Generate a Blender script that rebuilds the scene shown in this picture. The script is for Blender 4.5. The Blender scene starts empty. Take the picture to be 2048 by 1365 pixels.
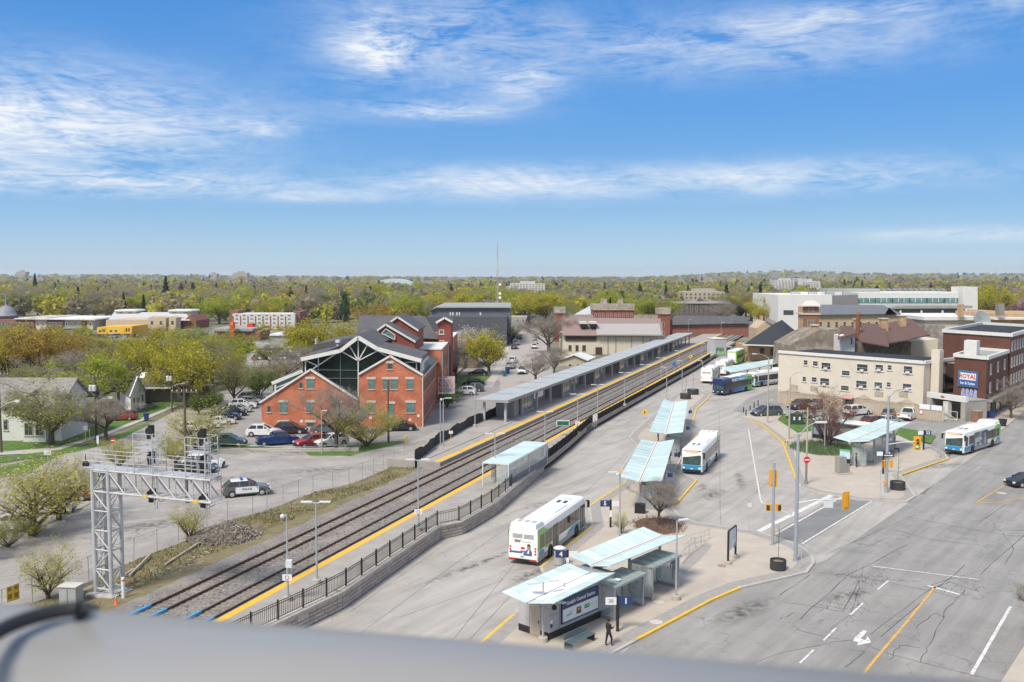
import bpy, bmesh, math, random
import numpy as np
from mathutils import Vector, Matrix, noise as mnoise
random.seed(7)
rnd = random.Random(11)
sc = bpy.context.scene
COL = sc.collection
R = math.radians
# ------------------------------------------------------------------ camera
CAM_H, F, HOR = 23.0, 1850.0, 552.0
PITCH = math.atan((682.5 - HOR) / F)
cam = bpy.data.cameras.new('camera'); cam.sensor_width = 36; cam.lens = F / 2048 * 36
cam.clip_start = 0.05; cam.clip_end = 40000
cam.dof.use_dof = True; cam.dof.focus_distance = 95; cam.dof.aperture_fstop = 6.0
cam_o = bpy.data.objects.new('camera', cam); COL.objects.link(cam_o)
cam_o.location = (0, 0, CAM_H); cam_o.rotation_euler = (R(90) - PITCH, 0, 0)
sc.camera = cam_o
# ------------------------------------------------------------------ light
SUN_AZ, SUN_EL = R(218), R(52)          # azimuth clockwise from the view axis: behind the viewer, to the left
SUN_STRENGTH, SKY_STRENGTH, EXPOSURE = 4.0, 0.115, 0.2
SKY_GAIN, CLOUD = 6.8, 7.6
wd = bpy.data.worlds.new('World'); sc.world = wd; wd.use_nodes = True
sun = bpy.data.lights.new('sun', 'SUN'); sun.energy = SUN_STRENGTH; sun.angle = R(16); sun.color = (1, .93, .80)
sun_o = bpy.data.objects.new('sun', sun); COL.objects.link(sun_o)
sd = Vector((math.sin(SUN_AZ) * math.cos(SUN_EL), math.cos(SUN_AZ) * math.cos(SUN_EL), math.sin(SUN_EL)))
sun_o.rotation_euler = sd.to_track_quat('Z', 'Y').to_euler(); sun_o.location = (0, 0, 120)
sc.view_settings.view_transform = 'Standard'; sc.view_settings.look = 'None'
sc.view_settings.exposure = EXPOSURE; sc.view_settings.gamma = 1; sc.view_settings.use_curve_mapping = False
sc.render.engine = 'CYCLES'; sc.cycles.use_denoising = True
sc.cycles.max_bounces = 5; sc.cycles.diffuse_bounces = 2; sc.cycles.glossy_bounces = 3; sc.cycles.transmission_bounces = 5
sc.cycles.transparent_max_bounces = 12; sc.cycles.volume_bounces = 0
sc.cycles.caustics_reflective = False; sc.cycles.caustics_refractive = False

# ---- sky: physical sky plus high streaky cloud, laid out by compass direction
def world_sky():
    nt = wd.node_tree; N = nt.nodes; L = nt.links; N.clear()
    out = N.new('ShaderNodeOutputWorld'); bg = N.new('ShaderNodeBackground'); bg.inputs[1].default_value = SKY_STRENGTH
    L.new(bg.outputs[0], out.inputs[0])
    sky = N.new('ShaderNodeTexSky'); sky.sky_type = 'NISHITA'; sky.sun_disc = False
    sky.sun_elevation = SUN_EL; sky.sun_rotation = SUN_AZ; sky.altitude = 300
    sky.air_density = 1.0; sky.dust_density = 0.3; sky.ozone_density = 1.5
    tc = N.new('ShaderNodeTexCoord'); sep = N.new('ShaderNodeSeparateXYZ'); L.new(tc.outputs['Generated'], sep.inputs[0])
    def M(op, a, b=None, c=None):
        n = N.new('ShaderNodeMath'); n.operation = op
        for i, v in enumerate((a, b, c)):
            if v is None: continue
            if isinstance(v, (int, float)): n.inputs[i].default_value = v
            else: L.new(v, n.inputs[i])
        return n.outputs[0]
    x, y, z = sep.outputs
    az = M('ARCTAN2', x, y)
    hl = M('SQRT', M('ADD', M('MULTIPLY', x, x), M('MULTIPLY', y, y)))
    el = M('ARCTAN2', z, hl)
    comb = N.new('ShaderNodeCombineXYZ'); L.new(az, comb.inputs[0]); L.new(el, comb.inputs[1])
    def fbm(sx, sy, scale, det, rough, dist=0.0, off=0.0, rot=0.0):
        mp = N.new('ShaderNodeMapping'); mp.inputs['Scale'].default_value = (sx, sy, 1)
        mp.inputs['Location'].default_value = (off, off * .37, off); mp.inputs['Rotation'].default_value = (0, 0, rot)
        L.new(comb.outputs[0], mp.inputs[0])
        n = N.new('ShaderNodeTexNoise'); n.inputs['Scale'].default_value = scale; n.inputs['Detail'].default_value = det
        n.inputs['Roughness'].default_value = rough; n.inputs['Distortion'].default_value = dist
        L.new(mp.outputs[0], n.inputs['Vector']); return n.outputs[0]
    n1 = fbm(1, 2.6, 7.0, 5, .64, .9, 3.1, -.22)      # large wisps
    n2 = fbm(1, 6.0, 17, 6, .70, 1.5, 9.7, -.34)     # fine streaks
    # (azimuth px, elevation px, half-width, half-height, weight)
    blobs = [(110, 275, 300, 85, 1.4), (250, 380, 380, 24, .9), (650, 400, 150, 10, .5), (545, 268, 70, 16, .7),
             (765, 105, 75, 45, 1.1), (890, 90, 230, 95, .6), (1045, 172, 70, 28, .85), (860, 228, 170, 18, .75),
             (1020, 368, 270, 30, .9), (1580, 365, 330, 30, .85), (1480, 110, 380, 55, .66), (1660, 70, 180, 20, .5), (2010, 60, 50, 26, .8), (1720, 8, 100, 14, .8), (1950, 478, 200, 13, .8)]
    tot = None
    for (px, py, rx, ry, w) in blobs:
        a = M('MULTIPLY_ADD', az, F/rx, -math.atan((px - 1024) / F)*F/rx)
        b = M('MULTIPLY_ADD', el, F/ry, -math.atan((HOR - py) / F)*F/ry)
        g = M('POWER', .3679/1.0, M('MULTIPLY_ADD', a, a, M('MULTIPLY', b, b)))
        tot = M('MULTIPLY', g, w) if tot is None else M('MULTIPLY_ADD', g, w, tot)
    def ramp01(v, a, b):
        n = N.new('ShaderNodeMapRange'); n.interpolation_type = 'SMOOTHSTEP'; n.inputs[1].default_value = a; n.inputs[2].default_value = b; L.new(v, n.inputs[0]); return n.outputs[0]
    away = M('MAXIMUM', ramp01(M('ABSOLUTE', az), .6, 1.2), ramp01(el, .32, .7))     # more cloud overhead and behind the viewer
    tot = M('MULTIPLY_ADD', away, 1.1, tot)
    mix = M('ADD', M('MULTIPLY', n1, .58), M('MULTIPLY', n2, .42))
    d = M('MULTIPLY', tot, M('MAXIMUM', M('MULTIPLY', M('SUBTRACT', mix, .375), 3.7), 0.0))
    d = M('MINIMUM', d, .92)
    # clear-sky tone by elevation, laid over the physical sky: pale at the horizon, deep blue higher up
    ramp = N.new('ShaderNodeValToRGB'); e = ramp.color_ramp.elements
    cols = [(0, (.58,.76,.92)), (.05, (.45,.68,.91)), (.18, (.20,.49,.90)), (.40, (.095,.37,.88)), (.7, (.06,.29,.80)), (1, (.045,.22,.66))]
    e[0].position = 0; e[1].position = 1
    for p_, c_ in cols[1:-1]: e.new(p_)
    for el_, (p_, c_) in zip(e, cols): el_.position = p_; el_.color = (*c_, 1)
    L.new(M('MULTIPLY', el, 2.2), ramp.inputs[0])
    sc_ = N.new('ShaderNodeVectorMath'); sc_.operation = 'SCALE'; sc_.inputs['Scale'].default_value = SKY_GAIN; L.new(ramp.outputs[0], sc_.inputs[0])
    m0 = N.new('ShaderNodeMix'); m0.data_type = 'RGBA'; m0.inputs['Factor'].default_value = .88
    L.new(sky.outputs[0], m0.inputs['A']); L.new(sc_.outputs[0], m0.inputs['B'])
    mx = N.new('ShaderNodeMix'); mx.data_type = 'RGBA'
    L.new(d, mx.inputs['Factor']); L.new(m0.outputs['Result'], mx.inputs['A']); mx.inputs['B'].default_value = (CLOUD*.95, CLOUD*.975, CLOUD, 1)
    L.new(mx.outputs['Result'], bg.inputs[0])
world_sky()

# ------------------------------------------------------------------ pixel -> place (2048 x 1365 photograph)
COS_P, SIN_P = math.cos(PITCH), math.sin(PITCH)
def ray(px, py):
    a, b = (px - 1024) / F, -(py - 682.5) / F
    return Vector((a, COS_P + b * SIN_P, -SIN_P + b * COS_P))
def P(px, py, z=0.0):
    r = ray(px, py); t = (z - CAM_H) / r.z
    return Vector((r.x * t, r.y * t, z))
def Pd(px, py, d):
    r = ray(px, py); t = d / r.y
    return Vector((r.x * t, d, CAM_H + r.z * t))
def zh(px, py, d): return Pd(px, py, d).z
def heading(p, q): return math.atan2(q.y - p.y, q.x - p.x)

# ------------------------------------------------------------------ materials
MATS = {}
def mat(name, col, rough=.6, var=.12, scale=3.0, bump=0.0, metal=0.0, spec=.5, emit=0, alpha=1, coat=0, dirt=None, det=4, stretch=None, trans=0, coords='Object', bscale=None):
    if name in MATS: return MATS[name]
    m = bpy.data.materials.new(name); m.use_nodes = True; nt = m.node_tree; N, L = nt.nodes, nt.links
    b = N['Principled BSDF']; b.inputs['Roughness'].default_value = rough; b.inputs['Metallic'].default_value = metal
    b.inputs['Specular IOR Level'].default_value = spec; b.inputs['Coat Weight'].default_value = coat
    b.inputs['Base Color'].default_value = (*col, 1); m.diffuse_color = (*col, 1)
    b.inputs['Transmission Weight'].default_value = trans
    if alpha < 1: b.inputs['Alpha'].default_value = alpha
    if emit: b.inputs['Emission Color'].default_value = (*col, 1); b.inputs['Emission Strength'].default_value = emit
    if var or bump or dirt:
        tc = N.new('ShaderNodeTexCoord'); src = tc.outputs['Object']
        if coords == 'World':
            g = N.new('ShaderNodeNewGeometry'); src = g.outputs['Position']
        if stretch:
            mp = N.new('ShaderNodeMapping'); mp.inputs['Scale'].default_value = stretch; L.new(src, mp.inputs[0]); src = mp.outputs[0]
        n = N.new('ShaderNodeTexNoise'); n.inputs['Scale'].default_value = scale; n.inputs['Detail'].default_value = det
        n.inputs['Roughness'].default_value = .62; L.new(src, n.inputs['Vector'])
        cr = N.new('ShaderNodeMapRange'); cr.inputs[1].default_value = .3; cr.inputs[2].default_value = .7
        cr.inputs[3].default_value = 1 - var; cr.inputs[4].default_value = 1 + var; L.new(n.outputs[0], cr.inputs[0])
        mx = N.new('ShaderNodeMix'); mx.data_type = 'RGBA'; mx.blend_type = 'MULTIPLY'; mx.inputs['Factor'].default_value = 1
        mx.inputs['A'].default_value = (*col, 1); L.new(cr.outputs[0], mx.inputs['B']); colour = mx.outputs['Result']
        if dirt:      # (colour, scale, low, high, amount)
            n2 = N.new('ShaderNodeTexNoise'); n2.inputs['Scale'].default_value = dirt[1]; n2.inputs['Detail'].default_value = 4
            n2.inputs['Roughness'].default_value = .68; L.new(src, n2.inputs['Vector'])
            r2 = N.new('ShaderNodeMapRange'); r2.inputs[1].default_value = dirt[2]; r2.inputs[2].default_value = dirt[3]
            r2.inputs[3].default_value = 0; r2.inputs[4].default_value = dirt[4]; L.new(n2.outputs[0], r2.inputs[0])
            m2 = N.new('ShaderNodeMix'); m2.data_type = 'RGBA'; L.new(r2.outputs[0], m2.inputs['Factor'])
            L.new(colour, m2.inputs['A']); m2.inputs['B'].default_value = (*dirt[0], 1); colour = m2.outputs['Result']
        L.new(colour, b.inputs['Base Color'])
        if bump:
            nb = n
            if bscale:
                nb = N.new('ShaderNodeTexNoise'); nb.inputs['Scale'].default_value = bscale; nb.inputs['Detail'].default_value = 5; L.new(src, nb.inputs['Vector'])
            bp = N.new('ShaderNodeBump'); bp.inputs['Strength'].default_value = 1; bp.inputs['Distance'].default_value = bump
            L.new(nb.outputs[0], bp.inputs['Height']); L.new(bp.outputs[0], b.inputs['Normal'])
    MATS[name] = m
    return m
def glass(name, col, rough=.05, var=.25, scale=.6):
    return mat(name, col, rough, var, scale, spec=.8)
def brick_mat(name, c1, c2, mortar, scale=1.0, var=.2):
    """bricks too small in the picture to be told apart: real brick size, world scale"""
    if name in MATS: return MATS[name]
    m = mat(name, c1, .85, 0); nt = m.node_tree; N, L = nt.nodes, nt.links; b = N['Principled BSDF']
    tc = N.new('ShaderNodeTexCoord'); g = N.new('ShaderNodeNewGeometry')
    # run the courses along the wall: u = dot(position, horizontal tangent), v = z
    cr = N.new('ShaderNodeVectorMath'); cr.operation = 'CROSS_PRODUCT'; cr.inputs[0].default_value = (0, 0, 1); L.new(g.outputs['True Normal'], cr.inputs[1])
    dt = N.new('ShaderNodeVectorMath'); dt.operation = 'DOT_PRODUCT'; L.new(cr.outputs[0], dt.inputs[0]); L.new(g.outputs['Position'], dt.inputs[1])
    sz = N.new('ShaderNodeSeparateXYZ'); L.new(g.outputs['Position'], sz.inputs[0])
    cb = N.new('ShaderNodeCombineXYZ'); L.new(dt.outputs['Value'], cb.inputs[0]); L.new(sz.outputs[2], cb.inputs[1])
    br = N.new('ShaderNodeTexBrick'); br.inputs['Scale'].default_value = scale; br.inputs['Mortar Size'].default_value = .006
    br.inputs['Brick Width'].default_value = .215; br.inputs['Row Height'].default_value = .075
    br.inputs['Color1'].default_value = (*c1, 1); br.inputs['Color2'].default_value = (*c2, 1); br.inputs['Mortar'].default_value = (*mortar, 1)
    L.new(cb.outputs[0], br.inputs['Vector'])
    n = N.new('ShaderNodeTexNoise'); n.inputs['Scale'].default_value = .55; n.inputs['Detail'].default_value = 7; L.new(g.outputs['Position'], n.inputs['Vector'])
    r = N.new('ShaderNodeMapRange'); r.inputs[1].default_value = .3; r.inputs[2].default_value = .7; r.inputs[3].default_value = 1 - var; r.inputs[4].default_value = 1 + var
    L.new(n.outputs[0], r.inputs[0])
    mx = N.new('ShaderNodeMix'); mx.data_type = 'RGBA'; mx.blend_type = 'MULTIPLY'; mx.inputs['Factor'].default_value = 1
    L.new(br.outputs[0], mx.inputs['A']); L.new(r.outputs[0], mx.inputs['B']); L.new(mx.outputs['Result'], b.inputs['Base Color'])
    return m
def road_mat(name, c, dark, light, rot, crack=0.0, streak=.12, patch=.5):
    """worn paving: broad stains, wheel-path streaks along the lane, fine grain and (for old asphalt) a network of fine cracks"""
    m = bpy.data.materials.new(name); m.use_nodes = True; N, L = m.node_tree.nodes, m.node_tree.links; b = N['Principled BSDF']; b.inputs['Roughness'].default_value = .88
    g = N.new('ShaderNodeNewGeometry')
    def nz(scale, det, sc=(1,1,1), r=0.0):
        mp = N.new('ShaderNodeMapping'); mp.inputs['Scale'].default_value = sc
        rv = N.new('ShaderNodeVectorRotate'); rv.rotation_type = 'Z_AXIS'; rv.inputs['Angle'].default_value = -r; L.new(g.outputs['Position'], rv.inputs['Vector']); L.new(rv.outputs[0], mp.inputs[0])
        n = N.new('ShaderNodeTexNoise'); n.inputs['Scale'].default_value = scale; n.inputs['Detail'].default_value = det; n.inputs['Roughness'].default_value = .65; L.new(mp.outputs[0], n.inputs['Vector']); return n.outputs[0]
    def rng(v, a, b_, lo, hi):
        r = N.new('ShaderNodeMapRange'); r.inputs[1].default_value = a; r.inputs[2].default_value = b_; r.inputs[3].default_value = lo; r.inputs[4].default_value = hi; L.new(v, r.inputs[0]); return r.outputs[0]
    def mixc(f, A, B, mode='MIX'):
        x = N.new('ShaderNodeMix'); x.data_type = 'RGBA'; x.blend_type = mode
        for k, v in (('Factor', f), ('A', A), ('B', B)):
            if isinstance(v, tuple): x.inputs[k].default_value = (*v, 1)
            elif isinstance(v, (int, float)): x.inputs[k].default_value = v
            else: L.new(v, x.inputs[k])
        return x.outputs['Result']
    col = mixc(rng(nz(.13, 4), .42, .68, 0, patch), c, dark); col = mixc(rng(nz(.3, 3, r=1), .52, .72, 0, patch*.8), col, light)
    col = mixc(1.0, col, rng(nz(1.0, 3, (.06,.9,1), rot), .3, .7, 1-streak, 1+streak), 'MULTIPLY'); col = mixc(1.0, col, rng(nz(14, 2), .3, .7, .9, 1.1), 'MULTIPLY')
    if crack:
        v = N.new('ShaderNodeTexVoronoi'); v.feature = 'DISTANCE_TO_EDGE'; v.inputs['Scale'].default_value = .42
        ad = N.new('ShaderNodeVectorMath'); ad.operation = 'ADD'; nn = N.new('ShaderNodeTexNoise'); nn.inputs['Scale'].default_value = 1.1; nn.inputs['Detail'].default_value = 3; L.new(g.outputs['Position'], nn.inputs['Vector']); sv = N.new('ShaderNodeVectorMath'); sv.operation = 'SCALE'; sv.inputs['Scale'].default_value = 1.3; L.new(nn.outputs['Color'], sv.inputs[0]); L.new(sv.outputs[0], ad.inputs[1]); L.new(g.outputs['Position'], ad.inputs[0]); L.new(ad.outputs[0], v.inputs['Vector'])
        k = N.new('ShaderNodeMath'); k.operation = 'MULTIPLY'; L.new(rng(v.outputs['Distance'], .006, .022, crack, 0), k.inputs[0]); L.new(rng(nz(.09, 3), .46, .60, 0, 1), k.inputs[1]); col = mixc(k.outputs[0], col, (.06,.057,.055))
    L.new(col, b.inputs['Base Color']); MATS[name] = m; return m
def attr_mat(name, rough=.8, trans=0.0, mul=1.0):
    """plant colour carried by the mesh (colour of the species and of the single leaf)"""
    if name in MATS: return MATS[name]
    m = bpy.data.materials.new(name); m.use_nodes = True; nt = m.node_tree; N, L = nt.nodes, nt.links
    b = N['Principled BSDF']; b.inputs['Roughness'].default_value = rough; b.inputs['Specular IOR Level'].default_value = .2
    a = N.new('ShaderNodeAttribute'); a.attribute_name = 'col'; L.new(a.outputs['Color'], b.inputs['Base Color'])
    if trans:
        t = N.new('ShaderNodeBsdfTranslucent'); L.new(a.outputs['Color'], t.inputs[0])
        ms = N.new('ShaderNodeMixShader'); ms.inputs[0].default_value = trans
        L.new(b.outputs[0], ms.inputs[1]); L.new(t.outputs[0], ms.inputs[2]); L.new(ms.outputs[0], N['Material Output'].inputs[0])
    MATS[name] = m
    return m

# ------------------------------------------------------------------ mesh building
class MB:
    def __init__(s): s.v = []; s.f = []; s.m = []
    def add(s, vs, fs, mi=0):
        o = len(s.v); s.v += [tuple(p) for p in vs]; s.f += [tuple(i + o for i in f) for f in fs]; s.m += [mi] * len(fs); return s
    def box(s, x0, x1, y0, y1, z0, z1, mi=0, M=None):
        vs = [Vector(p) for p in ((x0,y0,z0),(x1,y0,z0),(x1,y1,z0),(x0,y1,z0),(x0,y0,z1),(x1,y0,z1),(x1,y1,z1),(x0,y1,z1))]
        if M: vs = [M @ p for p in vs]
        return s.add(vs, [(0,3,2,1),(4,5,6,7),(0,1,5,4),(1,2,6,5),(2,3,7,6),(3,0,4,7)], mi)
    def bar(s, p, q, w, h=None, mi=0, up=(0,0,1)):
        p, q = Vector(p), Vector(q); h = w if h is None else h; d = (q - p)
        if d.length < 1e-6: return s
        d.normalize(); u = Vector(up)
        if abs(d.dot(u)) > .98: u = Vector((1,0,0))
        a = d.cross(u).normalized() * w / 2; b = a.cross(d).normalized() * h / 2
        vs = [p-a-b, p+a-b, p+a+b, p-a+b, q-a-b, q+a-b, q+a+b, q-a+b]
        return s.add(vs, [(0,3,2,1),(4,5,6,7),(0,1,5,4),(1,2,6,5),(2,3,7,6),(3,0,4,7)][::1], mi)
    def tube(s, p, q, r0, r1=None, n=8, mi=0, caps=True):
        p, q = Vector(p), Vector(q); r1 = r0 if r1 is None else r1; d = (q - p)
        if d.length < 1e-6: return s
        d.normalize(); u = Vector((0,0,1)) if abs(d.z) < .95 else Vector((1,0,0))
        a = d.cross(u).normalized(); b = d.cross(a)
        vs = []
        for c, r in ((p, r0), (q, r1)):
            for i in range(n):
                t = 2 * math.pi * i / n; vs.append(c + (a * math.cos(t) + b * math.sin(t)) * r)
        fs = [(i, (i+1) % n, n + (i+1) % n, n + i) for i in range(n)]
        fs = [f[::-1] for f in fs]
        if caps: fs += [tuple(range(n)), tuple(range(2*n-1, n-1, -1))]
        return s.add(vs, fs, mi)
    def path(s, pts, r, n=6, mi=0):
        for a, b in zip(pts[:-1], pts[1:]): s.tube(a, b, r, r, n, mi)
        return s
    def lathe(s, prof, n=16, mi=0, c=(0,0,0)):
        vs = []; k = len(prof)
        for (r, z) in prof:
            for i in range(n):
                t = 2*math.pi*i/n; vs.append((c[0]+r*math.cos(t), c[1]+r*math.sin(t), c[2]+z))
        fs = [(j*n+i, j*n+(i+1)%n, (j+1)*n+(i+1)%n, (j+1)*n+i) for j in range(k-1) for i in range(n)]
        fs += [tuple(range(n-1,-1,-1)), tuple((k-1)*n+i for i in range(n))]
        return s.add(vs, fs, mi)
    def prism(s, poly, z0, z1, mi=0, top=None):
        """vertical prism over a plan polygon (counter-clockwise or not)"""
        a = sum(poly[i][0]*poly[(i+1)%len(poly)][1]-poly[(i+1)%len(poly)][0]*poly[i][1] for i in range(len(poly)))
        if a < 0: poly = poly[::-1]
        n = len(poly); vs = [(p[0],p[1],z0) for p in poly] + [(p[0],p[1],z1) for p in poly]
        s.add(vs, [tuple(range(n-1,-1,-1))], mi); s.f[-1:] = s.f[-1:]
        s.add(vs, [(i,(i+1)%n,n+(i+1)%n,n+i) for i in range(n)], mi)
        return s.add(vs, [tuple(range(n,2*n))], mi if top is None else top)
    def side(s, poly, p, axis_u, axis_v, th, mi=0):
        """extrude a 2-D outline (u,v) standing at p with thickness th along u x v"""
        u, v = Vector(axis_u), Vector(axis_v); w = u.cross(v).normalized() * th; p = Vector(p); n = len(poly)
        a = sum(poly[i][0]*poly[(i+1)%n][1]-poly[(i+1)%n][0]*poly[i][1] for i in range(n))
        if a < 0: poly = poly[::-1]
        f = [p + u*q[0] + v*q[1] for q in poly]; b = [q + w for q in f]
        return s.add(f + b, [tuple(range(n-1,-1,-1)), tuple(range(n,2*n))] + [(i,(i+1)%n,n+(i+1)%n,n+i) for i in range(n)], mi)
    def sphere(s, c, r, n=10, k=6, mi=0, sx=1, sy=1, sz=1):
        vs = [(c[0],c[1],c[2]-r*sz)]
        for j in range(1,k):
            t = -math.pi/2+math.pi*j/k
            for i in range(n):
                a = 2*math.pi*i/n; vs.append((c[0]+r*sx*math.cos(t)*math.cos(a), c[1]+r*sy*math.cos(t)*math.sin(a), c[2]+r*sz*math.sin(t)))
        vs.append((c[0],c[1],c[2]+r*sz)); e = len(vs)-1
        fs = [(0,1+(i+1)%n,1+i) for i in range(n)] + [(1+(j-1)*n+i,1+(j-1)*n+(i+1)%n,1+j*n+(i+1)%n,1+j*n+i) for j in range(1,k-1) for i in range(n)]
        fs += [(e,1+(k-2)*n+i,1+(k-2)*n+(i+1)%n) for i in range(n)]
        return s.add(vs, fs, mi)
    def mesh(s, name, mats, smooth=False):
        me = bpy.data.meshes.new(name); me.from_pydata(s.v, [], s.f)
        for m in (mats if isinstance(mats, (list, tuple)) else [mats]): me.materials.append(m)
        if any(s.m): me.polygons.foreach_set('material_index', s.m)
        if smooth: me.polygons.foreach_set('use_smooth', [True]*len(s.f))
        me.update(); return me
    def build(s, name, mats, parent=None, loc=None, rz=0, smooth=False):
        return link(name, s.mesh(name, mats, smooth), parent, loc, rz)
def link(name, data, parent=None, loc=None, rz=0):
    o = bpy.data.objects.new(name, data); COL.objects.link(o)
    if parent is not None: o.parent = parent
    if loc is not None: o.location = loc
    if rz: o.rotation_euler = (0, 0, rz)
    return o
def tag(o, label, cat, group=None, kind=None):
    o['label'] = label; o['category'] = cat
    if group: o['group'] = group
    if kind: o['kind'] = kind
    return o
def thing(name, label, cat, loc=(0,0,0), rz=0, group=None):
    o = bpy.data.objects.new(name, None); COL.objects.link(o); o.empty_display_size = .3
    o.location = loc; o.rotation_euler = (0,0,rz)
    return tag(o, label, cat, group)
KIDS = {}
def copy_tree(o, parent=None):
    c = o.copy(); COL.objects.link(c); c.parent = parent
    for ch in list(o.children): copy_tree(ch, c)
    return c
def struct(name, mb, mats, parent=None, kind='structure', smooth=False, label=None):
    o = mb.build(name, mats, parent, smooth=smooth)
    if parent is None: o['kind'] = kind
    if label: o['label'] = label
    return o
def sheet(name, pts, z, m, parent=None, th=0.0, kind='structure', label=None):
    """flat sheet (or slab of thickness th) over plan points"""
    mb = MB(); pl = [(p[0], p[1]) for p in pts]
    a = sum(pl[i][0]*pl[(i+1)%len(pl)][1]-pl[(i+1)%len(pl)][0]*pl[i][1] for i in range(len(pl)))
    if a < 0: pl = pl[::-1]
    if th: mb.prism(pl, z-th, z)
    else: mb.add([(p[0],p[1],z) for p in pl], [tuple(range(len(pl)))])
    return struct(name, mb, m, parent, kind, label=label)
def px(pts, z=0): return [P(a, b, z) for a, b in pts]
def strip(mb, pts, w, z, mi=0, closed=False):
    """a painted line / flat ribbon of width w through plan points at height z"""
    pts = [Vector((p[0],p[1])) for p in pts]; n = len(pts); Lf, Rt = [], []
    for i in range(n):
        a = pts[max(i-1,0)]; b = pts[min(i+1,n-1)]; d = (b-a).normalized(); nn = Vector((-d.y,d.x))*w/2
        Lf.append((pts[i]+nn)); Rt.append((pts[i]-nn))
    for i in range(n-1):
        mb.add([(*Rt[i],z),(*Rt[i+1],z),(*Lf[i+1],z),(*Lf[i],z)], [(0,1,2,3)], mi)
    return mb
FONT_CACHE = {}
def text(s, size, m, parent, loc, rot=(R(90),0,0), align='CENTER', ext=.004, name='lettering', sx=1.0, bold=0.0):
    c = bpy.data.curves.new(name, 'FONT'); c.body = s; c.size = size; c.align_x = align; c.align_y = 'CENTER'; c.extrude = ext
    c.resolution_u = 2; c.offset = bold
    t = bpy.data.objects.new(name, c); COL.objects.link(t)
    me = bpy.data.meshes.new_from_object(t); me.materials.clear(); me.materials.append(m)
    bpy.data.objects.remove(t); bpy.data.curves.remove(c)
    o = link(name, me, parent, loc); o.rotation_euler = rot; o.scale = (sx,1,1); return o
def offset_line(pts, d):
    """plan polyline moved sideways by d (positive = right of travel)"""
    out = []; n = len(pts)
    for i in range(n):
        a = Vector(pts[max(i-1,0)][:2]); b = Vector(pts[min(i+1,n-1)][:2]); t = (b-a).normalized()
        out.append(Vector((pts[i][0]+t.y*d, pts[i][1]-t.x*d)))
    return out
def resample(pts, step):
    out = [Vector(pts[0][:2])]; acc = 0
    for a, b in zip(pts[:-1], pts[1:]):
        a, b = Vector(a[:2]), Vector(b[:2]); L = (b-a).length; t = step-acc
        while t <= L: out.append(a+(b-a)*t/L); t += step
        acc = (acc+L) % step if L else acc
    return out
def smooth_line(pts, k=6):
    P0 = [Vector(p[:2]) for p in pts]; out = []
    for i in range(len(P0)-1):
        a = P0[max(i-1,0)]; b = P0[i]; c = P0[i+1]; d = P0[min(i+2,len(P0)-1)]
        for j in range(k):
            t = j/k; out.append(.5*((2*b)+(c-a)*t+(2*a-5*b+4*c-d)*t*t+(3*b-a-3*c+d)*t**3))
    out.append(P0[-1]); return out
# ================================================================== THE SETTING
concrete = road_mat('bus_concrete', (.375,.35,.322), (.262,.243,.222), (.42,.393,.362), R(58), .25, .14, .65)
plaza_m = mat('plaza_concrete', (.44,.385,.325), .85, .08, .5, 0, coords='World', dirt=((.33,.29,.25), .3, .52, .75, .5), bscale=30)
paver_m = mat('paver_band', (.31,.29,.27), .85, .12, 2.5, 0, coords='World')
kerb_m = mat('kerb_concrete', (.42,.395,.36), .8, .14, 1.5, 0, coords='World')
yellow_m = mat('kerb_yellow', (.68,.44,.06), .6, .14, 3, coords='World', dirt=((.40,.33,.2), 2.5, .55, .75, .6))
white_m = mat('road_white', (.72,.71,.69), .7, .1, 3, coords='World', dirt=((.36,.35,.335), 2.6, .42, .62, .75))
yline_m = mat('road_yellow', (.66,.36,.05), .7, .12, 3, coords='World', dirt=((.3,.26,.2), 2.6, .44, .64, .75))
asph_main = road_mat('main_asphalt', (.272,.26,.245), (.19,.182,.172), (.325,.31,.288), R(52), .42, .14, .65)
asph_dark = mat('dark_asphalt', (.20,.198,.195), .88, .10, .5, 0, coords='World', dirt=((.14,.138,.135), .3, .5, .7, .6), bscale=40)
asph_lot = road_mat('lot_asphalt', (.335,.31,.288), (.21,.195,.185), (.42,.39,.355), R(30), .5, .10, .8)
tar_m = mat('tar', (.085,.08,.075), .6, .2, 4, coords='World')
joint_m = mat('slab_joint', (.16,.145,.135), .9, .2, 3, coords='World')
def grass_mat(name, a, dry=.35):
    return mat(name, a, .95, .35, 1.3, .04, coords='World', dirt=((.20,.15,.075), .45, .45, .7, dry), bscale=9)
grass_m = grass_mat('lawn', (.075,.150,.022), .15)
weed_m = grass_mat('weedy_ground', (.175,.15,.075), .85)
soil_m = mat('bare_soil', (.22,.165,.115), .95, .3, 1.2, .05, coords='World', dirt=((.33,.28,.23), .9, .5, .7, .7))
town_m = mat('town_ground', (.15,.14,.085), .95, .35, .05, .05, coords='World', dirt=((.27,.25,.23), .03, .5, .6, .8))

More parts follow.
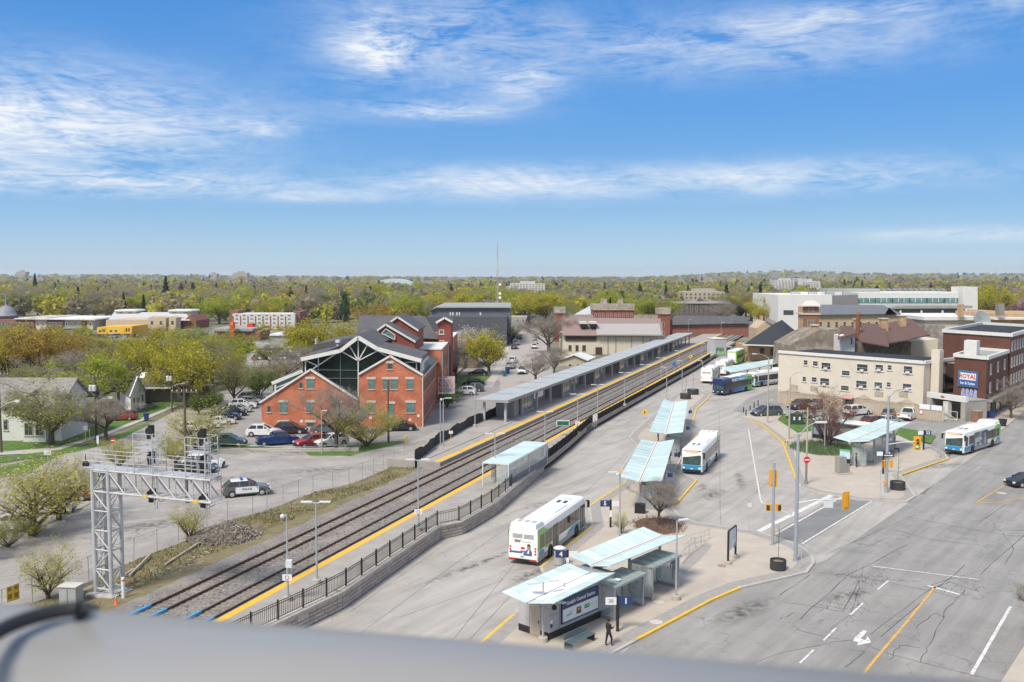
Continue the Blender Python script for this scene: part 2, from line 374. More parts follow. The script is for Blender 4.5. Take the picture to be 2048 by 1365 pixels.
# ---- terrain: one sheet to the horizon, low hills far out
def terr(x, y):
    r = math.hypot(x, y)
    if r < 700: return -.05
    az = math.atan2(x, y); t = min(1, (r-700)/4200); t = t*t*(3-2*t)
    n = mnoise.fractal(Vector((x/1500, y/1500, 3.3)), 1, 2, 4)
    base = 9 + 7*n
    base += 26*math.exp(-((az-.27)/.085)**2)*min(1, max(0, (r-3200)/1500)) + 12*math.exp(-((az-.45)/.18)**2)
    base += 9*math.exp(-((az+.42)/.2)**2)
    return -.05 + t*base
mb = MB(); rad = [0, 20, 60, 120, 250, 450, 700] + [700*1.16**k for k in range(1, 17)]; na = 110
ang = [R(-75) + R(150)*i/na for i in range(na+1)]
vs = []
for r in rad:
    for a in ang: x, y = (r*math.sin(a), r*math.cos(a)); vs.append((x, y-6, terr(x, y)))
n1 = na+1
mb.add(vs, [(j*n1+i, j*n1+i+1, (j+1)*n1+i+1, (j+1)*n1+i) for j in range(len(rad)-1) for i in range(na)])
mb.f = [f[::-1] for f in mb.f]
back = MB(); 
struct('ground', mb, town_m, smooth=True, label='town ground and far low hills out to the horizon')
# ---- track frame: s along the railway (away), t across it (to the right), z up
UX, UY = .3429, .9394
def T(s, t, z=0.0): return Vector((-41.8 + s*UX + t*UY, s*UY - t*UX, z))
def s_of(p): return (p[0]+41.8)*UX + p[1]*UY
def t_of(p): return (p[0]+41.8)*UY - p[1]*UX
TRK = math.atan2(UY, UX)
RZ = .80                                    # rail head height
# ---- streets and yards (each sheet 4 mm over the one below)
sheet('main_road', px([(1130,1420),(1276,1279),(1480,1176),(1560,1040),(1690,980),(1850,990),(1905,905),(1960,858),(2120,742),(2700,640),(3300,1000),(2700,1500),(1500,1600)]), .004, asph_main)
wall_px = [(330,1400),(440,1342),(685,1219),(880,1080),(925,1070),(992,1030),(1089,944),(1140,902),(1182,863),(1245,826),(1330,777),(1392,742),(1424,721)]
loop_pts = px(wall_px + [(1445,712),(1480,712),(1560,722),(1650,745),(1640,790),(1560,800),(1490,830),(1520,850),(1570,890),(1600,970),(1690,986),(1670,994),(1545,1068),(1560,1085),(1480,1170),(1276,1279),(1130,1420)])
bus_loop = sheet('bus_loop_road', loop_pts, .008, concrete)
sheet('motel_parking_lot', px([(1465,822),(1500,795),(1560,775),(1600,770),(1900,800),(1990,858),(1880,905),(1830,905),(1800,870),(1700,860),(1590,850)]), .012, asph_main)
street = sheet('side_street', px([(925,775),(985,720),(1000,690),(1010,655),(1040,640),(1085,640),(1095,690),(1110,735),(1100,790),(960,850),(890,850)]), .006, mat('street_asphalt', (.36,.325,.30), .9, .1, .3, coords='World'))
sheet('brick_building_yard', px([(500,790),(530,775),(890,770),(1000,760),(1000,830),(880,905),(860,912),(620,912),(560,895),(440,912),(395,880),(380,850)]), .010, mat('yard_asphalt', (.27,.255,.245), .9, .12, .3, 0, coords='World', dirt=((.19,.18,.175), .2, .48, .7, .7)))
sheet('police_parking_lot', px([(-160,1180),(0,1098),(45,1072),(112,1042),(185,1007),(330,935),(450,905),(520,903),(705,913),(815,886),(880,858),(905,860),(872,903),(785,936),(705,969),(627,988),(532,1024),(455,1045),(372,1084),(277,1120),(165,1172),(40,1225),(-120,1300)]), .014, asph_lot)
sheet('left_street', px([(-200,975),(0,930),(120,910),(215,890),(300,850),(345,825),(420,790),(500,768),(525,775),(440,815),(400,850),(382,880),(440,906),(330,938),(185,1005),(112,1040),(0,1096),(-160,1178)]), .006, mat('left_asphalt', (.33,.305,.285), .9, .12, .3, coords='World', dirt=((.22,.2,.19), .2, .5, .7, .6)))
sheet('white_house_lawn', px([(-200,890),(0,868),(150,862),(260,838),(330,800),(360,805),(290,842),(215,862),(130,900),(40,908),(-200,930)]), .012, grass_m)
sheet('lawn_sidewalk', px([(-40,912),(60,908),(120,900),(215,870),(300,836),(356,812),(345,812),(290,834),(205,868),(110,896),(-40,906)]), .018, kerb_m)
sheet('verge', px([(-100,925),(110,902),(215,878),(295,846),(300,850),(220,888),(150,905),(-100,940)]), .022, grass_m)
sheet('corner_grass', px([(-60,950),(70,918),(120,910),(60,945),(-40,965)]), .024, grass_m)
# weedy railway verge between the chain-link fence and the ballast
verge_edge = px([(40,1215),(165,1170),(277,1118),(372,1082),(455,1043),(532,1022),(627,986),(705,967),(785,934),(872,902)])
mb = MB(); k = []
for i, p in enumerate(smooth_line(verge_edge, 6)):
    s = s_of(p); t0 = t_of(p); row = []
    for j in range(9):
        f = j/8; t = t0*(1-f) + (-5.6)*f; q = T(s, t)
        z = .02 + (RZ-.3)*f**1.3 + .16*mnoise.noise(Vector((q.x*.7, q.y*.7, 0)))*math.sin(f*3.1)
        row.append((q.x, q.y, z))
    k.append(row)
nv = 9
mb.add([p for r in k for p in r], [((i+1)*nv+j, i*nv+j, i*nv+j+1, (i+1)*nv+j+1) for i in range(len(k)-1) for j in range(nv-1)])
mb.f = [f[::-1] for f in mb.f]
struct('railway_verge', mb, weed_m, smooth=True)

# ---- traffic islands with kerbs
KZ = .13
def island(name, pts, yellow=(), band=1.0, bm=plaza_m):
    top = sheet(name, pts, KZ, bm, th=.3)
    mb = MB(); n = len(pts); pl = [Vector(p[:2]) for p in pts]
    a = sum(pl[i].x*pl[(i+1)%n].y-pl[(i+1)%n].x*pl[i].y for i in range(n)); sg = 1 if a > 0 else -1
    def inset(d):
        o = []
        for i in range(n):
            e0 = (pl[i]-pl[i-1]).normalized(); e1 = (pl[(i+1)%n]-pl[i]).normalized()
            n0 = Vector((-e0.y,e0.x))*sg; n1 = Vector((-e1.y,e1.x))*sg; b = (n0+n1); L = b.length
            o.append(pl[i] + (b/L)*d/max(.45, L/2) if L > 1e-4 else pl[i])
        return o
    i0, i1, i2 = inset(-.02), inset(.22), inset(.22+band)
    kb, yb, pv = MB(), MB(), MB()
    for i in range(n):
        j = (i+1) % n
        tgt = yb if i in yellow else kb
        A, B, C, D = i0[i], i0[j], i1[j], i1[i]
        z0, z1 = -.1, KZ+(.008 if tgt is yb else .006)
        tgt.add([(*A,z0),(*B,z0),(*C,z0),(*D,z0),(*A,z1),(*B,z1),(*C,z1),(*D,z1)], [(0,3,2,1),(4,5,6,7),(0,1,5,4),(1,2,6,5),(2,3,7,6),(3,0,4,7)])
        if band: pv.add([(*i1[i],KZ+.004),(*i1[j],KZ+.004),(*i2[j],KZ+.004),(*i2[i],KZ+.004)], [(0,1,2,3)])
    kb.build('kerb', kerb_m, top)
    if yb.f: yb.build('yellow_kerb', yellow_m, top)
    if band: pv.build('paver_band', paver_m, top)
    return top
centre_px = [(1150,1348),(1276,1279),(1424,1200),(1483,1175),(1578,1153),(1615,1144),(1629,1126),(1627,1112),(1607,1094),(1578,1082),(1538,1070),(1516,1063),(1441,1051),(1392,1044),(1360,1031),(1347,1015),(1395,960),(1352,939),(1377,887),(1409,860),(1386,847),(1394,818),(1413,800),(1422,790),(1408,784),(1375,776),(1345,792),(1310,826),(1298,836),(1265,864),(1258,875),(1273,892),(1240,938),(1252,952),(1248,965),(1176,1012),(1182,1052),(1079,1134),(1092,1160),(1024,1229),(973,1273),(900,1335)]
centre = island('bus_island', px(centre_px, KZ), yellow={1,2,15,18,20,21,22,32,34,36,39,40})
right_px = [(1465,833),(1496,840),(1519,848),(1563,883),(1591,960),(1599,974),(1635,985),(1674,991),(1718,1000),(1815,1003),(1832,992),(1802,950),(1899,917),(1888,904),(1862,893),(1800,868),(1700,856),(1600,846),(1568,822),(1540,812),(1500,822)]
right_isl = island('corner_plaza', px(right_px, KZ), yellow={1,2,3,11}, band=.8)
# crosswalk and other paint
mb = MB()
for a, b, w in [((1517,1063),(1668,989),.55), ((1550,1070),(1683,995),.16), ((1603,1089),(1747,1001),.16)]:
    strip(mb, [P(*a), P(*b)], w, .020)
strip(mb, px([(1497,860),(1508,925),(1521,1000),(1524,1006),(1584,1030)]), .14, .020)
for a, b in [((1777,1162),(1755,1180)),((1726,1207),(1700,1231)),((1672,1257),(1647,1282)),((1627,1301),(1600,1327)),((1578,1350),(1550,1378))]:
    strip(mb, [P(*a), P(*b)], .13, .020)
strip(mb, [P(2021,1214), P(1943,1350)], .2, .020); strip(mb, px([(1855,1172),(1920,1190)]), .28, .020); strip(mb, px([(1745,1133),(1960,1160)]), .14, .020)
struct('white_road_markings', mb, white_m)
mb = MB()
strip(mb, px([(1870,1175),(1815,1243),(1739,1333),(1700,1385)]), .18, .020)
strip(mb, px([(1951,1007),(2022,963),(2070,935)]), .14, .020); strip(mb, px([(1951,1007),(1993,1006),(2060,994)]), .16, .020)
struct('yellow_road_markings', mb, yline_m)
# left-turn arrow painted on the road
mb = MB()
q = px([(1727,1261),(1710,1275),(1706,1283),(1716,1285),(1714,1292),(1743,1286),(1735,1273),(1731,1281),(1724,1280),(1722,1277),(1729,1270),(1734,1263)])
mb.add([(p.x,p.y,.020) for p in q], [tuple(range(len(q)))])
struct('turn_arrow_marking', mb, white_m)
sheet('crosswalk_asphalt', px([(1546,1072),(1679,996),(1744,1002),(1604,1087)]), .016, asph_dark)
sheet('gutter_apron', px([(1608,1092),(1747,1003),(1816,1007),(1652,1121),(1634,1128)]), .012, concrete)
sheet('bus_bay_apron', px([(1802,954),(1898,920),(1996,885),(1960,905),(1834,993)]), .012, concrete)
# slab joints of the concrete roadway
mb = MB()
for pts in ([(1080,1010),(880,1150),(690,1290)], [(1255,905),(1060,1090),(890,1300)], [(1440,1010),(1440,880),(1438,815),(1405,770)], [(1441,1050),(1440,1000)],
            [(1150,1000),(1040,1010)], [(1290,800),(1180,890),(1000,1010),(700,1225)], [(1030,1140),(1075,1135)], [(930,1290),(1000,1215),(1070,1140)], [(1350,770),(1250,850)],
            [(1140,930),(1190,905)], [(1440,925),(1585,940)], [(1440,870),(1530,858)], [(1060,985),(1170,965)], [(800,1235),(1010,1160)]):
    strip(mb, px(pts), .035, .016)
struct('slab_joint_lines', mb, joint_m)
# cracks sealed with tar in the main road
mb = MB(); cr = random.Random(5)
def crack(pts, w=.05, jit=.10, sub=5):
    q = px(pts); o = []
    for a, b in zip(q[:-1], q[1:]):
        for i in range(sub):
            o.append(a+(b-a)*i/sub + Vector((cr.uniform(-jit,jit), cr.uniform(-jit,jit), 0)))
    o.append(q[-1])
    for i in range(len(o)-1): strip(mb, o[i:i+2], w*cr.uniform(.5,1.3), .0125)
for c in ([(1450,1355),(1550,1308),(1700,1280),(1810,1318),(2000,1365)], [(1600,1240),(1700,1150),(1815,1090)], [(1640,1145),(1720,1155),(1850,1180),(1920,1198)],
          [(1760,1275),(1930,1130)], [(1640,1210),(1690,1220),(1720,1160)], [(1720,1165),(1700,1230),(1660,1260)], [(1570,1205),(1640,1215),(1690,1225)],
          [(1590,1260),(1680,1280)], [(1860,1180),(1900,1165),(1960,1185)], [(1850,1175),(1930,1150)], [(1840,1325),(1860,1290),(1890,1225),(1930,1180)],
          [(1830,1260),(1870,1225),(1890,1235)], [(1812,1033),(1900,1052),(2010,1070),(2060,1075)], [(1790,1060),(1860,1080),(1960,1090)], [(1730,1095),(1770,1078),(1810,1080)],
          [(1960,1045),(2010,1010)], [(2000,1060),(2030,1100),(2010,1130)], [(1960,1150),(2060,1060)], [(1780,1320),(1800,1290),(1840,1295)], [(1740,1270),(1860,1180)],
          [(1985,1060),(2060,1062)], [(1560,1190),(1620,1150)], [(1590,1225),(1560,1240)], [(1700,1300),(1730,1303),(1690,1335)], [(1650,1110),(1740,1070),(1830,1030)]):
    crack(c)
for cx, cy in ((1700,1150),(1690,1215),(1930,1185),(1735,1160)):        # crazed patches
    for i in range(26):
        a = cr.uniform(-45,45); b = cr.uniform(-12,12)
        crack([(cx+a, cy+b+a*.1), (cx+a+cr.uniform(-14,14), cy+b+cr.uniform(-7,7))], .03, .05, 3)
struct('tar_crack_lines', mb, tar_m)
# right-hand pavement
sheet('right_pavement', px([(2048,1296),(2004,1365),(1985,1395),(2300,1400),(2300,1180)]), .13, plaza_m, th=.3)
sheet('inn_pavement', px([(1880,868),(1925,868),(1985,866),(2006,860),(2060,815),(2300,690),(2200,690),(2050,770),(1960,838)]), .13, plaza_m, th=.3)
sheet('plaza_lawn', px([(1555,840),(1566,828),(1640,832),(1700,845),(1690,862),(1630,862),(1595,866)], KZ), KZ+.012, grass_m)
sheet('corner_lawn', px([(1790,868),(1800,856),(1830,860),(1872,872),(1862,887),(1820,882)], KZ), KZ+.012, grass_m)
sheet('street_lawn', px([(998,712),(1012,694),(1034,672),(1040,656),(1028,656),(1010,682)]), .02, grass_m)
sheet('street_lawn', px([(905,790),(920,752),(985,750),(965,768)]), .022, grass_m)
sheet('street_sidewalk', px([(985,775),(1002,742),(1018,700),(1036,665),(1029,665),(1006,705),(988,740),(968,775)]), .02, kerb_m)
sheet('bank_lawn', px([(420,905),(470,898),(610,905),(620,912),(700,912),(815,884),(800,882),(740,888),(640,900),(470,892),(410,896)]), .03, grass_m)
sheet('far_lawn', px([(545,694),(600,698),(575,712),(515,710)]), .02, grass_m)

# ================================================================== RAILWAY
ballast_m = mat('ballast_stone', (.195,.18,.168), .95, .55, 5.5, .05, coords='World', dirt=((.33,.28,.22), .5, .45, .7, .7), bscale=9, det=6)
rust_m = mat('rail_rust', (.11,.062,.04), .6, .3, 2, coords='World')
rail_top_m = mat('rail_head', (.35,.30,.27), .35, .15, 2, metal=.7, coords='World')
tie_m = mat('sleeper_timber', (.20,.165,.14), .9, .3, 3, .01, dirt=((.36,.33,.30), 1.5, .45, .7, .8), coords='World')
plat_m = mat('platform_concrete', (.335,.305,.275), .88, .12, .6, 0, coords='World', dirt=((.25,.22,.2), .4, .5, .72, .6))
tact_m = mat('tactile_yellow', (.72,.42,.03), .6, .10, 2, 0, coords='World', dirt=((.5,.36,.12), 1.2, .5, .75, .6))
steel_m = mat('galvanised_steel', (.50,.51,.52), .45, .1, 2, metal=.35)
pole_m = mat('grey_pole_paint', (.36,.38,.40), .45, .08, 2, metal=.1)
black_m = mat('black_paint', (.016,.016,.018), .5, .2, 3)
S0, S1 = 38.0, 560.0
mb = MB()
prof = [(-9.2,.06),(-6.6,RZ-.28),(-5.6,RZ-.2),(1.62,RZ-.2)]
for s0, s1 in ((S0,100),(100,200),(200,400),(400,S1)):
    for (t0,z0),(t1,z1) in zip(prof[:-1], prof[1:]): mb.add([T(s0,t0,z0),T(s0,t1,z1),T(s1,t1,z1),T(s1,t0,z0)], [(0,1,2,3)])
struct('ballast_bed', mb, ballast_m)
# loose stones that stand proud near the viewer
mb = MB(); rs = random.Random(3)
for i in range(5200):
    s = 56 + 75*rs.random()**1.6; t = rs.uniform(-8.2, 1.5); f = max(0, min(1, (-5.6-t)/3.6)); z = RZ-.2-f*.5
    a = rs.uniform(.03,.075); c = T(s, t, z); w = rs.uniform(0, 3)
    M = Matrix.Translation(c) @ Matrix.Rotation(w, 4, 'Z') @ Matrix.Rotation(rs.uniform(-.5,.5), 4, 'X')
    mb.box(-a,a,-a*.7,a*.7,-a*.5,a*.6, rs.choice((0,0,1,2)), M)
struct('ballast_stones', mb, [ballast_m, mat('stone_pale', (.36,.33,.295), .9, .2, 3), mat('stone_dark', (.13,.125,.125), .9, .2, 3)], kind='stuff', label='loose grey ballast stones between the rails')
tie_me = MB().box(-.115,.115,-1.3,1.3,-.14,.0).mesh('sleeper', tie_m)
def track(t, name, label, head, n_ties=195):
    o = thing(name, label, 'railway track', T(S0, t, 0), 0, 'railway tracks')
    base = T(S0, t, 0)
    for sd_ in (-.7525, .7525):
        mb = MB(); a, b = T(S0,t+sd_,0)-base, T(S1,t+sd_,0)-base
        mb.bar(a+Vector((0,0,RZ-.02)), b+Vector((0,0,RZ-.02)), .085, .045, 1)
        mb.bar(a+Vector((0,0,RZ-.10)), b+Vector((0,0,RZ-.10)), .04, .12, 0)
        mb.bar(a+Vector((0,0,RZ-.165)), b+Vector((0,0,RZ-.165)), .17, .03, 0)
        mb.build('rail', [rust_m, head], o)
    r_ = random.Random(int(abs(t)*100)); far = MB()
    for i in range(620):
        s = 53 + i*.58
        if s > 330: break
        c = T(s, t + r_.uniform(-.04,.04), 0) - base; rz = TRK + r_.uniform(-.02,.02); z = RZ-.165 + r_.uniform(-.012,.004)
        if i < n_ties: link('sleeper', tie_me, o, (c.x, c.y, z), rz)
        else: far.box(-.115,.115,-1.3,1.3,-.14,.0, 0, Matrix.Translation((c.x,c.y,z)) @ Matrix.Rotation(rz,4,'Z'))
    q = far.build('far_sleepers', tie_m, o); q['kind'] = 'stuff'
    return o
track(-3.95, 'railway_track', 'rusty railway track on the side of the signal gantry and long canopy', rust_m)
track(0.0, 'railway_track', 'worn railway track beside the fenced platform and glass shelter', rail_top_m)
# blue rail covers clamped on near the viewer
blue_m = mat('blue_plastic', (.06,.30,.55), .5, .12, 3)
for (a, b, t, lab) in ((61.2,63.4,-4.7,'blue cover clamped on the outer rail near the gantry'),(61.0,63.2,-3.2,'blue cover clamped on the inner rail of the rusty track'),(62.0,63.6,-.75,'blue cover on the far rail of the worn track'),(61.2,63.0,.75,'blue cover on the rail next to the platform edge')):
    mb = MB(); c = T(a,t,0); mb.bar(T(a,t,RZ-.06)-c, T(b,t,RZ-.06)-c, .22, .17); tag(mb.build('rail_cover', blue_m, None, c), lab, 'rail cover', 'blue rail covers')
# ---- platforms
PZ = RZ + .25
mb = MB()
def slab(mb, s0, s1, t0, t1, z0, z1, mi=0):
    q = [T(s0,t0),T(s0,t1),T(s1,t1),T(s1,t0)]
    mb.prism([(p.x,p.y) for p in q], z0, z1, mi)
# right platform: outer edge follows the retaining wall
wall_w = px(wall_px); edge = [(s_of(p), t_of(p)) for p in wall_w]
edge = [e for e in edge if e[0] < 300] + [(330, 4.0)]
def wall_t(s):
    for (a, ta), (b, tb) in zip(edge[:-1], edge[1:]):
        if a <= s <= b: return ta + (tb-ta)*(s-a)/(b-a)
    return edge[0][1] if s < edge[0][0] else edge[-1][1]
inner = [T(edge[0][0], 1.62), T(330, 1.62)]
outer = [T(s, t-.25) for s, t in edge][::-1]
pr = sheet('right_platform', inner + outer, PZ, plat_m, th=.7)
mb = MB(); slab(mb, 40, 330, 1.64, 2.26, PZ-.02, PZ+.006); mb.build('tactile_strip', tact_m, pr)
mb = MB(); slab(mb, 40, 330, 1.50, 1.64, PZ-.14, PZ-.01); mb.build('platform_edge', mat('edge_timber', (.10,.085,.075), .9, .2, 2), pr)
pl = sheet('left_platform', [T(112.5,-5.6),T(415,-5.6),T(415,-12.6),T(112.5,-12.6)], PZ, plat_m, th=1.0)
mb = MB(); slab(mb, 113, 414, -6.55, -5.8, PZ-.02, PZ+.006); mb.build('tactile_strip', tact_m, pl)
mb = MB(); slab(mb, 113, 330, -8.1, -7.9, PZ-.02, PZ+.10); mb.build('platform_kerb', kerb_m, pl)
# ================================================================== PLATFORM WALL, FENCES, CANOPY, GANTRY
block_m = [mat('wall_block_a', (.40,.345,.30), .9, .16, 3), mat('wall_block_b', (.345,.30,.265), .9, .16, 3), mat('wall_block_c', (.44,.385,.335), .9, .16, 3), mat('wall_block_grey', (.36,.365,.37), .85, .1, 3)]
mortar_m = mat('wall_joint', (.12,.105,.095), .95, .2, 4)
cap_m = mat('wall_cap', (.44,.395,.35), .85, .12, 2, coords='World')
wl = [Vector(p[:2]) for p in wall_w[0:7]]
o = thing('retaining_wall', 'pale stone block retaining wall below the picket fence by the bus road', 'wall', (wl[2].x, wl[2].y, 0)); base = Vector((wl[2].x, wl[2].y, 0))
core, cap = MB(), MB()
def seg_frame(a, b):
    d = (b-a).normalized(); return d, Vector((d.y, -d.x))      # along, outward (towards the bus road)
WT = PZ + .06
for a, b in zip(wl[:-1], wl[1:]):
    d, nrm = seg_frame(a, b); bi = -nrm
    q = [a, b, b+bi*.30, a+bi*.30]; core.prism([(p.x-base.x+bi.x*.09, p.y-base.y+bi.y*.09) for p in q], -.1, WT-.02)
    q = [a+nrm*.06-d*.02, b+nrm*.06+d*.02, b+bi*.55+d*.02, a+bi*.55-d*.02]; cap.prism([(p.x-base.x, p.y-base.y) for p in q], WT-.02, WT+.14)
core.build('wall_core', mortar_m, o); cap.build('wall_cap', cap_m, o)
rb = random.Random(4); cache = {}
course = (WT-.04)/4
for a, b in zip(wl[:-1], wl[1:]):
    d, nrm = seg_frame(a, b); L = (b-a).length; ang = math.atan2(d.y, d.x)
    rows = [0.0]*4
    while min(rows) < L-.05:
        r = rows.index(min(rows)); x = rows[r]; n = 1
        if r < 3 and abs(rows[r+1]-x) < .02 and rb.random() < .45: n = 2
        w = min(rb.choice((.55,.75,.95,1.2)) if n == 1 else rb.choice((.7,.95,1.15)), L-x)
        if L-x-w < .3: w = L-x
        hh = round(course*n, 3); w = round(w, 2); mi = rb.choice((0,0,1,2)) if rb.random() > .03 else 3
        if (w,hh,mi) not in cache:
            cache[(w,hh,mi)] = MB().add([(.012,0,.012),(w-.012,0,.012),(w-.012,0,hh-.012),(.012,0,hh-.012),(.035,-.055,.035),(w-.035,-.055,.035),(w-.035,-.055,hh-.035),(.035,-.055,hh-.035)],
                [(4,5,6,7),(0,1,5,4),(1,2,6,5),(2,3,7,6),(3,0,4,7)]).mesh('block', block_m[mi])
        p = a + d*x - base.xy - nrm*(.035+rb.uniform(0,.02))
        link('block', cache[(w,hh,mi)], o, (p.x, p.y, r*course+.02), ang)
        for k in range(n): rows[r+k] = x+w
# near picket fence
def fence_line(s0, s1, inset): 
    out = []; s = s0
    while s <= s1: out.append(T(s, wall_t(s)-inset)); s += .25
    return out
def picket_fence(name, label, s0, s1, inset, z0, h, sp, every, as_parts, pw=.026, zbase=None):
    line = resample(fence_line(s0, s1, inset), sp); b0 = line[0]
    o = thing(name, label, 'fence', (b0.x, b0.y, z0), 0, 'black fences along the platform')
    pk = MB().box(-pw/2,pw/2,-pw/2,pw/2,.10,h-.05).mesh('picket', black_m); stuff = MB()
    post = MB().box(-.045,.045,-.045,.045,0,h+.06).lathe([(.055,h+.06),(.055,h+.08),(.01,h+.12)],6).mesh('post', black_m); rails = MB(); prev = None
    for i, p in enumerate(line):
        q = (p.x-b0.x, p.y-b0.y, 0)
        if i % every == 0:
            a = line[min(i+1,len(line)-1)]; link('post', post, o, q, math.atan2(a.y-p.y, a.x-p.x))
            if prev:
                for zz in (.14, h-.22, h-.06): rails.bar((prev[0],prev[1],zz), (q[0],q[1],zz), .035, .035)
            prev = q
        elif as_parts: link('picket', pk, o, q)
        else: stuff.box(q[0]-pw/2,q[0]+pw/2,q[1]-pw/2,q[1]+pw/2,.08,h-.04)
    rails.build('fence_rail', black_m, o)
    if stuff.f: stuff.build('far_pickets', black_m, o)['kind'] = 'stuff'
picket_fence('picket_fence', 'black picket fence on top of the stone retaining wall', 56, 103.5, .32, WT+.14, 1.2, .17, 14, True)
picket_fence('picket_fence', 'black picket fence curving away behind the glass platform shelter', 117.5, 148, .30, .02, 2.1, .085, 28, False, .05)
picket_fence('picket_fence', 'long straight dark fence beside the far bus lane', 151, 268, .30, .02, 1.95, .09, 27, False, .055)
mb = MB(); 
for s0 in range(118, 268, 6):
    a, b = T(s0, wall_t(s0)-.45), T(s0+6, wall_t(s0+6)-.45); mb.bar((a.x,a.y,.45), (b.x,b.y,.45), .3, 1.0)
struct('platform_side_wall', mb, mat('side_wall', (.12,.115,.11), .9, .2, 2))
for s0 in (148.6, 149.9, 268.5):      # gate posts
    p = T(s0, wall_t(s0)-.3); tag(MB().box(-.14,.14,-.14,.14,0,2.0).box(-.17,.17,-.17,.17,2.0,2.08).build('gate_post', mat('pale_post', (.55,.55,.56), .6), None, (p.x,p.y,0)),
      ('pale square gate post ending the curved black fence' if s0 < 149 else 'pale square gate post starting the long straight dark fence') if s0 < 200 else 'pale square gate post where the long dark fence ends', 'post', 'gate posts')
# fence between the two tracks
o = thing('track_fence', 'low galvanised wire fence standing between the two tracks', 'fence', T(120,-1.98,RZ-.2)); b0 = T(120,-1.98)
post = MB().box(-.035,.035,-.035,.035,0,1.25).mesh('post', steel_m); mb = MB(); mesh_w = MB()
for i in range(60):
    p = T(120+i*3.1,-1.98)-b0; link('post', post, o, p)
for z in (.25,.75,1.22): a, b = T(120,-1.98)-b0, T(120+59*3.1,-1.98)-b0; mb.bar((a.x,a.y,z),(b.x,b.y,z),.06,.06)
mb.build('fence_rail', steel_m, o)
for i in range(0, 59*3):
    p = T(120+i*1.03,-1.98)-b0; mesh_w.bar((p.x,p.y,.25),(p.x,p.y,1.22),.012)
mesh_w.build('fence_wires', steel_m, o)['kind'] = 'stuff'
for s in (128,137,146,158,172): 
    p = T(s,-1.93)-b0; sg = MB().box(-.28,.28,-.012,.012,.5,1.0).build('warning_plate', mat('faded_yellow', (.55,.42,.16), .7, .4, 4), o, p, TRK)
# black cloth fence behind the left platform
o = thing('cloth_fence', 'black windscreen cloth fence along the back of the far platform end', 'fence', T(116,-10.2,0)); b0 = T(116,-10.2)
pts = smooth_line([T(112,-8.6),T(118,-9.6),T(123.3,-10.9),T(130,-11.5),T(137,-12.3),T(150,-12.9),T(158,-13.2)], 8); mb = MB(); rows = []
for i, p in enumerate(pts):
    w = .12*math.sin(i*1.3)+.07*math.sin(i*3.1); top = 2.35+.16*math.sin(i*.8)+.07*math.sin(i*2.2)
    rows.append([(p.x-b0.x+w*f*math.sin(i), p.y-b0.y-w*f, z) for f, z in ((0,.05),(1,.8),(.5,1.6),(.2,top))])
vs = [q for r in rows for q in r]; n = len(rows)
mb.add(vs, [(i*4+j,(i+1)*4+j,(i+1)*4+j+1,i*4+j+1) for i in range(n-1) for j in range(3)])
mb.add([(x-.03,y+.03,z) for x,y,z in vs], [(i*4+j,i*4+j+1,(i+1)*4+j+1,(i+1)*4+j) for i in range(n-1) for j in range(3)])
mb.build('cloth', mat('black_cloth', (.02,.021,.023), .75, .4, 1.5), o, smooth=True)
for i in range(0, n, 5): MB().tube((rows[i][0][0]-.06,rows[i][0][1]+.06,0),(rows[i][0][0]-.06,rows[i][0][1]+.06,2.3),.03).build('post', steel_m, o)
# ---- long platform canopy
canopy_m = mat('canopy_roof', (.42,.44,.435), .65, .10, .5, metal=.15, dirt=((.33,.37,.39), .25, .5, .7, .6))
fascia_m = mat('canopy_fascia', (.30,.30,.305), .5, .06, 1)
panel_m = mat('canopy_panel', (.27,.275,.28), .6, .08, 1)
clear_m = mat('clear_glass', (.55,.62,.62), .06, .1, .5, alpha=.35, spec=.8)
def vary_each(m, lo, hi):
    """panes that have weathered differently: each object of the material gets its own tone"""
    N, L = m.node_tree.nodes, m.node_tree.links; b = N['Principled BSDF']; src = b.inputs['Base Color'].links[0].from_socket; oi = N.new('ShaderNodeObjectInfo'); r = N.new('ShaderNodeMapRange'); r.inputs[3].default_value = lo; r.inputs[4].default_value = hi; L.new(oi.outputs['Random'], r.inputs[0])
    x = N.new('ShaderNodeMix'); x.data_type = 'RGBA'; x.blend_type = 'MULTIPLY'; x.inputs['Factor'].default_value = 1; L.new(src, x.inputs['A']); L.new(r.outputs[0], x.inputs['B']); L.new(x.outputs['Result'], b.inputs['Base Color'])
o = thing('platform_canopy', 'long flat grey roofed canopy with glazed bays on the far platform', 'canopy', T(143,-11,PZ)); b0 = T(143,-11,PZ); ROT = TRK
def loc(s, t): p = T(s,t)-b0.xy.to_3d(); return p.x, p.y
def cbox(name, s0, s1, t0, t1, z0, z1, m, par=o, mb=None):
    m_ = mb or MB(); q = [loc(s0,t0),loc(s0,t1),loc(s1,t1),loc(s1,t0)]; m_.prism(q, z0, z1)
    return m_ if mb else m_.build(name, m, par)
C0, C1, TA, TB = 142.5, 315.5, -13.5, -8.1
mb = MB()
q = [loc(C0,TA),loc(C0,TB),loc(C1,TB),loc(C1,TA)]
mb.add([(*q[0],3.05),(*q[1],3.05),(*q[2],3.05),(*q[3],3.05),(*q[0],3.36),(*q[1],3.50),(*q[2],3.50),(*q[3],3.36)], [(0,3,2,1),(4,5,6,7)]); mb.m[-1] = 1
mb.add([(*q[0],3.05),(*q[1],3.05),(*q[2],3.05),(*q[3],3.05),(*q[0],3.36),(*q[1],3.50),(*q[2],3.50),(*q[3],3.36)], [(0,1,5,4),(1,2,6,5),(2,3,7,6),(3,0,4,7)])
roof = mb.build('roof', [fascia_m, canopy_m], o)
for s0 in range(150, 315, 8): cbox('roof_seam', s0, s0+.07, TA+.1, TB-.1, 3.44, 3.485+.02, fascia_m, roof)
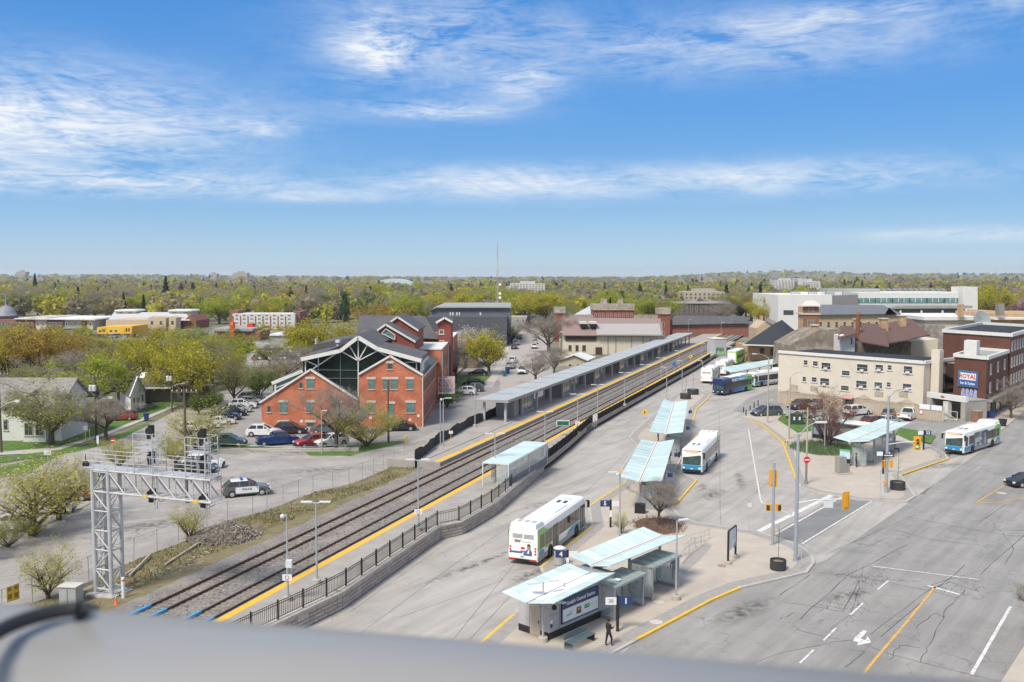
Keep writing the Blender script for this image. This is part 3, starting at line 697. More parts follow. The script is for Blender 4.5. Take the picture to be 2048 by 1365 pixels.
col_ = MB().box(-.17,.17,-.17,.17,0,3.05).mesh('column', mat('column_paint', (.40,.405,.41), .5, .05, 1))
for i in range(24):
    s = 143.6 + i*7.35
    for t in (-8.95,-12.4):
        x, y = loc(s, t); link('column', col_, o, (x,y,0), ROT)
pane_m = glass('canopy_glazing', (.20,.24,.25), .08)
for i in range(1, 22):
    s = 143.6 + i*7.35
    if i % 3 != 2:        # glazed screen along the back, split in panes
        for k in range(4): 
            a = s+.3+k*1.7; cbox('pane', a+.06, a+1.62, -12.42, -12.37, .35, 2.6, clear_m)
        cbox('screen_frame', s+.2, s+7.1, -12.46, -12.33, .12, .34, panel_m); cbox('screen_frame', s+.2, s+7.1, -12.46, -12.33, 2.62, 2.74, panel_m)
    if i % 3 == 1:        # enclosed waiting bay at the front
        for k in range(4): a = s+.4+k*1.62; cbox('pane', a+.05, a+1.55, -9.32, -9.27, .5, 2.55, pane_m)
        cbox('bay_panel', s+.3, s+7.0, -9.38, -9.21, .02, .48, panel_m); cbox('bay_panel', s+.3, s+.5, -12.3, -9.4, .02, 2.7, panel_m)
        cbox('bay_panel', s+6.8, s+7.0, -12.3, -9.4, .02, 2.7, panel_m); cbox('bay_header', s+.3, s+7.0, -9.38, -9.21, 2.57, 2.8, panel_m)
cbox('end_wall', 148.2, 150.6, -12.3, -9.3, .02, 3.0, panel_m)
cbox('stair_opening', 151, 158, -12.2, -10.2, .02, 1.0, black_m)
bench_m = mat('bench_brown', (.14,.09,.065), .7, .2, 3)
for i, s in enumerate((154.5, 176, 198, 222)):
    b = thing('platform_bench', ('brown bench under the canopy just past the near end wall','brown bench under the canopy second from its near end','brown bench halfway along the platform canopy','brown bench deep under the canopy near its far half')[i], 'bench', T(s,-10.9,PZ), TRK, 'benches under the canopy')
    MB().box(-.9,.9,-.25,.25,.42,.48).build('seat', bench_m, b); MB().box(-.9,.9,.22,.28,.55,.95).build('backrest', bench_m, b)
    for x in (-.75,.75): MB().box(x-.04,x+.04,-.22,.24,0,.42).build('leg', black_m, b)
# ---- small glass platform shelter
teal_m = mat('frosted_glass_roof', (.56,.68,.65), .4, .07, .8, spec=.4, coords='World', dirt=((.42,.50,.47), .9, .5, .72, .55)); vary_each(teal_m, .90, 1.08)
sh = thing('platform_shelter', 'glass waiting shelter with pale green roof on the fenced platform', 'shelter', T(103.2,5.0,PZ), TRK); 
SL = 13.2
for k in range(9):
    a = SL*k/9; MB().box(a+.015, a+SL/9-.015, -1.45, 1.45, 2.44+.0, 2.5).build('roof_pane', teal_m, sh)
fr = MB().box(-.02,SL+.02,-1.5,-1.4,2.36,2.435).box(-.02,SL+.02,1.4,1.5,2.36,2.435).box(-.02,.06,-1.4,1.4,2.36,2.435).box(SL-.06,SL+.02,-1.4,1.4,2.36,2.435)
white_st = mat('white_frame', (.62,.63,.63), .5, .05, 2)
for x in (0, SL/2, SL):
    for y in (-1.42, 1.42): fr.box(x-.05,x+.05,y-.05,y+.05,0,2.36)
fr.build('frame', white_st, sh)
for k in range(6):
    a = SL*k/6; MB().box(a+.06,a+SL/6-.06,-1.40,-1.37,.8,2.34).build('pane', clear_m, sh)
    if k not in (0,): MB().box(a+.06,a+SL/6-.06,1.37,1.40,.1,2.34).build('pane', clear_m, sh)
MB().box(.06,SL-.06,-1.43,-1.37,.02,.78).build('lower_panel', mat('shelter_dado', (.13,.14,.18), .6, .1, 1), sh)
MB().box(SL-.04,SL+.02,-1.3,1.3,.05,2.3).build('pane', clear_m, sh)
MB().box(-.03,.03,-1.3,-.1,.05,2.3).build('pane', clear_m, sh)
MB().box(SL-1.6,SL-.9,-1.47,-1.43,1.1,2.1).build('notice_board', white_st, sh)
# ---- signal gantry
gal = mat('gantry_galvanised', (.50,.505,.51), .5, .14, 1.2, metal=.25, dirt=((.62,.62,.62), .8, .5, .7, .5))
lens_m = mat('signal_black', (.012,.012,.013), .5, .1, 2)
G0 = P(192,1187,.3); G0.z = 0
g = thing('signal_gantry', 'galvanised cantilever railway signal gantry with two caged signal towers', 'signal gantry', G0, TRK - math.pi/2)
TW, TD, GH = 1.42, 1.1, 9.35
legs = [(0,0),(TW,0),(TW,TD),(0,TD)]
for x, y in legs: MB().tube((x,y,.35),(x,y,GH),.15,.15,12).build('leg', gal, g, smooth=False)
nb = 6; br = MB()
for k in range(nb):
    z0, z1 = .7+k*(GH-.9)/nb, .7+(k+1)*(GH-.9)/nb
    for i in range(4):
        a, b = legs[i], legs[(i+1)%4]; f = (k+i) % 2
        br.tube((*a, z0 if f else z1),(*b, z1 if f else z0),.055,.055,6); br.tube((*a,z1),(*b,z1),.06,.06,6)
    if k == 0:
        for i in range(4): br.tube((*legs[i],z0),(*legs[(i+1)%4],z0),.06,.06,6)
br.build('tower_bracing', gal, g)
AX0, AX1, AZ0, AZ1 = TW, TW+8.75, GH-1.62, GH-.08
ch = MB()
for y in (0, TD):
    for z in (AZ0, AZ1): ch.tube((0,y,z),(AX1,y,z),.085,.085,8)
ch.build('arm_chord', gal, g); br = MB(); npn = 6
for k in range(npn+1):
    x = AX0+(AX1-AX0)*k/npn
    for y in (0,TD): br.tube((x,y,AZ0),(x,y,AZ1),.035,.035,6)
    for z in (AZ0,AZ1): br.tube((x,0,z),(x,TD,z),.035,.035,6)
    if k < npn:
        x1 = AX0+(AX1-AX0)*(k+1)/npn
        for y in (0,TD): br.tube((x,y,AZ1),(x1,y,AZ0),.06,.06,6)
        br.tube((x,0,AZ0),(x1,TD,AZ0),.04,.04,6); br.tube((x,TD,AZ1),(x1,0,AZ1),.03,.03,6)
br.build('arm_bracing', gal, g)
MB().box(-.9,AX1,.0,TD,GH+.02,GH+.06).build('walkway', gal, g)
hr = MB()
for y in (-.02, TD+.02):
    for z in (.55,1.1): hr.tube((-.9,y,GH+z),(AX1,y,GH+z),.022,.022,6)
    for k in range(12): x = -.9+(AX1+.9)*k/11; hr.tube((x,y,GH),(x,y,GH+1.1),.02,.02,6)
hr.build('handrail', gal, g)
def cage(x0, x1, z1, par):
    c = MB()
    for x in (x0,x1):
        for y in (-.05,TD+.25): c.bar((x,y,GH),(x,y,z1),.05)
        c.bar((x,TD*.5,GH),(x,TD*.5,z1),.04)
    for z in (GH+.6,GH+1.2,GH+1.75,GH+2.2,z1):
        for y in (-.05,TD+.25): c.bar((x0,y,z),(x1,y,z),.04)
        for x in (x0,x1): c.bar((x,-.05,z),(x,TD+.25,z),.04)
    for y in (.35,.65): c.bar((x1-.25,y,AZ0-1.0),(x1-.25,y,z1),.04)
    for k in range(14): z = AZ0-.9+k*.35; c.bar((x1-.25,.35,z),(x1-.25,.65,z),.025)
    p = c.build('signal_cage', gal, par); MB().box(x0+.05,x1-.05,-.02,TD*.55,GH+1.72,GH+1.76).build('cage_platform', gal, p)
    return p
heads = []
for (x0,x1) in ((AX0+2.35,AX0+3.95),(AX0+6.75,AX0+8.35)):
    cg = cage(x0, x1, GH+2.75, g)
    for z, rr in ((GH+2.85,.30),(GH+1.0,.26),(AZ0-.0,.34)):
        xc = (x0+x1)/2+.1
        sg = MB().tube((xc,TD*.5-.08,z),(xc,TD*.5+.02,z),rr,rr,14).box(xc-.14,xc+.14,TD*.5+.02,TD*.5+.35,z-.45,z+.4).box(xc-.2,xc+.2,TD*.5-.05,TD*.5+.0,z-.55,z+.1).build('signal_head', lens_m, g)
for x in (AX0+3.0, AX0+7.3): MB().box(x,x+.45,-.10,.10,AZ0-.10,AZ0+.10).build('yellow_band', yellow_m, g)
MB().tube((-.85,.3,GH-.05),(-.85,.3,GH+.9),.03).sphere((-.85,.3,GH+.2),.3,10,6,0,1,.6,.8).build('marker_lamp', lens_m, g)
cb = MB()
for x in (AX0+4.2, AX0+7.6, AX0+8.4): cb.path([(x,.1,AZ0-.05),(x+.15,.1,AZ0-.28),(x+.4,.1,AZ0-.25),(x+.6,.1,AZ0-.05)], .02)
cb.build('hanging_cable', lens_m, g)
MB().box(-.5,TW+.5,-.5,TD+.5,.0,.34).build('footing', mat('footing_concrete', (.40,.39,.37), .9, .2, 2), g)
for x, y in legs: MB().box(x-.28,x+.28,y-.28,y+.28,.345,.39).build('base_plate', gal, g)
MB().bar((-.1,-.1,.9),(-1.0,-.1,.5),.28,.22).bar((-1.0,-.1,.5),(-1.05,-.1,.0),.28,.22).build('cable_trunking', gal, g)
ld = MB()
for y in (.35,.7): ld.bar((-.12,y,.4),(-.12,y,GH),.045)
for k in range(28): ld.bar((-.12,.35,.6+k*.31),(-.12,.7,.6+k*.31),.025)
ld.build('ladder', gal, g)
# ---- things at the foot of the gantry
p = P(251,1211,.25); c = thing('traffic_cone','orange traffic cone by the gantry foot','traffic cone',(P(232,1213,.25)))
MB().lathe([(.17,0),(.17,.03),(.12,.04),(.03,.62),(.02,.64)],12).build('cone', mat('cone_orange',(.75,.09,.02),.5,.06,3), c, smooth=True)
MB().lathe([(.035,.6),(.03,.68),(.01,.69)],8).build('cone_tip', white_st, c)
m_ = thing('marker_post','white plastic marker post with an orange band beside the gantry leg','marker post', P(247,1197,.3))
MB().lathe([(.12,0),(.12,1.45),(.10,1.5)],12).build('post', mat('marker_white',(.72,.72,.70),.5,.05,3), m_); MB().lathe([(.124,1.25),(.124,1.36)],12).build('band', mat('marker_orange',(.65,.16,.05),.5), m_)
cbn = thing('equipment_cabinet','grey steel signal cabinet at the fence near the gantry','cabinet', P(143,1207,.1), TRK-1.35)
MB().box(-.62,.62,-.45,.45,0,1.28).build('body', mat('cabinet_grey',(.36,.37,.36),.5,.08,2), cbn); MB().box(-.7,.7,-.52,.52,1.28,1.36).build('lid', mat('cabinet_lid',(.58,.56,.53),.5,.05,2), cbn)
MB().box(-.02,.02,-.47,-.45,.1,1.2).build('door_seam', mat('seam',(.15,.15,.15),.6), cbn)
# ---- chain-link fence along the police lot
cl = px([(-60,1262),(40,1217),(95,1197),(165,1168),(220,1142),(277,1117),(325,1100),(372,1081),(417,1053),(455,1041),(502,1034),(532,1020),(580,1002),(627,985),(666,977),(705,966),(745,950),(785,933),(820,919),(855,908)])
o = thing('chain_link_fence','galvanised chain link fence between the police lot and the railway','fence', cl[0]); b0 = cl[0]
wire = mat('chain_wire', (.42,.43,.43), .5, .1, 2, metal=.3); wm = MB(); rm = MB(); post = MB().tube((0,0,0),(0,0,1.9),.035,.035,6).mesh('post', wire); lean = random.Random(8)
fine = resample(cl, 2.6); 
for i, p in enumerate(fine):
    q = link('post', post, o, (p.x-b0.x, p.y-b0.y, 0)); q.rotation_euler = (lean.uniform(-.05,.05), lean.uniform(-.05,.05), 0)
for a, b in zip(fine[:-1], fine[1:]):
    a, b = a-b0.xy, b-b0.xy; rm.tube((a.x,a.y,1.84),(b.x,b.y,1.84),.022,.022,5)
    L = (b-a).length; d = (b-a)/L; n = 9; cell = L/n
    for k in range(n):
        for f0, f1 in ((0,1),(1,0)):
            for j in range(4):
                z0 = .06+j*.44; 
                p0 = a+d*(cell*(k+f0)); p1 = a+d*(cell*(k+f1)); wm.add([(p0.x,p0.y,z0),(p0.x,p0.y,z0+.012),(p1.x,p1.y,z0+.452),(p1.x,p1.y,z0+.44)], [(0,1,2,3)])
rm.build('top_rail', wire, o); wm.build('chain_mesh', wire, o)['kind'] = 'stuff'
ys = mat('sign_yellow',(.75,.48,.02),.5,.08,3); bt = mat('sign_black',(.02,.02,.02),.6)
for i,(a,b) in enumerate(((20,1208),(33,1204))):
    p = P(a,b,.3); sg = thing('warning_sign', ('yellow warning sign wired to the chain link fence, outer of two','yellow warning sign wired to the chain link fence, nearer the cabinet')[i],'sign', (p.x,p.y,.3), heading(cl[1],cl[2]), 'yellow fence signs')
    MB().box(-.24,.24,-.02,.0,.15,1.25).build('plate', ys, sg)
    for k, (w, z) in enumerate(((.3,1.08),(.22,.95),(.33,.62),(.28,.5),(.3,.38))): MB().box(-w/2,w/2,-.026,-.021,z-.035,z+.035).build('print_line', bt, sg)
# ================================================================== BUSES
bus_white = mat('bus_white', (.80,.80,.79), .3, .04, 1, coat=.3, dirt=((.6,.59,.56), .6, .55, .8, .5))
bus_roof_m = mat('bus_roof_white', (.82,.82,.80), .5, .04, 1, dirt=((.62,.6,.56), .5, .55, .8, .5))
bus_grey = mat('bus_skirt_grey', (.33,.33,.33), .45, .08, 1.5)
bus_blue = mat('bus_blue', (.025,.24,.47), .3, .06, 1, coat=.3)
bus_green = mat('bus_green', (.20,.50,.09), .3, .06, 1, coat=.3)
win_m = glass('bus_window', (.035,.032,.033), .06, .4, .8)
wind_m = glass('bus_windscreen', (.05,.085,.08), .05, .7, .9)
tyre_m = mat('tyre', (.018,.018,.019), .85, .2, 6); rim_m = mat('rim', (.5,.5,.5), .35, .1, 5, metal=.5)
red_m = mat('tail_red', (.5,.015,.015), .3, .1, 4); amber_m = mat('amber', (.7,.25,.02), .3, .1, 4); lampw_m = mat('headlamp', (.75,.76,.76), .15, .1, 4)
led_m = mat('led_orange', (1.0,.23,.10), .5, 0, 1, emit=1.1); ledbg_m = mat('led_board', (.02,.02,.022), .4, 0)
ad_m = mat('ad_grey', (.10,.115,.14), .4, .5, 1.2, dirt=((.4,.42,.44), .9, .52, .62, .8)); adw_m = mat('ad_white', (.72,.74,.76), .5, .05, 2); navy_m = mat('navy', (.02,.045,.14), .4, .05, 2)
skin_print = mat('ad_skin', (.35,.20,.14), .5, .1, 3)
elec_m = bpy.data.materials.new('electric_wrap'); elec_m.use_nodes = True
_n = elec_m.node_tree; _b = _n.nodes['Principled BSDF']; _b.inputs['Roughness'].default_value = .3; _b.inputs['Coat Weight'].default_value = .3
_t = _n.nodes.new('ShaderNodeTexCoord'); _s = _n.nodes.new('ShaderNodeSeparateXYZ'); _r = _n.nodes.new('ShaderNodeValToRGB'); _m = _n.nodes.new('ShaderNodeMath'); _m.operation = 'MULTIPLY'; _m.inputs[1].default_value = 1/12.2
_n.links.new(_t.outputs['Object'], _s.inputs[0]); _n.links.new(_s.outputs[0], _m.inputs[0]); _n.links.new(_m.outputs[0], _r.inputs[0]); _n.links.new(_r.outputs[0], _b.inputs['Base Color'])
_e = _r.color_ramp.elements; _e[0].position = .02; _e[0].color = (.20,.50,.05,1); _e[1].position = .8; _e[1].color = (.022,.035,.11,1)
for p_, c_ in ((.16,(.10,.42,.14,1)),(.28,(.0,.28,.42,1)),(.48,(.012,.13,.40,1))): q_ = _e.new(p_); q_.color = c_
def loft(secs, closed_ends=True):
    mb = MB(); n = len(secs[0])
    vs = [p for s_ in secs for p in s_]
    fs = [(k*n+i, k*n+(i+1)%n, (k+1)*n+(i+1)%n, (k+1)*n+i) for k in range(len(secs)-1) for i in range(n)]
    if closed_ends: fs += [tuple(range(n-1,-1,-1)), tuple((len(secs)-1)*n+i for i in range(n))]
    return mb.add(vs, fs)
def wheel(par, x, y, r, w, name='wheel', rim=rim_m):
    sg = 1 if y > 0 else -1
    o = MB().add(*ring(x, y, r, r*.62, w)).build(name, tyre_m, par)
    MB().tube((x,y-sg*w*.3,r),(x,y+sg*w*.36,r),r*.62,r*.5,14).build('rim', rim, o)
    return o
def ring(x, y, r, ri, w):
    n = 18; vs = []; 
    for (rr, yy) in ((ri,-w/2),(r*.96,-w/2),(r,-w*.35),(r,w*.35),(r*.96,w/2),(ri,w/2)):
        for i in range(n): a = 2*math.pi*i/n; vs.append((x+rr*math.cos(a), y+yy, r+rr*math.sin(a)))
    fs = [(k*n+i,k*n+(i+1)%n,((k+1)%6)*n+(i+1)%n,((k+1)%6)*n+i) for k in range(6) for i in range(n)]
    return vs, fs
BL, BW = 12.2, 1.275
def bus(label, p_rear, p_front, mid=None, kind='city', dest=None, rear_ad=False, side_ad=False, name='city_bus', off=0.0, body_m=None, hgt=3.05):
    """p_rear/p_front: places (plan) along the bus's centre line; x forward"""
    a = math.atan2(p_front.y-p_rear.y, p_front.x-p_rear.x)
    c = (p_rear+p_front)/2 if mid is None else mid
    o = thing(name, label, 'bus', (c.x-math.cos(a)*BL/2, c.y-math.sin(a)*BL/2, .015), a, 'buses at the station')
    bm = body_m or bus_white
    def sec(x, w, h, zb, tilt=0): return [(x,-w,zb),(x,w,zb),(x+tilt*.3,w,1.2),(x+tilt*.75,w*.995,2.35),(x+tilt,w*.93,h-.16),(x+tilt,w*.80,h-.02),(x+tilt,0,h+.02),(x+tilt,-w*.80,h-.02),(x+tilt,-w*.93,h-.16),(x+tilt*.75,-w*.995,2.35),(x+tilt*.3,-w,1.2)]
    h = hgt; H_ = h-3.05
    mb = loft([sec(0,BW*.95,h-.03,.38,.12), sec(.10,BW,h,.34,.06), sec(.5,BW,h,.34), sec(11.5,BW,h,.34), sec(11.95,BW*.985,h-.02,.34,-.06), sec(12.2,BW*.90,h-.10,.38,-.22)])
    mb.f = [f[::-1] for f in mb.f]
    body = mb.build('body', bm, o)
    # roof gear
    MB().box(5.2,8.2,-.85,.85,h-.02,h+.10).build('roof_unit', bus_roof_m, o)
    if kind != 'electric':
        rr = MB().add([(0.12,-1.12,h-.1),(1.9,-1.12,h-.05),(1.9,1.12,h-.05),(.12,1.12,h-.1),(.12,-1.06,h+.26),(1.45,-1.06,h+.26),(1.45,1.06,h+.26),(.12,1.06,h+.26)], [(4,5,6,7),(0,1,5,4),(1,2,6,5),(2,3,7,6),(3,0,4,7)]).build('engine_hump', bus_roof_m, o)
        for k in range(3): MB().box(.6,1.35,-.8+k*.6,-.4+k*.6,h+.262,h+.275).build('hump_grille', mat('grille_grey', (.42,.42,.40), .6), rr)
    else:
        MB().box(1.0,4.6,-.95,.95,h-.02,h+.22).build('battery_pod', bus_roof_m, o)
    for x, y in ((8.7,-.35),(8.7,.25),(9.15,-.35),(9.15,.25)): MB().box(x,x+.28,y-.14,y+.14,h+.0,h+.05).build('roof_vent', black_m, o)
    MB().box(9.9,10.5,-.5,.3,h+.0,h+.035).build('roof_hatch', mat('hatch_grey', (.55,.55,.54), .5), o)
    for sg in (-1,1):
        y0, y1 = (BW+.002, BW+.016) if sg > 0 else (-BW-.016, -BW-.002)
        # windows: sg>0 is the driver's side, sg<0 the kerb side with doors
        if kind == 'coach': xs = [(.9,2.6),(2.65,4.3),(4.35,6.0),(6.05,7.7),(7.75,9.4),(9.45,10.9)]
        elif sg > 0: xs = [(.55,1.55),(1.75,3.2),(3.25,4.75),(4.8,6.3),(6.35,7.9),(7.95,9.5),(9.55,10.6)]
        else: xs = [(.55,1.55),(1.75,3.3),(5.0,6.3),(6.35,7.7),(7.75,9.1),(9.15,10.3)]
        for xa, xb in xs: MB().box(xa,xb,y0,y1,1.28 if kind!='coach' else 1.55,2.38).build('window', win_m, o)
        MB().box(11.0,11.7,y0,y1,1.15,2.35).build('window' , win_m, o) if sg > 0 else None
        if sg < 0 and kind != 'coach':
            for xa, xb in ((3.45,4.85),(10.45,11.65)):
                d = MB().box(xa,xb,y0-.004,y1-.004,.42,2.42).build('door', black_m, o)
                for k in (0,1): m_ = xa+(xb-xa)*k/2; MB().box(m_+.06,m_+(xb-xa)/2-.06,y0-.012,y0-.004,.55,2.3).build('door_glass', win_m, d)
        # paint scheme
        def patch(poly, z, m, nm): MB().side(poly, (0, (BW+.0055+z) if sg>0 else -(BW+.0005+z), 0), (1,0,0), (0,0,1), .005).build(nm, m, o)
        if kind in ('city',):
            patch([(.06,.36),(12.0,.36),(12.0,.74),(.06,.74)], .000, bus_grey, 'skirt')
            patch([(.06,1.2),(.06,2.75),(1.1,2.95),(2.4,2.45),(3.3,2.45),(3.3,1.25),(2.4,.95),(1.2,1.28)], .001, bus_green, 'green_panel')
            patch([(.25,.76),(.25,1.0),(.5,1.17),(.9,1.22),(1.3,1.12),(1.5,.9),(1.5,.76)], .003, bus_blue, 'blue_drop')
            patch([(12.0,.60),(12.0,1.12),(11.2,1.0),(10.0,1.2),(8.6,1.22),(7.6,1.12),(7.0,.9),(6.8,.76),(8.6,.76),(10.2,.76),(11.0,.60)], .002, bus_blue, 'blue_wave')
        for x in (2.85, 9.45 if kind!='coach' else 9.6):
            MB().tube((x,sg*(BW-.12),.50),(x,sg*(BW+.012),.50),.60,.60,18).build('wheel_arch', black_m, o)
            wheel(o, x, sg*(BW-.11), .49, .30)
        MB().box(12.0,12.35,sg*(BW-.05)-.02,sg*(BW+.22)+.02,2.55,2.62).box(12.2,12.36,sg*(BW+.16)-.10,sg*(BW+.16)+.10,1.95,2.55).build('mirror', black_m, o)
    # front
    def front(y0, y1, z0, z1, m, nm, d=0.0, par=o):
        xf = lambda z: (12.2 - .0 if z < .38 else 12.2-.22*min(1,max(0,(z-.38)/2.3))**1.15)
        return MB().add([(xf(z0)+.012+d,y0,z0),(xf(z0)+.012+d,y1,z0),(xf(z1)+.014+d,y1,z1),(xf(z1)+.014+d,y0,z1),(xf(z0)-.15,y0,z0),(xf(z0)-.15,y1,z0),(xf(z1)-.15,y1,z1),(xf(z1)-.15,y0,z1)],
            [(0,1,2,3),(4,7,6,5),(0,4,5,1),(3,2,6,7),(0,3,7,4),(1,5,6,2)]).build(nm, m, par)
    front(-1.06,1.06,1.15,2.42,wind_m,'windscreen')
    brd = front(-1.02,1.02,2.46,2.80,ledbg_m,'destination_board')
    if dest: text(dest, .34, led_m, o, (12.03,0,2.63), (R(90),0,R(90)), ext=.01, name='destination_text', sx=.88, bold=.012)
    if kind != 'electric':
        front(-1.10,1.10,.62,1.12,bus_blue,'front_panel'); front(-1.10,1.10,.36,.60,black_m,'bumper', .02)
    else: front(-1.10,1.10,.40,.62,black_m,'bumper', .02)
    for y in (-.92,.92): front(y-.13,y+.13,.68,.90,lampw_m,'headlight', .012)
    front(-.16,.16,.66,.76,adw_m,'number_plate', .012)
    # rear
    def rear(y0, y1, z0, z1, m, nm, d=.0): 
        xr = lambda z: .0+.12*min(1,max(0,(z-.38)/2.5))
        return MB().add([(xr(z0)-.014-d,y0,z0),(xr(z0)-.014-d,y1,z0),(xr(z1)-.016-d,y1,z1),(xr(z1)-.016-d,y0,z1),(xr(z0)+.14,y0,z0),(xr(z0)+.14,y1,z0),(xr(z1)+.14,y1,z1),(xr(z1)+.14,y0,z1)],
            [(0,3,2,1),(4,5,6,7),(0,1,5,4),(3,7,6,2),(0,4,7,3),(1,2,6,5)]).build(nm, m, o)
    rear(-1.18,1.18,.36,.52,black_m,'rear_bumper',.03); rear(-1.17,-.6,.38,.50,red_m,'reflector',.045); rear(.6,1.17,.38,.50,red_m,'reflector',.045)
    for y in (-1.07,1.07):
        for z in (1.42,1.2,.98): MB().tube((-.02+.12*(z-.38)/2.5,y,z),(.05,y,z),.085,.085,12).build('tail_lamp', red_m, o)
    for y0 in (-.92,.04):
        for k in range(4): rear(y0,y0+.86,2.15+k*.09,2.19+k*.09,black_m,'vent_slat')
    if kind == 'city' and not rear_ad: rear(-.95,.95,.85,1.95,win_m if False else adw_m,'engine_door')
    if rear_ad:
        bl, rd, bk = mat('print_blue',(.06,.12,.30),.5,.1,3), mat('print_red',(.6,.03,.03),.5,.05,3), mat('print_black',(.03,.03,.035),.5)
        rx = lambda z, d: -.016-d+.12*min(1,max(0,(z-.38)/2.5))
        def pr(poly, m, nm, d=.004): MB().side(poly, (rx(1.2,d)-.012,0,0), (0,-1,0), (0,0,1), .004).build(nm, m, o)
        text('G', .30, rd, o, (rx(1.88,.02),.62,1.90), (R(90),0,R(-90)), ext=.004, name='ad_lettering', bold=.014); text('W', .30, bk, o, (rx(1.88,.02),.36,1.90), (R(90),0,R(-90)), ext=.004, name='ad_lettering', bold=.01)
        MB().box(rx(1.9,.012),rx(1.9,.006),-.75,.15,1.86,1.90).build('print_line', mat('print_grey',(.4,.4,.42),.5), o)
        pr([(-.15,1.30),(.16,1.30),(.16,1.46),(-.15,1.46)], mat('print_dark_orange',(.30,.06,.02),.5,.6,9), 'ad_badge')
        pr([(-1.1,.95),(-.02,.95),(-.02,1.10),(-1.1,1.10)], bl, 'ad_banner'); pr([(-.2,1.08),(.35,1.06),(.35,1.16),(-.2,1.18)], rd, 'ad_stroke', .006)
        pr([(.02,.80),(.78,.80),(.80,1.05),(.70,1.28),(.50,1.36),(.30,1.24),(.12,1.05)], mat('print_jacket',(.07,.13,.27),.6,.15,3), 'ad_figure', .008)
        pr([(.36,1.0),(.50,1.30),(.58,1.30),(.52,.95)], adw_m, 'ad_figure', .010)
        pr([(.40,1.32),(.62,1.32),(.67,1.50),(.62,1.66),(.44,1.68),(.37,1.52)], skin_print, 'ad_figure', .012); pr([(.38,1.58),(.66,1.58),(.64,1.72),(.50,1.76),(.40,1.71)], bk, 'ad_figure', .014)
        rear(-.15,.25,.62,.80,adw_m,'number_plate',.01); text('248', .15, bk, o, (rx(.7,.04),.05,.71), (R(90),0,R(-90)), name='fleet_number')
    if side_ad:
        for sg in (1,):
            MB().box(4.6,9.1,BW+.018,BW+.028,.76,2.62).build('ad_panel', ad_m, o)
            MB().box(4.6,5.9,BW+.029,BW+.033,.76,2.62).build('ad_panel_navy', mat('ad_navy',(.05,.085,.15),.5,.2,1), o)
            MB().side([(5.0,.8),(5.9,.8),(5.85,1.5),(5.7,1.95),(5.75,2.2),(5.5,2.36),(5.25,2.25),(5.22,1.95),(5.05,1.5)], (0,BW+.038,0), (1,0,0), (0,0,1), .004).build('ad_figure', mat('ad_figure_grey',(.30,.30,.32),.5,.4,2), o)
            for k,(xa,xb,z) in enumerate(((6.6,8.7,1.75),(6.4,8.7,1.55),(6.9,8.7,1.35),(6.5,7.6,.98),(8.0,8.8,.95))): MB().box(xa,xb,BW+.030,BW+.035,z-.05,z+.05).build('ad_line', adw_m, o)
    if kind == 'electric':
        text('ELECTRICITY', .62, adw_m, o, (5.6,BW-.005,2.70), (R(78),0,R(180)), ext=.02, name='side_lettering', sx=1.75, bold=.02)
    return o
def ctr(pr, pf, side, d=1.27):
    """centre-line points from pixel points on one long side (side=+1: that edge is on the bus's right)"""
    a = (pf-pr).normalized(); n = Vector((-a.y, a.x, 0))*side*d
    return pr+n, pf+n
a, b = ctr(P(1077,1124.5,.36), P(1171,1051,.36), 1); bus('white and green city bus seen from behind with a back ad, at bay four', a, b, rear_ad=True)
a, b = ctr(P(1439.6,908.5,.36), P(1405.3,945.5,.36), -1); bus('white city bus facing the viewer with lit sign, beside the glass shelters', a, b, dest='10 PAISLEY')
a, b = ctr(P(2001.3,884,.36), P(1926.5,907.6,.36), -1); bus('city bus with a grey side ad driving on the main road', a, b, dest='13 Downtown', side_ad=True)
a, b = ctr(P(1506.5,777,.36), P(1445.5,789.5,.36), -1); bus('dark blue to green electric bus turning by the planters', a, b, kind='electric', body_m=elec_m, name='electric_bus', hgt=3.2)
a, b = ctr(P(1416,771,.36), P(1448,748,.36), 1); bus('white city bus parked behind the electric bus, seen from its rear corner', a, b)
a, b = ctr(P(1560,765.5,.36), P(1521.7,771,.36), -1); bus('white and blue city bus half hidden by the cream motel corner', a, b)
a, b = ctr(P(1462,733,.36), P(1500,716,.36), 1); coach_m = mat('coach_green', (.22,.50,.06), .3, .08, 1, coat=.3)
cb_ = bus('green and white coach behind the far bus shelter roof', a, b, kind='coach', name='coach', body_m=coach_m, hgt=3.5)
MB().box(.4,12.0,-1.0,1.0,3.49,3.54).build('roof_panel', bus_roof_m, cb_); MB().box(-.03,.02,-1.05,1.05,.8,3.2).build('rear_panel', bus_white, cb_)
a, b = ctr(P(1440,757,.36), P(1476,733,.36), 1); bus('white city bus between the coach and the far shelter', a, b)

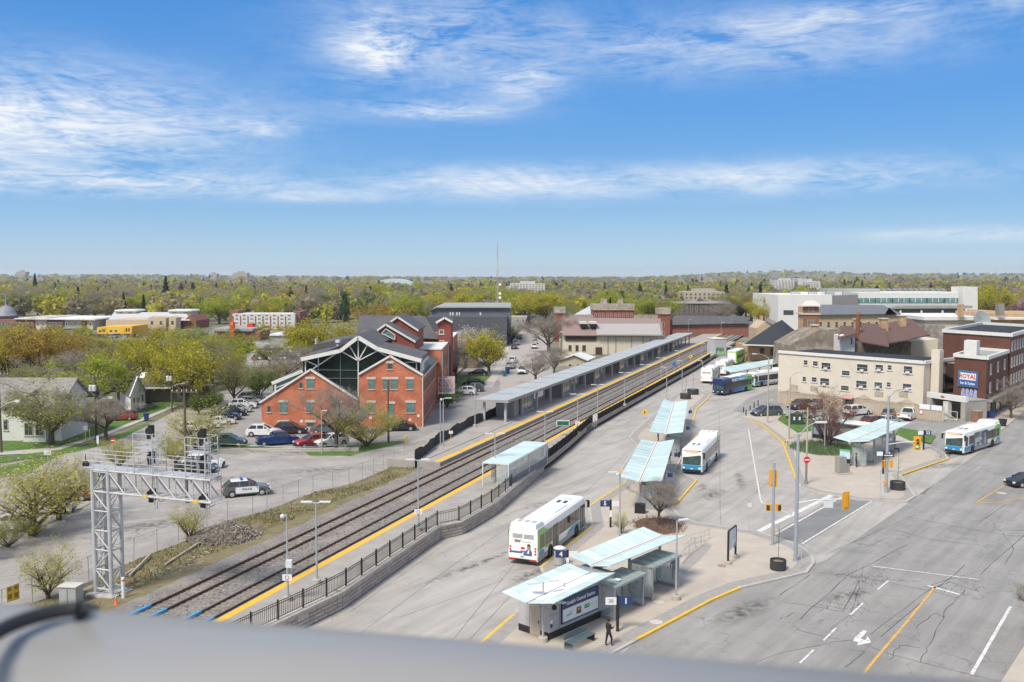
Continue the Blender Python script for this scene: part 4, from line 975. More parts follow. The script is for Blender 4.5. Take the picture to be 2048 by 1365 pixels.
# ================================================================== BUS SHELTERS
steelg_m = mat('shelter_steel', (.36,.37,.39), .45, .06, 2, metal=.3)
gut_m = mat('gutter_white', (.74,.71,.67), .6, .05, 2)
def wing_panes(par, A0, A1, B0, B1, n, base, m=teal_m, th=.05):
    for k in range(n):
        f0, f1 = k/n+.0035, (k+1)/n-.0035
        q = [A0.lerp(A1,f0)-base, A0.lerp(A1,f1)-base, B0.lerp(B1,f1)-base, B0.lerp(B1,f0)-base]; dn = Vector((0,0,-th))
        MB().add(q+[p+dn for p in q], [(0,1,2,3),(7,6,5,4),(0,4,5,1),(1,5,6,2),(2,6,7,3),(3,7,4,0)]).build('roof_pane', m, par)
def butterfly(label, L, V, Rr, n, zv=2.95, zo=3.45, inner=None, boxes=(), name='bus_shelter', posts=3):
    A0, A1 = P(*V[0],zv+KZ), P(*V[1],zv+KZ); l0, l1 = P(*L[0],zo+KZ), P(*L[1],zo+KZ); r0, r1 = P(*Rr[0],zo+KZ), P(*Rr[1],zo+KZ)
    base = Vector((A0.x, A0.y, KZ)); ax = (A1-A0); ax.z = 0; Ln = ax.length; ax.normalize(); pn = Vector((ax.y,-ax.x,0))
    o = thing(name, label, 'bus shelter', base, 0, 'glass butterfly roof shelters')
    g = .16
    wing_panes(o, A0-pn*g, A1-pn*g, l0, l1, n, base); wing_panes(o, A0+pn*g, A1+pn*g, r0, r1, n, base)
    MB().bar(A0-base+Vector((0,0,-.02)), A1-base+Vector((0,0,-.02)), .30, .10).build('gutter', gut_m, o)
    MB().bar(A0-base+Vector((0,0,.036)), A1-base+Vector((0,0,.036)), .07, .012).build('gutter_slot', mat('slot_dark',(.10,.09,.085),.8), o)
    MB().bar(A0-base+Vector((0,0,-.2)), A1-base+Vector((0,0,-.2)), .22, .24).build('ridge_beam', steelg_m, o)
    for k in range(posts):
        f = .06+.88*k/(posts-1); c = A0.lerp(A1,f)-base; c.z = 0
        po = MB().box(c.x-.10,c.x+.10,c.y-.10,c.y+.10,0,zv-.30).build('post', steelg_m, o)
        wl_ = (l0.lerp(l1,f)-base)*.8 + (A0.lerp(A1,f)-base)*.2; wr_ = (r0.lerp(r1,f)-base)*.8+(A0.lerp(A1,f)-base)*.2
        MB().bar((c.x,c.y,zv-.34), wl_-Vector((0,0,.10)), .08, .12).bar((c.x,c.y,zv-.34), wr_-Vector((0,0,.10)), .08, .12).build('rafter', steelg_m, po)
    return o, base, ax, pn, Ln
def enclosure(par, o_xy, ax, pn, L, W, H=2.35, n=3, z0=0.0, roof=True, open_front=True):
    """glass waiting box: x along ax, y along pn (front = +pn)"""
    def q(x, y, z): v = o_xy + ax*x + pn*y; return (v.x, v.y, z+z0)
    def bx(x0,x1,y0,y1,za,zb,m,nm):
        vs = [q(x0,y0,za),q(x1,y0,za),q(x1,y1,za),q(x0,y1,za),q(x0,y0,zb),q(x1,y0,zb),q(x1,y1,zb),q(x0,y1,zb)]
        return MB().add(vs, [(0,3,2,1),(4,5,6,7),(0,1,5,4),(1,2,6,5),(2,3,7,6),(3,0,4,7)]).build(nm, m, par)
    for x in (0, L):
        for y in (0, W): bx(x-.06,x+.06,y-.06,y+.06,0,H,steelg_m,'frame_post')
    for k in range(n): bx(L*k/n+.08,L*(k+1)/n-.08,-.02,.02,.25,H-.1,clear_m,'pane')
    bx(.08,L-.08,-.06,.06,.02,.22,steelg_m,'kick_rail')
    bx(-.02,.02,.1,W-.1,.2,H-.1,clear_m,'pane'); bx(L-.02,L+.02,.1,W-.1,.2,H-.1,clear_m,'pane')
    bx(-.05,.05,.1,W-.1,.02,.2,steelg_m,'kick_rail'); bx(L-.05,L+.05,.1,W-.1,.02,.2,steelg_m,'kick_rail')
    bx(L*.25,L*.75,.12,.5,.42,.48,steelg_m,'seat')
    if roof:
        nr = max(2, int(L/1.1))
        for k in range(nr): bx(-.2+(L+.4)*k/nr+.012,-.2+(L+.4)*(k+1)/nr-.012,-.15,W+.2,H+.02,H+.07,mat('smoked_roof_glass',(.30,.36,.36),.15,.1,1,spec=.7),'roof_pane')
        bx(-.2,L+.2,W+.12,W+.22,H-.06,H+.015,steelg_m,'roof_rail')
# near shelter behind the station building
o1, b1, ax1, pn1, L1 = butterfly('long glass butterfly roof shelter right behind the station building', [(1140.5,1113),(1287,1053.5)], [(1182.5,1131),(1327.6,1071)], [(1219,1132.4),(1374,1069.6)], 9, 3.1, 3.55, posts=3)
enclosure(o1, Vector((.2,-.3,0))+pn1*.35-ax1*.6, ax1, pn1, 3.5, 1.7, 2.3); enclosure(o1, pn1*.5+ax1*4.2, ax1, pn1, 3.6, 1.8, 2.4)
MB().box(-.1,.1,-.1,.1,0,.1).build('post_shoe', steelg_m, o1)
mk = P(1310,1135,KZ)-b1; mk.z = 0
o2, b2, ax2, pn2, L2 = butterfly('glass butterfly roof shelter with a bare tree at its near end', [(1240.5,953.5),(1282.4,879)], [(1279,963),(1314.6,884)], [(1324,961.5),(1348.5,879)], 14)
enclosure(o2, pn2*.1+ax2*1.0, ax2, pn2, 3.4, 1.5); enclosure(o2, pn2*.1+ax2*9.0, ax2, pn2, 3.4, 1.5)
MB().box(-.5,.5,-.35,.35,0,.9).build('bin_box', black_m, o2, Vector((0,-.6,0)), math.atan2(ax2.y,ax2.x)-1.57)
o3, b3, ax3, pn3, L3 = butterfly('glass butterfly roof shelter nearest the yellow diamond sign', [(1298,863.7),(1328,797.8)], [(1331.4,868),(1349,804)], [(1365.7,864.6),(1375.4,801)], 14)
enclosure(o3, pn3*.1+ax3*1.0, ax3, pn3, 3.6, 1.6); enclosure(o3, pn3*.1+ax3*12.0, ax3, pn3, 3.6, 1.6)
for k, f in enumerate((.25,.75)):
    for (ob, ax_, pn_, Ln_) in ((o2,ax2,pn2,L2),(o3,ax3,pn3,L3)):
        c = ax_*Ln_*f+pn_*2.6; MB().box(c.x-.25,c.x+.25,c.y-.02,c.y+.02,2.3,2.75).bar((c.x,c.y,2.7),(c.x,c.y,3.25),.05).build('hanging_sign', navy_m, ob)
o4, b4, ax4, pn4, L4 = butterfly('glass butterfly roof shelter on the corner plaza by the ornamental grass bed', [(1666,875),(1765,837)], [(1699,883.7),(1793,844)], [(1736.5,883),(1825,844)], 14)
enclosure(o4, pn4*.2+ax4*.6, ax4, pn4, 3.0, 1.6, 2.3, roof=False); enclosure(o4, pn4*.2+ax4*9, ax4, pn4, 3.4, 1.6, 2.3)
MB().box(-.65,.65,-.10,.10,.05,.85).build('bin_box', black_m, o4, -pn4*.4-ax4*.3, math.atan2(pn4.y,pn4.x)); MB().box(-.6,.6,-.06,.06,.9,2.0).build('map_case', mat('map_blue',(.45,.60,.70),.4,.3,2), o4, -pn4*.4-ax4*.3, math.atan2(pn4.y,pn4.x))
MB().box(-.61,.61,-.07,.07,1.75,2.0).build('map_header', mat('map_green',(.12,.45,.20),.4,.1,2), o4, -pn4*.4-ax4*.3, math.atan2(pn4.y,pn4.x))
o5, b5, ax5, pn5, L5 = butterfly('far glass shelter roof running behind the cream motel corner', [(1440,736),(1560,716)], [(1462,745),(1570,722)], [(1470,745),(1580,722)], 16, 3.0, 3.5, posts=5)
# adverts case shelter beyond the grass bed
o6 = thing('shelter_kiosk', 'long grey plaza kiosk with a pale green flat roof behind the bare shrub', 'kiosk', P(1625,876,KZ), heading(P(1625,876),P(1722,889)))
Lk = (P(1722,889)-P(1625,876)).length
MB().box(0,Lk,0,2.2,.6,2.5).build('wall_panel', mat('kiosk_grey',(.30,.29,.28),.6,.15,1), o6); MB().box(0,Lk,-.03,2.23,.0,.58).build('plinth', black_m, o6)
MB().box(.2,2.4,-.05,-.005,.75,2.2).build('poster', mat('poster_blue',(.16,.27,.38),.5,.7,1.5), o6)
for k in range(9): MB().box(-.4+(Lk+.8)*k/9+.015,-.4+(Lk+.8)*(k+1)/9-.015,-.5,2.7,2.62,2.70).build('roof_pane', teal_m if k < 6 else gut_m, o6)
MB().box(-.42,Lk+.42,-.45,-.35,2.5,2.61).box(-.42,Lk+.42,2.55,2.65,2.5,2.61).build('roof_rail', steelg_m, o6)
for x in (.1, Lk-.1): MB().box(x-.06,x+.06,-.42,-.30,0,2.5).build('post', steelg_m, o6)
# ================================================================== STATION BUILDING
wall_lav = mat('station_panel', (.40,.385,.40), .55, .05, 1, dirt=((.33,.31,.32), .8, .5, .75, .5)); gap_m = mat('panel_gap', (.14,.135,.14), .8)
BN = P(1098,1281,KZ); hd = R(47.5)
st = thing('station_building', 'small lavender grey station building with a navy name sign', 'building', BN, hd)
SLn, SWd, SH = 6.9, 2.55, 2.75
MB().box(0,SLn,0,SWd,.45,SH).build('wall', wall_lav, st); MB().box(-.02,SLn+.02,-.02,SWd+.02,0,.448).build('plinth', black_m, st)
for x in (1.0,5.1): MB().box(x-.012,x+.012,-.006,.0,.45,SH).build('panel_joint', gap_m, st)
MB().box(0,SLn,-.006,0,1.52,1.54).build('panel_joint', gap_m, st)
for y in (.55,1.62): MB().box(-.006,0,y-.012,y+.012,.45,SH).build('panel_joint', gap_m, st)
MB().box(-.006,0,0,SWd,2.0,2.02).build('panel_joint', gap_m, st)
dr = MB().box(-.03,-.007,.72,1.58,.02,2.1).build('door', mat('door_beige',(.42,.36,.29),.6,.06,1), st); MB().box(-.06,-.03,.8,.86,.9,1.05).build('handle', black_m, dr)
sgn = MB().box(1.15,5.0,-.10,-.01,.70,2.30).build('name_sign', navy_m, st)
MB().box(1.24,4.93,-.112,-.102,.80,1.63).build('sign_panel', adw_m, sgn)
text('Guelph Central Station', .33, adw_m, sgn, (3.1,-.108,1.95), (R(90),0,0), sx=.98, bold=.006, ext=.006)
for k, (x, m) in enumerate(((1.85, mat('logo_cyan',(.10,.42,.60),.5)),)):
    text('transit', .22, m, sgn, (x,-.118,1.18), (R(90),0,0), ext=.004, bold=.006); MB().box(x-.05,x+.38,-.118,-.114,1.30,1.335).build('logo_wave', m, sgn)
MB().box(2.62,3.10,-.120,-.114,.99,1.43).build('logo_square', mat('logo_dark',(.07,.065,.07),.5), sgn); MB().box(2.70,3.02,-.126,-.121,1.21,1.35).build('logo_bar', mat('logo_amber',(.65,.27,.03),.5), sgn)
lg = mat('logo_green',(.03,.33,.10),.5); text('GO', .36, lg, sgn, (3.72,-.118,1.25), (R(90),0,0), ext=.004, bold=.03)
MB().box(4.05,4.8,-.118,-.114,1.25,1.275).build('print_line', mat('print_grey2',(.35,.35,.36),.5), sgn)
tag(sgn, None, None) if False else None
MB().lathe([(.17,0),(.17,.06),(.12,.16),(.02,.17)],12).build('wall_speaker', black_m, st, (.45,-.02,2.0)).rotation_euler = (R(90),0,0)
for x in (.5, 6.4):
    MB().bar((x,0,2.35),(x,-.55,2.45),.04).box(x-.16,x+.16,-.85,-.45,2.44,2.5).build('wall_light', mat('light_white',(.72,.75,.75),.4), st)
MB().box(5.45,5.75,-.03,0,2.05,2.25).build('small_plate', mat('plate_orange',(.55,.30,.14),.5,.2,6), st); MB().box(-.02,0,.1,.35,2.28,2.42).build('small_plate', mat('plate_yellow',(.55,.47,.2),.5), st)
MB().box(.12,.32,-.02,0,1.0,1.22).build('notice', adw_m, st); MB().box(.12,.32,-.02,0,.75,.98).build('notice', navy_m, st)
# its butterfly roof: glass rim round a white membrane
A0, A1 = P(1053.5,1206.6,3.05), P(1182.5,1145.3,3.05); l0, l1 = P(1003.5,1184,3.6), P(1135.7,1126,3.6); r0, r1 = P(1108.3,1206.6,3.4), P(1230.8,1145.3,3.4)
base = Vector((BN.x,BN.y,KZ)); inv = Matrix.Rotation(-hd,4,'Z')
def lw(p): return inv @ (p-base)
roofp = MB().bar(lw(A0)-Vector((0,0,.02)), lw(A1)-Vector((0,0,.02)), .12, .08).build('roof_valley', mat('valley_dark',(.30,.27,.24),.7,.3,2), st)
memb = mat('roof_membrane', (.80,.80,.79), .7, .03, 1)
def grid(Aa, Ab, Ba, Bb, nu, nv, pick, m, nm):
    for i in range(nu):
        for j in range(nv):
            if not pick(i,j): continue
            f = [(i/nu+.004,j/nv),((i+1)/nu-.004,j/nv),((i+1)/nu-.004,(j+1)/nv-.004),(i/nu+.004,(j+1)/nv-.004)]
            q = [lw(Aa.lerp(Ab,u).lerp(Ba.lerp(Bb,u),v)) for u,v in f]; dn = Vector((0,0,-.05))
            MB().add(q+[p+dn for p in q], [(0,1,2,3),(7,6,5,4),(0,4,5,1),(1,5,6,2),(2,6,7,3),(3,7,4,0)]).build(nm, m, roofp)
def quad(Aa, Ab, Ba, Bb, u0, u1, v0, v1, m, nm, dz=0.02):
    q = [lw(Aa.lerp(Ab,u).lerp(Ba.lerp(Bb,u),v))+Vector((0,0,dz)) for u,v in ((u0,v0),(u1,v0),(u1,v1),(u0,v1))]; dn = Vector((0,0,-.06))
    MB().add(q+[p+dn for p in q], [(0,1,2,3),(7,6,5,4),(0,4,5,1),(1,5,6,2),(2,6,7,3),(3,7,4,0)]).build(nm, m, roofp)
grid(A0, A1, l0, l1, 9, 2, lambda i,j: i in (0,8) or j == 1, teal_m, 'roof_pane'); grid(A0, A1, r0, r1, 9, 2, lambda i,j: i in (0,8) or j == 1, teal_m, 'roof_pane')
quad(A0,A1,l0,l1,.115,.885,.03,.55,memb,'roof_membrane',.03); quad(A0,A1,r0,r1,.115,.885,.03,.55,memb,'roof_membrane',.03)
MB().box(.2,SLn-.2,.2,SWd-.2,SH,SH+.10).build('roof_curb', steelg_m, st); q = lw(A0.lerp(A1,.5)); MB().tube((q.x,q.y-.3,q.z),(q.x,q.y-.3,q.z+.35),.05).build('vent_pipe', steelg_m, roofp)
# small shed shelter far along the platform
kx = thing('platform_kiosk','grey box shaped lift house standing on the far platform end','kiosk', P(1441,714,0), TRK-.9)
MB().box(-1.9,1.9,0,4.2,0,5.1).build('wall', mat('kiosk_metal',(.45,.46,.48),.5,.05,1), kx); MB().box(-1.5,1.0,-.04,0,.9,2.6).build('window', mat('kiosk_green_glass',(.10,.22,.17),.2,.5,1), kx); MB().box(-2.0,2.0,-.1,4.3,5.1,5.25).build('roof', gut_m, kx)
MB().box(-1.2,1.4,-.09,-.045,.5,1.6).build('poster', mat('kiosk_poster',(.28,.50,.30),.5,.6,1), kx); MB().box(1.95,4.0,.5,5.5,2.6,2.75).box(3.7,3.9,.6,.8,0,2.6).box(3.7,3.9,5.2,5.4,0,2.6).build('side_canopy', teal_m, kx)
# ================================================================== BUILDINGS
brick_o = brick_mat('orange_brick', (.42,.10,.043), (.52,.145,.066), (.38,.25,.18), var=.3)
brick_r = brick_mat('red_brick', (.20,.035,.025), (.25,.05,.035), (.2,.1,.08))
brick_d = brick_mat('inn_brick', (.10,.034,.022), (.14,.05,.032), (.12,.07,.05))
brick_t = brick_mat('tan_brick', (.42,.26,.13), (.48,.31,.17), (.45,.38,.3))
brick_c = brick_mat('castle_brick', (.22,.05,.032), (.27,.075,.05), (.25,.16,.12))
shingle = mat('shingle_grey', (.085,.082,.088), .9, .22, 2.0, dirt=((.13,.125,.13), .4, .45, .7, .6))
shingle_b = mat('shingle_black', (.03,.032,.04), .9, .2, 2)
shingle_br = mat('shingle_brown', (.12,.07,.058), .9, .2, 2)
trim_w = mat('white_trim', (.66,.65,.62), .6, .06, 2)
stone_t = mat('pale_stone', (.55,.50,.44), .85, .12, 2)
cream = mat('cream_render', (.60,.55,.43), .85, .05, .6, dirt=((.48,.43,.34), .5, .5, .75, .5))
motel_w = mat('motel_render', (.62,.555,.465), .85, .04, .5, dirt=((.50,.44,.36), .35, .52, .75, .5))
winframe = mat('window_frame', (.62,.62,.60), .5, .05, 3); pane_d = glass('window_pane', (.05,.06,.065), .06, .6, .9); pane_t = glass('teal_pane', (.12,.24,.23), .08, .5, .5)
dark_glass = mat('atrium_glass', (.008,.018,.016), .08, .8, .15, spec=.25); dark_frame = mat('dark_frame', (.16,.17,.14), .6, .1, 3)
flat_roof = mat('flat_roof_grey', (.30,.30,.29), .9, .12, .5); tar_roof = mat('tar_roof', (.02,.02,.023), .8, .3, .7); white_roof = mat('white_roof', (.66,.66,.64), .8, .06, .5)
WC = {}
def window(par, a, n, w, h, z, frame=winframe, pane=pane_d, lintel=None, sill=True, proud=.05, mull=0, far=False, ac=False):
    """a: plan point (world, minus parent base) at the window's middle; n: outward normal"""
    ang = math.atan2(n.y, n.x) + math.pi/2
    key = (round(w,2), round(h,2), frame.name, pane.name, mull, far)
    if key not in WC:
        f = .07 if far else .11
        fb = MB().box(-w/2,w/2,-proud,.0,0,f).box(-w/2,w/2,-proud,0,h-f,h).box(-w/2,-w/2+f,-proud,0,f,h-f).box(w/2-f,w/2,-proud,0,f,h-f)
        for k in range(mull): x = -w/2+w*(k+1)/(mull+1); fb.box(x-.025,x+.025,-proud,0,f,h-f)
        fb.box(-w/2+f,w/2-f,-proud*.9,0,h/2-.02,h/2+.02)
        pb = MB().box(-w/2+f,w/2-f,-.015,.0,f,h-f)
        if far: fb.box(-w/2+f,w/2-f,-.02,.0,f,h-f,1); WC[key] = (fb.mesh('window', [frame, pane]), None)
        else: WC[key] = (fb.mesh('window', frame), pb.mesh('pane', pane))
    me, pm = WC[key]; off = n*.001
    o = link('window', me, par, (a.x+off.x, a.y+off.y, z), ang)
    if pm: link('pane', pm, o)
    if lintel:
        k2 = ('L', round(w,2)); 
        if k2 not in WC: WC[k2] = MB().box(-w/2-.18,w/2+.18,-.09,0,0,.34).mesh('lintel', stone_t)
        link('lintel', WC[k2], o, (0,0,h+.001))
    if sill and not far:
        k3 = ('S', round(w,2))
        if k3 not in WC: WC[k3] = MB().box(-w/2-.08,w/2+.08,-.12,0,-.1,-.001).mesh('sill', stone_t)
        link('sill', WC[k3], o)
    if ac:
        k4 = 'AC'
        if k4 not in WC: WC[k4] = MB().box(-.33,.33,-.32,.0,.06,.44).mesh('air_conditioner', trim_w)
        link('air_conditioner', WC[k4], o)
    return o
def fp(par, pts, d, depth, m, name, base):
    """front-facing outline (pixels at distance d; None = ground) with real depth"""
    q = []
    for (x, y) in pts:
        p = Pd(x, 700 if y is None else y, d)
        if y is None: p.z = 0
        q.append(Vector((p.x-base.x, p.y-base.y, p.z)))
    mb = MB(); n = len(q); b = [p+Vector((0,depth,0)) for p in q]
    ar = sum(q[i].x*q[(i+1)%n].z-q[(i+1)%n].x*q[i].z for i in range(n))
    if ar < 0: q, b = q[::-1], b[::-1]
    mb.add(q+b, [tuple(range(n)), tuple(range(2*n-1,n-1,-1))]+[((i+1)%n,i,n+i,n+(i+1)%n) for i in range(n)])
    return mb.build(name, m, par)
def fw(par, base, x, y0, y1, d, wpx, **k):
    """window on a camera-facing wall at distance d given in pixels"""
    p, t = Pd(x, y1, d), Pd(x, y0, d); return window(par, Vector((p.x-base.x, d-base.y-.002)), Vector((0,-1)), wpx/F*d, t.z-p.z, p.z, **k)
def root(name, label, x, d, cat='building', group=None):
    p = Pd(x, 700, d); return thing(name, label, cat, (p.x, d, 0), 0, group), Vector((p.x, d, 0))
def block(par, base, pts, z0, z1, m, name='wall', roof=None, parapet=0, pm=None):
    q = [(p.x-base.x, p.y-base.y) for p in pts]; o = MB().prism(q, z0, z1).build(name, m, par)
    if roof: MB().prism([(sum(a[0] for a in q)/len(q)*.02+p[0]*.98, sum(a[1] for a in q)/len(q)*.02+p[1]*.98) for p in q], z1, z1+.08).build('roof', roof, par)
    if parapet:
        mb = MB(); n = len(q)
        for i in range(n): a, b = q[i], q[(i+1)%n]; mb.bar((a[0],a[1],z1+parapet/2),(b[0],b[1],z1+parapet/2),.45,parapet)
        mb.build('cornice', pm or trim_w, par)
    return o
def edge_windows(par, base, a, b, fs, z, w, h, **k):
    d = (b-a); d = Vector((d.x,d.y)); n = Vector((d.y,-d.x)).normalized()
    for f in fs: window(par, Vector((a.x+d.x*f-base.x, a.y+d.y*f-base.y)), n, w, h, z, **k)
def gable_roof(par, a, b, dep, ze, zr, m, base, over=.4, th=.18, name='roof', frac=.5):
    """ridge parallel to a-b (front eave), depth dep behind it"""
    d = Vector((b.x-a.x,b.y-a.y)); L = d.length; d /= L; nn = Vector((-d.y,d.x))
    def q(x,y,z): v = Vector((a.x-base.x,a.y-base.y))+d*x+nn*y; return (v.x,v.y,z)
    mb = MB(); s1 = (zr-ze)/(dep*frac); s2 = (zr-ze)/(dep*(1-frac))
    for (y0,z0,y1,z1) in ((-over,ze-over*s1,dep*frac,zr),(dep*frac,zr,dep+over,ze-over*s2)):
        t = [q(-over,y0,z0),q(L+over,y0,z0),q(L+over,y1,z1),q(-over,y1,z1)]; u = [(p[0],p[1],p[2]+th) for p in t]
        mb.add(t+u, [(3,2,1,0),(4,5,6,7),(0,1,5,4),(1,2,6,5),(2,3,7,6),(3,0,4,7)])
    g = MB()
    for x in (0,L): g.add([q(x,0,ze),q(x,dep,ze),q(x,dep*frac,zr)], [(0,1,2)])
    return mb.build(name, m, par), g
# ---- brick office with the glass gable -------------------------------------------------
D1 = 140.0; bb, base = root('brick_office', 'orange brick office with a large dark glass gable and grey roofs', 522, D1)
fp(bb, [(522,None),(716,None),(716,801),(621,741),(522,806)], D1, 15, brick_o, 'wall', base)
fp(bb, [(717.5,None),(844,None),(844,750),(780,714),(717.5,749)], D1, 26, brick_o, 'wall', base)
# pale verge trims on both brick gables
def trim_line(par, pts, d, w=.28, m=trim_w, dep=.35, name='verge_trim', base=base):
    mb = MB(); q = [Pd(x,y,d)-base for x,y in pts]
    for a, b in zip(q[:-1], q[1:]): mb.bar(a, b, dep, w)
    return mb.build(name, m, par)
trim_line(bb, [(519,806),(621,739.5),(717,801)], D1-.1); trim_line(bb, [(717,749),(780,712.5),(846,751)], D1-.1)
def roof_slope(par, p0, p1, d0, d1, m, th=.2, name='roof', base=base, p2=None, p3=None):
    """roof plane: front edge p0-p1 at distance d0, running straight back to d1"""
    a, b = Pd(*p0,d0)-base, Pd(*p1,d0)-base; c = Vector((b.x,b.y+(d1-d0),b.z)); d = Vector((a.x,a.y+(d1-d0),a.z)); up = Vector((0,0,th))
    return MB().add([a,b,c,d,a+up,b+up,c+up,d+up], [(3,2,1,0),(4,5,6,7),(0,1,5,4),(1,2,6,5),(2,3,7,6),(3,0,4,7)]).build(name, m, par)
roof_slope(bb, (519,807), (621,740.5), D1+.1, D1+15, shingle); roof_slope(bb, (621,740.5), (717,801.5), D1+.1, D1+1.2, shingle)
roof_slope(bb, (780,713), (847,752), D1+.1, D1+26.5, shingle); roof_slope(bb, (716,750), (780,713), D1+.1, D1+1.2, shingle)
# atrium: dark glass wall set back, panes split by white mullions
DG = D1+1.5
gl = fp(bb, [(606,None),(840,None),(840,724),(716.5,678),(606,721)], DG, .3, dark_glass, 'glass_wall', base)
def mull(pts, w=.16, m=trim_w): 
    mb = MB(); q = [Pd(x,y,DG-.12)-base for x,y in pts]
    for a, b in zip(q[:-1], q[1:]): mb.bar(a,b,w,w)
    mb.build('mullion', m, bb)
for l_ in ([(716.5,676),(716.5,880)], [(681,702),(716.5,722)], [(698,690),(716.5,722)], [(735,690),(716.5,722)], [(755,702),(716.5,722)], [(681,702),(620,742)], [(755,702),(795,725),(842,752)], [(637,712),(637,733)], [(611,721),(611,770)], [(611,721),(635,732)], [(800,712),(800,726)], [(805,726),(834,724)], [(833,720),(833,745)]): mull(l_)
thin = mat('thin_mullion', (.16,.18,.18), .5, .1, 2)
for l_ in ([(620,740),(716,741)], [(640,757),(716,757)], [(681,706),(681,790)], [(637,735),(637,760)]): mull(l_, .07, thin)
trim_line(bb, [(603,719),(681,702),(716.5,675),(755,698),(843,722)], DG-.5, .55, trim_w, 1.0, 'barge_board')
rt = Vector((0,0,.02))
for (p0,p1,dd) in (((603,716),(681,699.5),D1+13),((681,699.5),(716.5,672),D1+16),((716.5,672),(756,696),D1+16),((756,696),(843,719.5),D1+13)): roof_slope(bb, p0, p1, DG-.4, dd, shingle)
# clerestory under the right-hand eave
p0 = Pd(842,724,DG)-base; MB().box(p0.x-.15,p0.x+.15,1.6,12.5,p0.z-2.2,p0.z-.05).build('clerestory', mat('clerestory_white',(.60,.61,.58),.5,.1,2), bb)
for k in range(9): MB().box(p0.x+.15,p0.x+.19,5.0+k*.85,5.6+k*.85,p0.z-1.7,p0.z-.5).build('clerestory_pane', pane_t, bb)
# red stepped dormers behind
fp(bb, [(757,None),(757,662),(771,651),(829,684),(829,None)], D1+17, 7, brick_r, 'dormer_wall', base); fp(bb, [(779,None),(779,648),(795,636),(834,662),(834,None)], D1+24, 12, brick_r, 'dormer_wall', base)
trim_line(bb, [(755,661),(771,649.5),(831,684.5)], D1+16.8, .3); trim_line(bb, [(777,647),(795,634.5),(837,662)], D1+23.8, .3)
roof_slope(bb, (771,649.5), (832,684.5), D1+16.9, D1+25, shingle); roof_slope(bb, (755,661.5), (771,649.5), D1+16.9, D1+25, shingle); roof_slope(bb, (795,634.5), (838,662), D1+23.9, D1+37, shingle); roof_slope(bb, (777,648), (795,634.5), D1+23.9, D1+37, shingle)
fp(bb, [(764,667),(772,659),(789,671),(789,679)], D1+16.9, .1, pane_t, 'dormer_window', base); trim_line(bb, [(763,667),(772,658),(790,671),(790,680),(763,667)], D1+16.9, .12)
# tower and rear wings
fp(bb, [(876,None),(876,645),(890,637),(902,644),(902,None)], D1+44, 6, brick_r, 'tower', base); trim_line(bb, [(872,646),(889,636),(905,645)], D1+43.6, .4); roof_slope(bb, (889,635), (906,644.5), D1+43.5, D1+51, shingle); roof_slope(bb, (872,645), (889,635), D1+43.5, D1+51, shingle)
fw(bb, base, 883, 660, 669, D1+44, 10); fw(bb, base, 883, 681, 694, D1+44, 10)
fp(bb, [(716,None),(716,668),(890,676),(890,None)], D1+45, 16, brick_r, 'rear_wall', base)
a = Pd(714,672,D1+43)-base; b = Pd(876,679,D1+43)-base; c = Pd(850,634,D1+55)-base; d = Pd(718,632,D1+55)-base; up = Vector((0,0,.2))
MB().add([a,b,c,d,a+up,b+up,c+up,d+up], [(3,2,1,0),(4,5,6,7),(0,1,5,4),(1,2,6,5),(2,3,7,6),(3,0,4,7)]).build('roof', shingle, bb)
fp(bb, [(846,None),(846,690),(880,690),(880,None)], D1+40, 20, brick_r, 'rear_wall', base); fp(bb, [(626,None),(626,690),(700,676),(716,676),(716,None)], D1+26, 16, shingle, 'rear_block', base)
# side facade (receding) with two storeys of windows, parapet block behind
sx = Pd(844,750,D1).x - base.x
for k in range(10):
    y = 1.6+k*2.35; 
    for z, h in ((1.1,2.0),(5.0,1.75)): window(bb, Vector((sx,y)), Vector((1,0)), .95, h, z, frame=dark_frame, pane=pane_d)
MB().box(sx+.001,sx+.25,-.02,26.0,7.55,7.8).build('eave_gutter', trim_w, bb); MB().tube((sx+.1,-.1,0),(sx+.1,-.1,7.6),.07).build('downpipe', trim_w, bb)
MB().box(sx-6,sx+.9,27,76,0,9.6).build('side_wing', brick_o, bb); MB().box(sx-6.1,sx+1.0,26.9,76.1,9.6,9.85).build('coping', trim_w, bb)
for k in range(9):
    for z in (1.5,5.6): window(bb, Vector((sx+.9,30+k*4.6)), Vector((1,0)), 1.3, 2.4, z, frame=dark_frame, pane=pane_d)
for y in (27.2,44,60): MB().tube((sx+1.0,y,0),(sx+1.0,y,9.4),.09).build('downpipe', trim_w, bb)
# front windows
for x, y0, y1, w in ((538,812,825,8),(567,805,826,15),(620,805,825,15),(676,806,825,15),(567,845,855,17),(621,845,856,17),(621,758.5,778,15),(602,765,777,8),(743,759,779,13),(772,759,779,12),(788.5,759,779,13),(820,759,779,13),(743,806,826,14),(782,808,832,13),(821,806,826,17),(780,727,739,11)):
    fw(bb, base, x, y0, y1, D1, w, frame=dark_frame, pane=pane_t if y1-y0 > 13 else pane_d, lintel=(w > 10))
for x, y in ((527,848),(603,843),(741,836),(820,840),(837,832)): p = Pd(x,y,D1)-base; MB().box(p.x-.2,p.x+.2,-.03,0,p.z-.2,p.z+.2).build('wall_plate', trim_w, bb)
# roof gear
for k in range(6): p = Pd(759+k*4.2,690-k*1.8,D1+10)-base; MB().lathe([(.22,0),(.22,.5),(.3,.55),(.3,.75)],8).build('roof_vent', black_m, bb, (p.x,10+k*.2,p.z-.6))
p = Pd(673,688,D1+12)-base; MB().lathe([(.3,0),(.3,1.3),(.55,1.5),(.45,1.9),(.1,2.0)],10).build('exhaust_cowl', steel_m, bb, (p.x,13.5,p.z-1.4)); p = Pd(633,690,D1+28)-base; MB().tube((p.x,28,p.z-2),(p.x,28,p.z+1.2),.25).build('flue', steel_m, bb)
